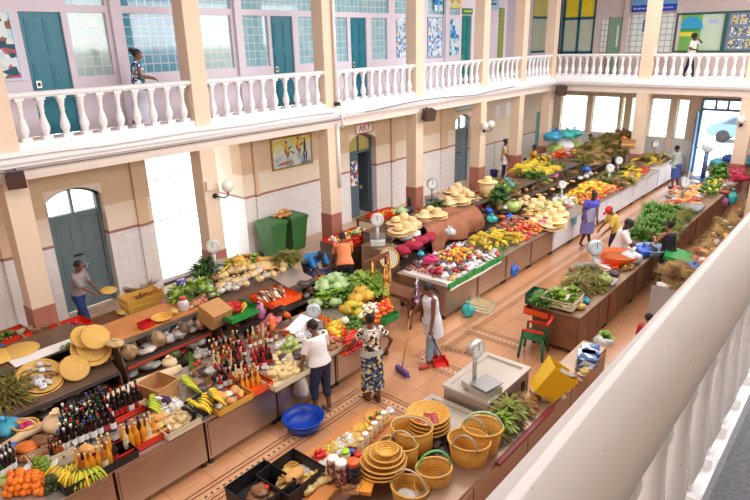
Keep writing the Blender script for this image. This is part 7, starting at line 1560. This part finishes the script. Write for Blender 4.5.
def frus(mb, secs, n=18):
    """loft through (centre, x axis, y axis) ellipses with flat ends"""
    mb.rings([[Vector(c)+Vector(x)*math.cos(2*PI*k/n)+Vector(y)*math.sin(2*PI*k/n) for k in range(n)] for c, x, y in secs])
WORK = bpy.data.scenes.new('work')          # a bare scene in which the body surfaces are grown, removed at the end
def remesh(mb, vox, smooth=2, it=.5):
    me = mb.mesh('tmp', [SKIN]); o = bpy.data.objects.new('tmp', me); WORK.collection.objects.link(o)
    m = o.modifiers.new('r', 'REMESH'); m.mode = 'VOXEL'; m.voxel_size = vox; m.use_smooth_shade = True
    s = o.modifiers.new('s', 'SMOOTH'); s.factor = it; s.iterations = smooth
    WORK.view_layers[0].update()
    out = bpy.data.meshes.new_from_object(o.evaluated_get(WORK.view_layers[0].depsgraph))
    bpy.data.objects.remove(o); bpy.data.meshes.remove(me)
    return out
def addobj(name, me, mats, parent):
    me.materials.clear()
    for m in mats: me.materials.append(m)
    me.name = name
    o = bpy.data.objects.new(name, me); COL.objects.link(o); o.parent = parent; return o
def ik(a, t, l1, l2, pole):
    a, t = Vector(a), Vector(t); d = t-a; L = min(d.length, (l1+l2)*.998); d.normalize(); t = a+d*L
    c = (l1*l1-l2*l2+L*L)/(2*L); h = math.sqrt(max(l1*l1-c*c, 0)); p = Vector(pole); p = p-d*p.dot(d)
    if p.length < 1e-4: p = Vector((0, 1, .1))
    p.normalize()
    return a+d*c+p*h, t
def person(loc, rz, label, H=1.66, lean=0.0, side=0.0, hips=.93, hip_off=(0, 0), hl=None, hr=None, fl=None, fr=None, gaze=(0, 0), skin=SKIN,
           top=None, topm=None, sleeve=.5, hem=-.05, bottom='pants', botm=None, blen=.95, hair='short', shoe=None, shoem=None, extra=None, curl=.5, vox=.0085, woman=True, flare=1.0):
    s = H/1.7
    e = empty('person', loc, rz, label, 'person'); e.scale = (s, s, s)
    sw = .165 if woman else .19
    pel = Vector((hip_off[0], hip_off[1], hips))
    up = Vector((math.sin(side), math.sin(lean)*math.cos(side), math.cos(lean)*math.cos(side))); fw = Vector((0, math.cos(lean), -math.sin(lean))); rt = fw.cross(up).normalized(); up = rt.cross(fw)
    T = lambda x, y, z: pel+rt*x+fw*y+up*z
    sh = {-1: T(-sw, 0, .46), 1: T(sw, 0, .46)}
    neck = T(0, .0, .5)
    gy, gp = gaze      # head yaw, extra pitch
    hd_f = (Matrix.Rotation(gy, 3, up) @ fw); hx = hd_f.cross(up).normalized()
    hd_f = Matrix.Rotation(-gp-.55*(-lean if False else 0), 3, hx) @ hd_f; 
    if lean > .5: hd_f = Matrix.Rotation(lean*.35, 3, hx) @ hd_f
    hu = hx.cross(hd_f).normalized()
    hc = neck+(up*.6+hu*.4)*.138+hd_f*.02
    HM = Matrix((hx, hd_f, hu)).transposed()
    hl = Vector(hl) if hl else Vector((-.25, .06, .78)); hr = Vector(hr) if hr else Vector((.25, .06, .78))
    fl = Vector(fl) if fl else Vector((-.1, 0, 0)); fr = Vector(fr) if fr else Vector((.1, 0, 0))
    hands = {-1: hl, 1: hr}; feet = {-1: fl, 1: fr}
    b = MB()
    # trunk
    b.ell(T(0, -.01, .02), (.178 if woman else .155, .13, .14), Matrix((rt, fw, up)).transposed()); b.ell(T(0, .0, .17), (.138 if woman else .145, .112, .14), Matrix((rt, fw, up)).transposed())
    b.ell(T(0, .005, .34), (.152 if woman else .17, .115, .15), Matrix((rt, fw, up)).transposed()); b.ell(T(0, -.005, .43), (sw*.95, .075, .07), Matrix((rt, fw, up)).transposed())
    if woman:
        for q in (-.065, .065): b.ell(T(q, .085, .33), (.058, .05, .056), Matrix((rt, fw, up)).transposed())
    capsule(b, T(0, -.01, .46), hc-hu*.06, .056, .05)
    # head
    b.ell(hc+hu*.02, (.074, .094, .1), HM); b.ell(hc-hu*.05+hd_f*.025, (.055, .065, .062), HM); capsule(b, hc+hd_f*.09+hu*.012, hc+hd_f*.104-hu*.018, .009, .014, 8)
    for q in (-1, 1): b.ell(hc+hx*(.076*q)-hd_f*.005-hu*.005, (.012, .02, .03), HM, 0, 8, 6)
    b.ell(hc+hd_f*.082-hu*.05, (.024, .012, .011), HM, 0, 8, 6)
    J = {}
    for q in (-1, 1):
        pole = rt*(q*.7)-fw*.8-Vector((0, 0, .4))
        el, wr = ik(sh[q], hands[q], .285, .25, pole)
        capsule(b, sh[q], el, .05, .037); capsule(b, el, el.lerp(wr, .35), .037, .036); capsule(b, el.lerp(wr, .35), wr, .036, .025)
        d = (wr-el).normalized(); n = d.cross(Vector((0, 0, 1)) if abs(d.z) < .9 else fw).normalized()*q; pn = n.cross(d).normalized() if abs(d.z) < .9 else rt*-q
        if pn.z > 0 and abs(d.z) < .9: pn = -pn
        sd = d.cross(pn).normalized()
        if sd.dot(rt*-q if abs(d.z) >= .9 else fw) < 0 and abs(d.z) >= .9: sd = -sd
        pc = wr+d*.05
        b.ell(pc, (.04, .05, .018), Matrix((sd, d, pn)).transposed(), 0, 10, 7)
        for k, (o, L) in enumerate(((-.028, .062), (-.01, .074), (.009, .07), (.027, .055))):
            p0 = wr+d*.082+sd*(-o*1.0); a1 = curl*.7; a2 = curl*1.7
            p1 = p0+(d*math.cos(a1)+pn*math.sin(a1))*L*.55; p2 = p1+(d*math.cos(a2)+pn*math.sin(a2))*L*.5
            capsule(b, p0-d*.02, p1, .0095, .0088, 7); capsule(b, p1, p2, .0088, .0075, 7)
        t0 = wr+d*.03+sd*.034; t1 = t0+(d*.7+sd*.55+pn*.25).normalized()*.036; t2 = t1+(d*.85+pn*.5).normalized()*.03
        capsule(b, t0-sd*.012, t1, .012, .0105, 7); capsule(b, t1, t2, .0105, .009, 7)
        hp = T(.085*q, 0, -.02); an = feet[q]+Vector((0, -.03, .075))
        kn, an = ik(hp, an, .43, .42, fw+Vector((rt.x*q*.1, 0, .3)))
        capsule(b, hp, kn, .095, .06); capsule(b, kn, kn.lerp(an, .35), .056, .06); capsule(b, kn.lerp(an, .35), an, .058, .036)
        ft = Vector((0, 1, 0)); ft = (Vector((fw.x, fw.y, 0)).normalized() if Vector((fw.x, fw.y, 0)).length > .2 else ft)
        b.ell(an+Vector((0, 0, -.04)), (.036, .045, .036), None, 0, 10, 7); capsule(b, an+ft*.02-Vector((0, 0, .045)), an+ft*.14-Vector((0, 0, .052)), .034, .026)
        for k in range(5): capsule(b, an+ft*.13-Vector((.022*(k-2), 0, .056)), an+ft*(.178-.008*abs(k-1.5))-Vector((.022*(k-2), 0, .06)), .012, .01, 6)
        J[q] = (el, wr, hp, kn, an, d, pn, ft)
    b.v = [(x, y, max(z, .003)) for x, y, z in b.v]
    me = remesh(b, vox)
    body = addobj('body', me, [skin, EYEM, EYEW, LIP], e)
    # eyes and lips belong to the body's own surface
    for p in me.polygons:
        c = Vector(p.center)-hc; c = Vector((c.dot(hx), c.dot(hd_f), c.dot(hu)))
        if c.y > .06 and abs(abs(c.x)-.031) < .014 and abs(c.z-.006) < .007: p.material_index = 1 if abs(abs(c.x)-.031) < .007 else 2
        elif c.y > .06 and abs(c.x) < .026 and abs(c.z+.052) < .009: p.material_index = 3
    # hair
    h = MB(); h.ell(hc+hu*.037-hd_f*.022, (.086, .1, .097), HM)
    if hair == 'afro': h.ell(hc+hu*.06-hd_f*.03, (.125, .125, .115), HM)
    if hair == 'bun': h.ell(hc+hu*.08-hd_f*.12, (.055, .055, .05), HM)
    if hair == 'tail': capsule(h, hc-hd_f*.1+hu*.04, hc-hd_f*.13-hu*.2, .04, .022)
    if hair == 'long':
        h.ell(hc-hd_f*.06-hu*.05, (.085, .06, .12), HM); capsule(h, hc-hd_f*.08-hu*.08, T(.02, -.13, .2), .075, .03); capsule(h, hc-hd_f*.03+hx*.075, hc+hx*.09-hu*.2-hd_f*.03, .03, .02)
    if hair in ('cap_black', 'cap_red'):
        cm = mat('cap_cloth_'+hair, (26, 26, 34) if hair == 'cap_black' else (214, 24, 30), .7)
        k = MB(); k.ell(hc+hu*.05-hd_f*.01, (.092, .108, .085), HM); k.v = [v for v in k.v]
        o = addobj('cap', remesh(k, .01), [cm], e)
        br = MB(); br.ell(hc+hu*.055+hd_f*.13, (.075, .075, .009), HM); addobj('cap_brim', br.mesh('cap_brim', cm), [cm], o)
    addobj('hair', remesh(h, .012), [HAIR], e)
    # clothes
    inf = .016
    MX = lambda r: Matrix((rt, fw, up)).transposed()
    if topm:
        t = MB()
        wx = [(.16, .43), (.178 if woman else .19, .34), (.162 if woman else .17, .17), (.212 if woman else .186, .02), ((.22 if woman else .19)*flare, hem)]
        secs = [(T(0, 0, .485), rt*.08, fw*.078), (T(0, -.003, .462), rt*(sw*1.1), fw*.092)]+[(T(0, .008 if z > .2 else 0, z), rt*w, fw*((.148 if woman and .25 < z < .4 else .162 if z < .1 else .136)*(flare if z == hem else 1))) for w, z in wx]
        frus(t, secs)
        if sleeve > 0:
            for q in (-1, 1):
                el, wr = J[q][0], J[q][1]; a = sh[q]-(el-sh[q])*.12
                tot = sleeve*2; p1 = sh[q].lerp(el, min(tot, 1)); 
                def sec(c, d, r): d = Vector(d).normalized(); x = d.orthogonal().normalized(); return (c, x*r, d.cross(x)*r)
                frus(t, [sec(a, el-sh[q], .066), sec(sh[q], el-sh[q], .074), sec(p1, el-sh[q], .064 if tot <= 1 else .056)], 12)
                if tot > 1: frus(t, [sec(el-(wr-el).normalized()*.03, wr-el, .05), sec(el, wr-el, .052), sec(el.lerp(wr, tot-1), wr-el, .042)], 12)
        addobj('top', remesh(t, .011, 1), topm if hasattr(topm, '__len__') else [topm], e)
    if botm and bottom == 'pants':
        t = MB(); t.ell(T(0, -.01, .03), (.192 if woman else .172, .145, .14), Matrix((rt, fw, up)).transposed())
        def sec(c, d, r): d = Vector(d).normalized(); x = d.orthogonal().normalized(); return (c, x*r, d.cross(x)*r)
        for q in (-1, 1):
            hp, kn, an = J[q][2], J[q][3], J[q][4]; f = blen*2
            frus(t, [sec(hp+(hp-kn)*.05, kn-hp, .1), sec(hp, kn-hp, .112), sec(hp.lerp(kn, min(f, 1)), kn-hp, .078)], 14)
            if f > 1: t.ell(kn, .07, None, 0, 12, 8); frus(t, [sec(kn, an-kn, .072), sec(kn.lerp(an, .35*min(1, (f-1)*2)), an-kn, .073), sec(kn.lerp(an, f-1), an-kn, .056)], 14)
        addobj('trousers', remesh(t, .011, 1), [botm], e)
    if botm and bottom == 'skirt':
        z1 = hips*(1-blen); mid = (J[-1][3]+J[1][3])/2; ft_ = (J[-1][4]+J[1][4])/2
        t = MB(); kw = max(.2, abs(J[1][3].x-J[-1][3].x)/2+.09); ky = max(.16, abs(J[1][3].y-J[-1][3].y)/2+.1)
        secs = [(T(0, 0, .13), rt*.162, fw*.13), (T(0, -.012, .0), rt*.208, fw*.165)]
        low = Vector((mid.x if z1 < .55 else pel.x, mid.y if z1 < .55 else pel.y, 0)) 
        n_ = 4
        for k in range(1, n_+1):
            z = (hips-.05)*(1-k/n_)+z1*k/n_; tt = k/n_; c = Vector((pel.x*(1-tt)+ft_.x*tt, pel.y*(1-tt)+(ft_.y+.02)*tt, z)); secs.append((c, Vector((kw+.02*flare*k/n_, 0, 0)), Vector((0, ky+.01*k/n_, 0))))
        frus(t, secs, 22); addobj('skirt', remesh(t, .012, 1), [botm], e)
    if shoem:
        for q in (-1, 1):
            an, ft = J[q][4], J[q][7]; t = MB()
            t.ell(an+Vector((0, 0, -.035)), (.044, .055, .042), None, 0, 10, 7); capsule(t, an+ft*.02-Vector((0, 0, .042)), an+ft*.16-Vector((0, 0, .045)), .042, .034)
            t.v = [(x, y, max(z, .0)) for x, y, z in t.v]
            addobj('shoe', remesh(t, .011, 1), [shoem], e)
    if extra: extra(e, T, rt, fw, up, J, hc)
    return e, J, s
def W(e, s, p):                     # a point of a person's own space in the hall
    return Matrix.Translation(e.location) @ Euler((0, 0, e.rotation_euler.z)).to_matrix().to_4x4() @ (Vector(p)*s)
def heading(px, py, qx, qy, z=0):
    d = P(qx, qy, z)-P(px, py, z); return math.atan2(-d.x, d.y)
DENIM = mat('dark_denim', (40, 48, 76), .8, namt=.15, nscale=20); JEAN = mat('light_jeans', (140, 164, 190), .8, namt=.15, nscale=12); BLUEJ = mat('blue_jeans', (44, 66, 128), .8, namt=.15, nscale=12)
WHITEC = mat('white_shirt_cloth', (238, 232, 232), .8, namt=.05, nscale=4)
# woman in white T-shirt with a white bag at the near counter
def white_bag(e, T, rt, fw, up, J, hc): pass
e, J, s = person(P(322, 411, 0), 1.45, 'woman in a white T-shirt and dark denim capri trousers holding a white bag', 1.66, .16, 0, .94, (0, -.02), (-.3, .12, .88), (.22, .32, .98), (-.13, .02, 0), (.1, -.06, 0), (.3, .25), SKIN, None, WHITEC, .42, .0, 'pants', DENIM, .74, 'short', None, mat('grey_sandal', (150, 130, 120), .6))
wb = W(e, s, J[-1][1]); tag(MB().rings([[Vector((x, y, z)) for x, y in ((-w, -d), (w, -d), (w, d), (-w, d))] for w, d, z in ((.04, .03, 0), (.1, .06, -.12), (.12, .07, -.32), (.08, .05, -.4))], 0, True).tube([(-.04, 0, -.02), (0, 0, .05), (.04, 0, -.02)], .008, 6).obj('carrier_bag', mat('carrier_white', (226, 220, 206), .5, namt=.06, nscale=6), None, wb+Vector((0, 0, -.09)), (0, 0, .4)), 'white carrier bag in the left hand of the woman in the white T-shirt', 'bag')
# woman in black and white print dress, seen from behind
DRT = vor_mat('black_white_print', [(28, 24, 26), (232, 222, 206), (190, 150, 110), (30, 26, 28), (226, 210, 190), (130, 90, 60)], 22); DRB = vor_mat('navy_floral_print', [(36, 44, 84), (226, 206, 90), (90, 110, 150), (30, 34, 60), (196, 200, 206), (60, 80, 60)], 22); STRP = wave_mat('black_white_stripe', (24, 22, 24), (236, 228, 214), 22, 'Z', .8)
def yoke(e, T, rt, fw, up, J, hc):
    t = MB(); frus(t, [(T(0, 0, .49), rt*.09, fw*.085), (T(0, 0, .455), rt*.21, fw*.105), (T(0, 0, .38), rt*.215, fw*.125), (T(0, 0, .35), rt*.2, fw*.13)]); addobj('striped_yoke', remesh(t, .012, 1), [STRP], e)
    t = MB(); frus(t, [(T(0, 0, .13), rt*.176, fw*.145), (T(0, 0, .04), rt*.208, fw*.165), (T(0, 0, .0), rt*.216, fw*.172)]); addobj('striped_sash', remesh(t, .012, 1), [STRP], e)
person(P(373, 400, 0), 1.15, 'woman from behind in a black, white and floral print dress, hand on hip', 1.62, .05, 0, .93, (0, 0), (-.34, .3, .95), (.3, -.02, .98), (-.08, .05, 0), (.08, -.06, 0), (.1, .2), SKIN, None, DRT, .3, -.02, 'skirt', DRB, .72, 'bun', None, mat('brown_sandal', (110, 64, 48), .6), yoke, .4)
# woman sweeping
TUN = mat('pale_grey_tunic', (214, 214, 224), .8, namt=.05, nscale=5)
def pocket(e, T, rt, fw, up, J, hc):
    t = MB(); t.tube([T(-.14, .15, .02), T(-.06, .17, -.01), T(.06, .17, -.01), T(.14, .15, .02)], .008, 6); t.tube([T(-.1, .13, .38), T(0, .15, .34), T(.1, .13, .38)], .006, 6)
    addobj('trim', t.mesh('trim', WHITEC), [WHITEC], e)
rzb = 2.55
e, J, s = person(P(432, 365, 0), rzb, 'woman in a pale sleeveless tunic sweeping the aisle with a broom and dustpan', 1.7, .1, 0, .95, (0, 0), (.3-.6, .16, .72), (.3, .3, .95), (.0-.09, .14, 0), (.09, -.1, 0), (.0, .45), SKIN, None, TUN, .0, -.28, 'pants', JEAN, .9, 'tail', None, mat('red_sandal', (206, 70, 56), .5), pocket, 1.1, flare=1.12)
br = W(e, s, J[1][1]+J[1][5]*.07); bh = P(402, 374, 0)
b_ = empty('broom', (bh.x, bh.y, 0), 0, 'broom with a long pale handle and a purple head', 'broom'); top = (br-Vector((bh.x, bh.y, 0)))
MB().tube([(0, 0, .1), tuple(top*1.12)], .014, 8).obj('handle', MATS['wood_pale'], b_)
hdm = MB().box((-.17, -.035, .03), (.17, .035, .11)).obj('head', mat('purple_plastic', (96, 66, 150), .5), b_, None, (0, 0, -.3)); MB().prism([(-.17, -.03), (.17, -.03), (.19, .05), (-.19, .05)], 0.0, .035).obj('bristles', mat('purple_bristle', (110, 80, 170), .8), b_, None, (0, 0, -.3))
dp = W(e, s, J[-1][1]+J[-1][5]*.07); dh = P(440, 364, 0)
d_ = empty('dustpan', (dh.x, dh.y, 0), 0, 'red dustpan with a long dark handle at the sweeping woman', 'dustpan'); MR = mat('red_plastic', (226, 30, 36), .4)
MB().box((-.14, -.12, .0), (.14, .12, .012)).box((-.14, .1, .012), (.14, .12, .12)).box((-.14, -.12, .012), (-.128, .1, .08)).box((.128, -.12, .012), (.14, .1, .08)).obj('pan', MR, d_, None, (0, 0, .9)); MB().tube([(0, .1, .08), tuple(dp-Vector((dh.x, dh.y, 0)))], .011, 8).obj('handle', mat('dark_handle', (60, 40, 60), .5), d_)
# seller in pink
PINK = mat('pink_tabard', (226, 130, 140), .8, namt=.06, nscale=5); ORS = mat('orange_sleeve', (240, 100, 30), .7)
def sleeves(e, T, rt, fw, up, J, hc):
    for q in (-1, 1):
        t = MB(); a = T(q*.165, 0, .46); el = J[q][0]; capsule(t, a, a.lerp(el, .75), .074, .062); addobj('sleeve', remesh(t, .012, 1), [ORS], e)
pp = P(262, 344, .95); person((-8.08, 6.12, 0), -1.3, 'seller with long dark hair in a pink tabard with orange sleeves', 1.5, .7, 0, .9, (0, 0), (-.2, .55, 1.02), (.16, .6, 1.02), None, None, (-.2, .35), SKIN, None, PINK, .1, -.1, 'pants', DENIM, .9, 'long', None, None, sleeves)
# man walking behind the shelving
pm = P(80, 345, 0)
person((-12.3, 4.55, 0), -.85, 'man in a grey T-shirt and blue jeans by the grey double door', 1.66, .15, 0, .93, (0, 0), (-.2, .3, .95), (.18, .42, 1.0), (-.12, -.15, 0), (.1, .2, 0), (-.1, .2), SKIN, None, mat('grey_tee', (150, 140, 142), .8), .5, .0, 'pants', BLUEJ, .96, 'short', None, M_BLACK, None, .5, woman=False)
K['disc'].put((-11.75, 4.95, .98), (0, .2, 0), .55, 'small straw mat in the hands of the man in grey', 'straw mat')
# bent person in blue, person in orange
person((-9.85, 9.0, 0), -1.75, 'person in a bright blue shirt bending over the navy tub', 1.66, 1.15, 0, .86, (0, -.2), (-.16, .62, .62), (.14, .62, .62), (-.12, 0, 0), (.12, 0, 0), (0, .1), SKIND, None, mat('bright_blue_shirt', (20, 130, 206), .7), .45, .0, 'pants', mat('dark_trousers', (40, 38, 50), .8), .96, 'short', None, M_BLACK, None, .6, woman=False)
person((-9.05, 9.3, 0), .9, 'person in an orange T-shirt leaning towards the dark vegetable counter', 1.66, .5, 0, .92, (0, 0), (-.22, .5, .85), (.2, .55, .85), None, None, (0, .3), SKIN, None, mat('orange_tee', (238, 140, 90), .8), .5, -.05, 'pants', mat('dark_trousers', (40, 38, 50), .8), .96, 'short', None, M_BLACK, None, .5)
# woman in purple apron
APR = mat('purple_apron', (92, 84, 170), .7, namt=.1, nscale=6)
def apron(e, T, rt, fw, up, J, hc):
    t = MB(); frus(t, [(T(0, .03, .3), rt*.13, fw*.13), (T(0, .03, .1), rt*.17, fw*.13), (T(0, .03, -.1), rt*.2, fw*.15), (T(0, .04, -.4), rt*.2, fw*.16)]); addobj('apron', remesh(t, .014, 1), [mat('lilac_apron', (176, 170, 206), .7, namt=.1, nscale=6)], e)
person(P(584, 246, 0)+Vector((-.0, 0, 0)), -2.2, 'woman in a purple and lilac apron stepping away from the far left counter', 1.66, .12, -.06, .94, (-.06, 0), (-.14, .3, .92), (.2, .22, .95), (.12, -.0, 0), (-.16, .05, 0), (.0, .4), SKIND, None, mat('purple_blouse', (84, 80, 190), .7), .3, -.1, 'skirt', mat('purple_skirt', (120, 112, 176), .7), .55, 'bun', None, None, apron, .6)
# man in black cap, person in red cap, woman in black
person(P(611, 290, 0)+Vector((-.05, .25, 0)), -1.3, 'man in a white T-shirt and black cap looking down at the goods', 1.76, .2, 0, .95, (0, 0), (-.16, .38, 1.0), (.2, .42, .98), None, None, (0, .5), SKIND, None, WHITEC, .5, -.05, 'pants', mat('dark_trousers', (40, 38, 50), .8), .96, 'cap_black', None, M_BLACK, None, .6, woman=False)
person((-5.02, 15.6, 0), 2.2, 'person in a yellow shirt and red cap behind the man in the black cap', 1.62, .35, 0, .92, (0, 0), (-.2, .4, .9), (.2, .4, .9), None, None, (.2, .5), SKIN, None, mat('yellow_tee', (222, 186, 84), .8), .5, -.05, 'pants', DENIM, .96, 'cap_red', None, M_BLACK, None, .6, woman=False)
person((-3.38, 14.35, 0), 1.05, 'woman in a black sleeveless top raising her hands beside the fresh herbs', 1.7, .1, 0, .95, (0, 0), (-.1, .36, 1.22), (.1, .36, 1.26), None, None, (.1, .1), SKINL, None, mat('black_vest', (28, 28, 38), .8), .0, -.1, 'pants', mat('navy_jeans', (40, 50, 84), .8), .96, 'bun', None, M_BLACK, None, .7)
# woman in blue skirt near the street door
person(P(673, 188, 0), 1.2, 'woman in a grey-green top and blue skirt at the last counter by the street door', 1.68, .08, 0, .95, (0, 0), (-.14, .42, 1.05), (.2, .36, .98), (-.1, 0, 0), (.1, -.08, 0), (.1, .2), SKIN, None, mat('sage_top', (170, 180, 170), .8), .4, -.12, 'skirt', mat('blue_skirt', (66, 84, 156), .8), .55, 'short', None, M_BLACK, None, .5)
# behind the far stalls
person((-12.3, 22.65, 0), -1.2, 'man in a beige shirt with a pale cloth at his waist against the white wall', 1.74, 0, 0, .95, (0, 0), (-.2, .18, .9), (.2, .2, .92), None, None, (-.2, .1), SKIND, None, mat('beige_shirt', (206, 180, 146), .8, namt=.12, nscale=8), .5, -.1, 'pants', mat('navy_trousers', (40, 44, 70), .8), .96, 'short', None, M_BLACK, lambda e, T, rt, fw, up, J, hc: addobj('waist_cloth', remesh((lambda t: (frus(t, [(T(0, .02, .08), rt*.19, fw*.15), (T(.03, .04, -.28), rt*.19, fw*.16)]), t)[1])(MB()), .014, 1), [vor_mat('pale_print', [(226, 214, 196), (200, 180, 160), (240, 232, 220)], 14)], e), .5, woman=False, vox=.01)
person((-10.95, 22.55, 0), -1.35, 'seller in a yellow patterned dress behind the yellow fruit', 1.66, .05, 0, .93, (0, 0), (-.2, .26, .9), (.2, .26, .9), None, None, (0, .2), SKIND, None, vor_mat('yellow_dress', [(206, 150, 40), (170, 110, 40), (226, 180, 70)], 14), .2, -.05, 'skirt', vor_mat('yellow_dress', [(206, 150, 40)], 14), .75, 'short', None, M_BLACK, None, .5, vox=.01)
person((-10.8, 21.5, 0), -1.3, 'dark-haired child in pale clothes beside the seller in yellow', 1.3, .05, 0, .93, (0, 0), None, None, None, None, (0, .2), SKIND, None, mat('pale_yellow_top', (226, 206, 130), .8), .4, -.05, 'pants', DENIM, .9, 'short', None, M_BLACK, None, .5, vox=.011)
person((-9.3, 27.3, 0), -1.6, 'person in a pale grey top behind the tall heap of dry plants', 1.66, .2, 0, .93, (0, 0), (-.2, .3, 1.0), (.2, .3, 1.0), None, None, (0, .3), SKIND, None, mat('pale_grey_top', (206, 210, 216), .8), .4, -.05, 'pants', DENIM, .9, 'short', None, M_BLACK, None, .5, vox=.011)
person((-10.35, 26.9, 0), -1.4, 'dark-haired person standing by the orange corner crate', 1.6, .05, 0, .93, (0, 0), None, None, None, None, (0, .2), SKIND, None, mat('pale_grey_top', (206, 210, 216), .8), .4, -.05, 'pants', DENIM, .9, 'short', None, M_BLACK, None, .5, vox=.011)
person((-10.15, 13.1, 0), -1.4, 'seller with dark hair half hidden behind the straw hats', 1.52, .1, 0, .93, (0, 0), None, None, None, None, (-.3, .35), SKIND, None, mat('dark_blouse', (60, 50, 70), .8), .4, -.05, 'skirt', DENIM, .6, 'bun', None, M_BLACK, None, .5, vox=.01)
person((-2.46, 10.0, 0), .5, 'person in a red top and dark cap seated low beside the foreground rail', 1.25, .3, 0, .93, (0, 0), (-.2, .36, .8), (.2, .36, .8), None, None, (0, .3), SKIN, None, mat('red_top', (206, 50, 56), .8), .5, -.05, 'pants', DENIM, .9, 'cap_black', None, M_BLACK, None, .5, vox=.01)
K['bag_white'].put(P(604, 346, .4), .2, 1.7, 'white and green plastic bag beside the person in the red top', 'bag'); K['lettuce'].put(P(606, 339, .75), .2, 1.0, 'green leaves in the white bag by the foreground rail', 'leaves')
# visitors on the galleries
PAT = vor_mat('blue_white_print', [(30, 40, 80), (226, 232, 240), (60, 150, 190), (24, 30, 60), (210, 216, 226)], 24)
pu = PX(136, 60, -12.4)
person((-12.45, pu.y, ZG), -.5, 'woman in a blue and white patterned top walking on the left gallery', 1.66, .05, 0, .94, (0, 0), (-.1, .26, 1.1), (.16, .3, 1.08), (-.09, .2, 0), (.09, -.2, 0), (0, .1), SKIN, None, PAT, .2, .02, 'skirt', mat('pale_trousers', (226, 226, 240), .8), .85, 'bun', None, WHITEC, None, .5)
person((-6.75, 27.5, ZG), -1.6, 'person in a white shirt and dark trousers walking along the far gallery', 1.68, .03, 0, .95, (0, 0), (-.1, .22, 1.46), (.14, .2, 1.1), (-.1, -.22, 0), (.1, .22, 0), (0, .05), SKIND, None, mat('offwhite_shirt', (236, 228, 222), .8), .4, -.08, 'pants', mat('black_trousers', (26, 28, 44), .8), .96, 'afro', None, M_BLACK, None, .5, vox=.01)

bpy.data.scenes.remove(WORK)
bpy.context.view_layer.update()
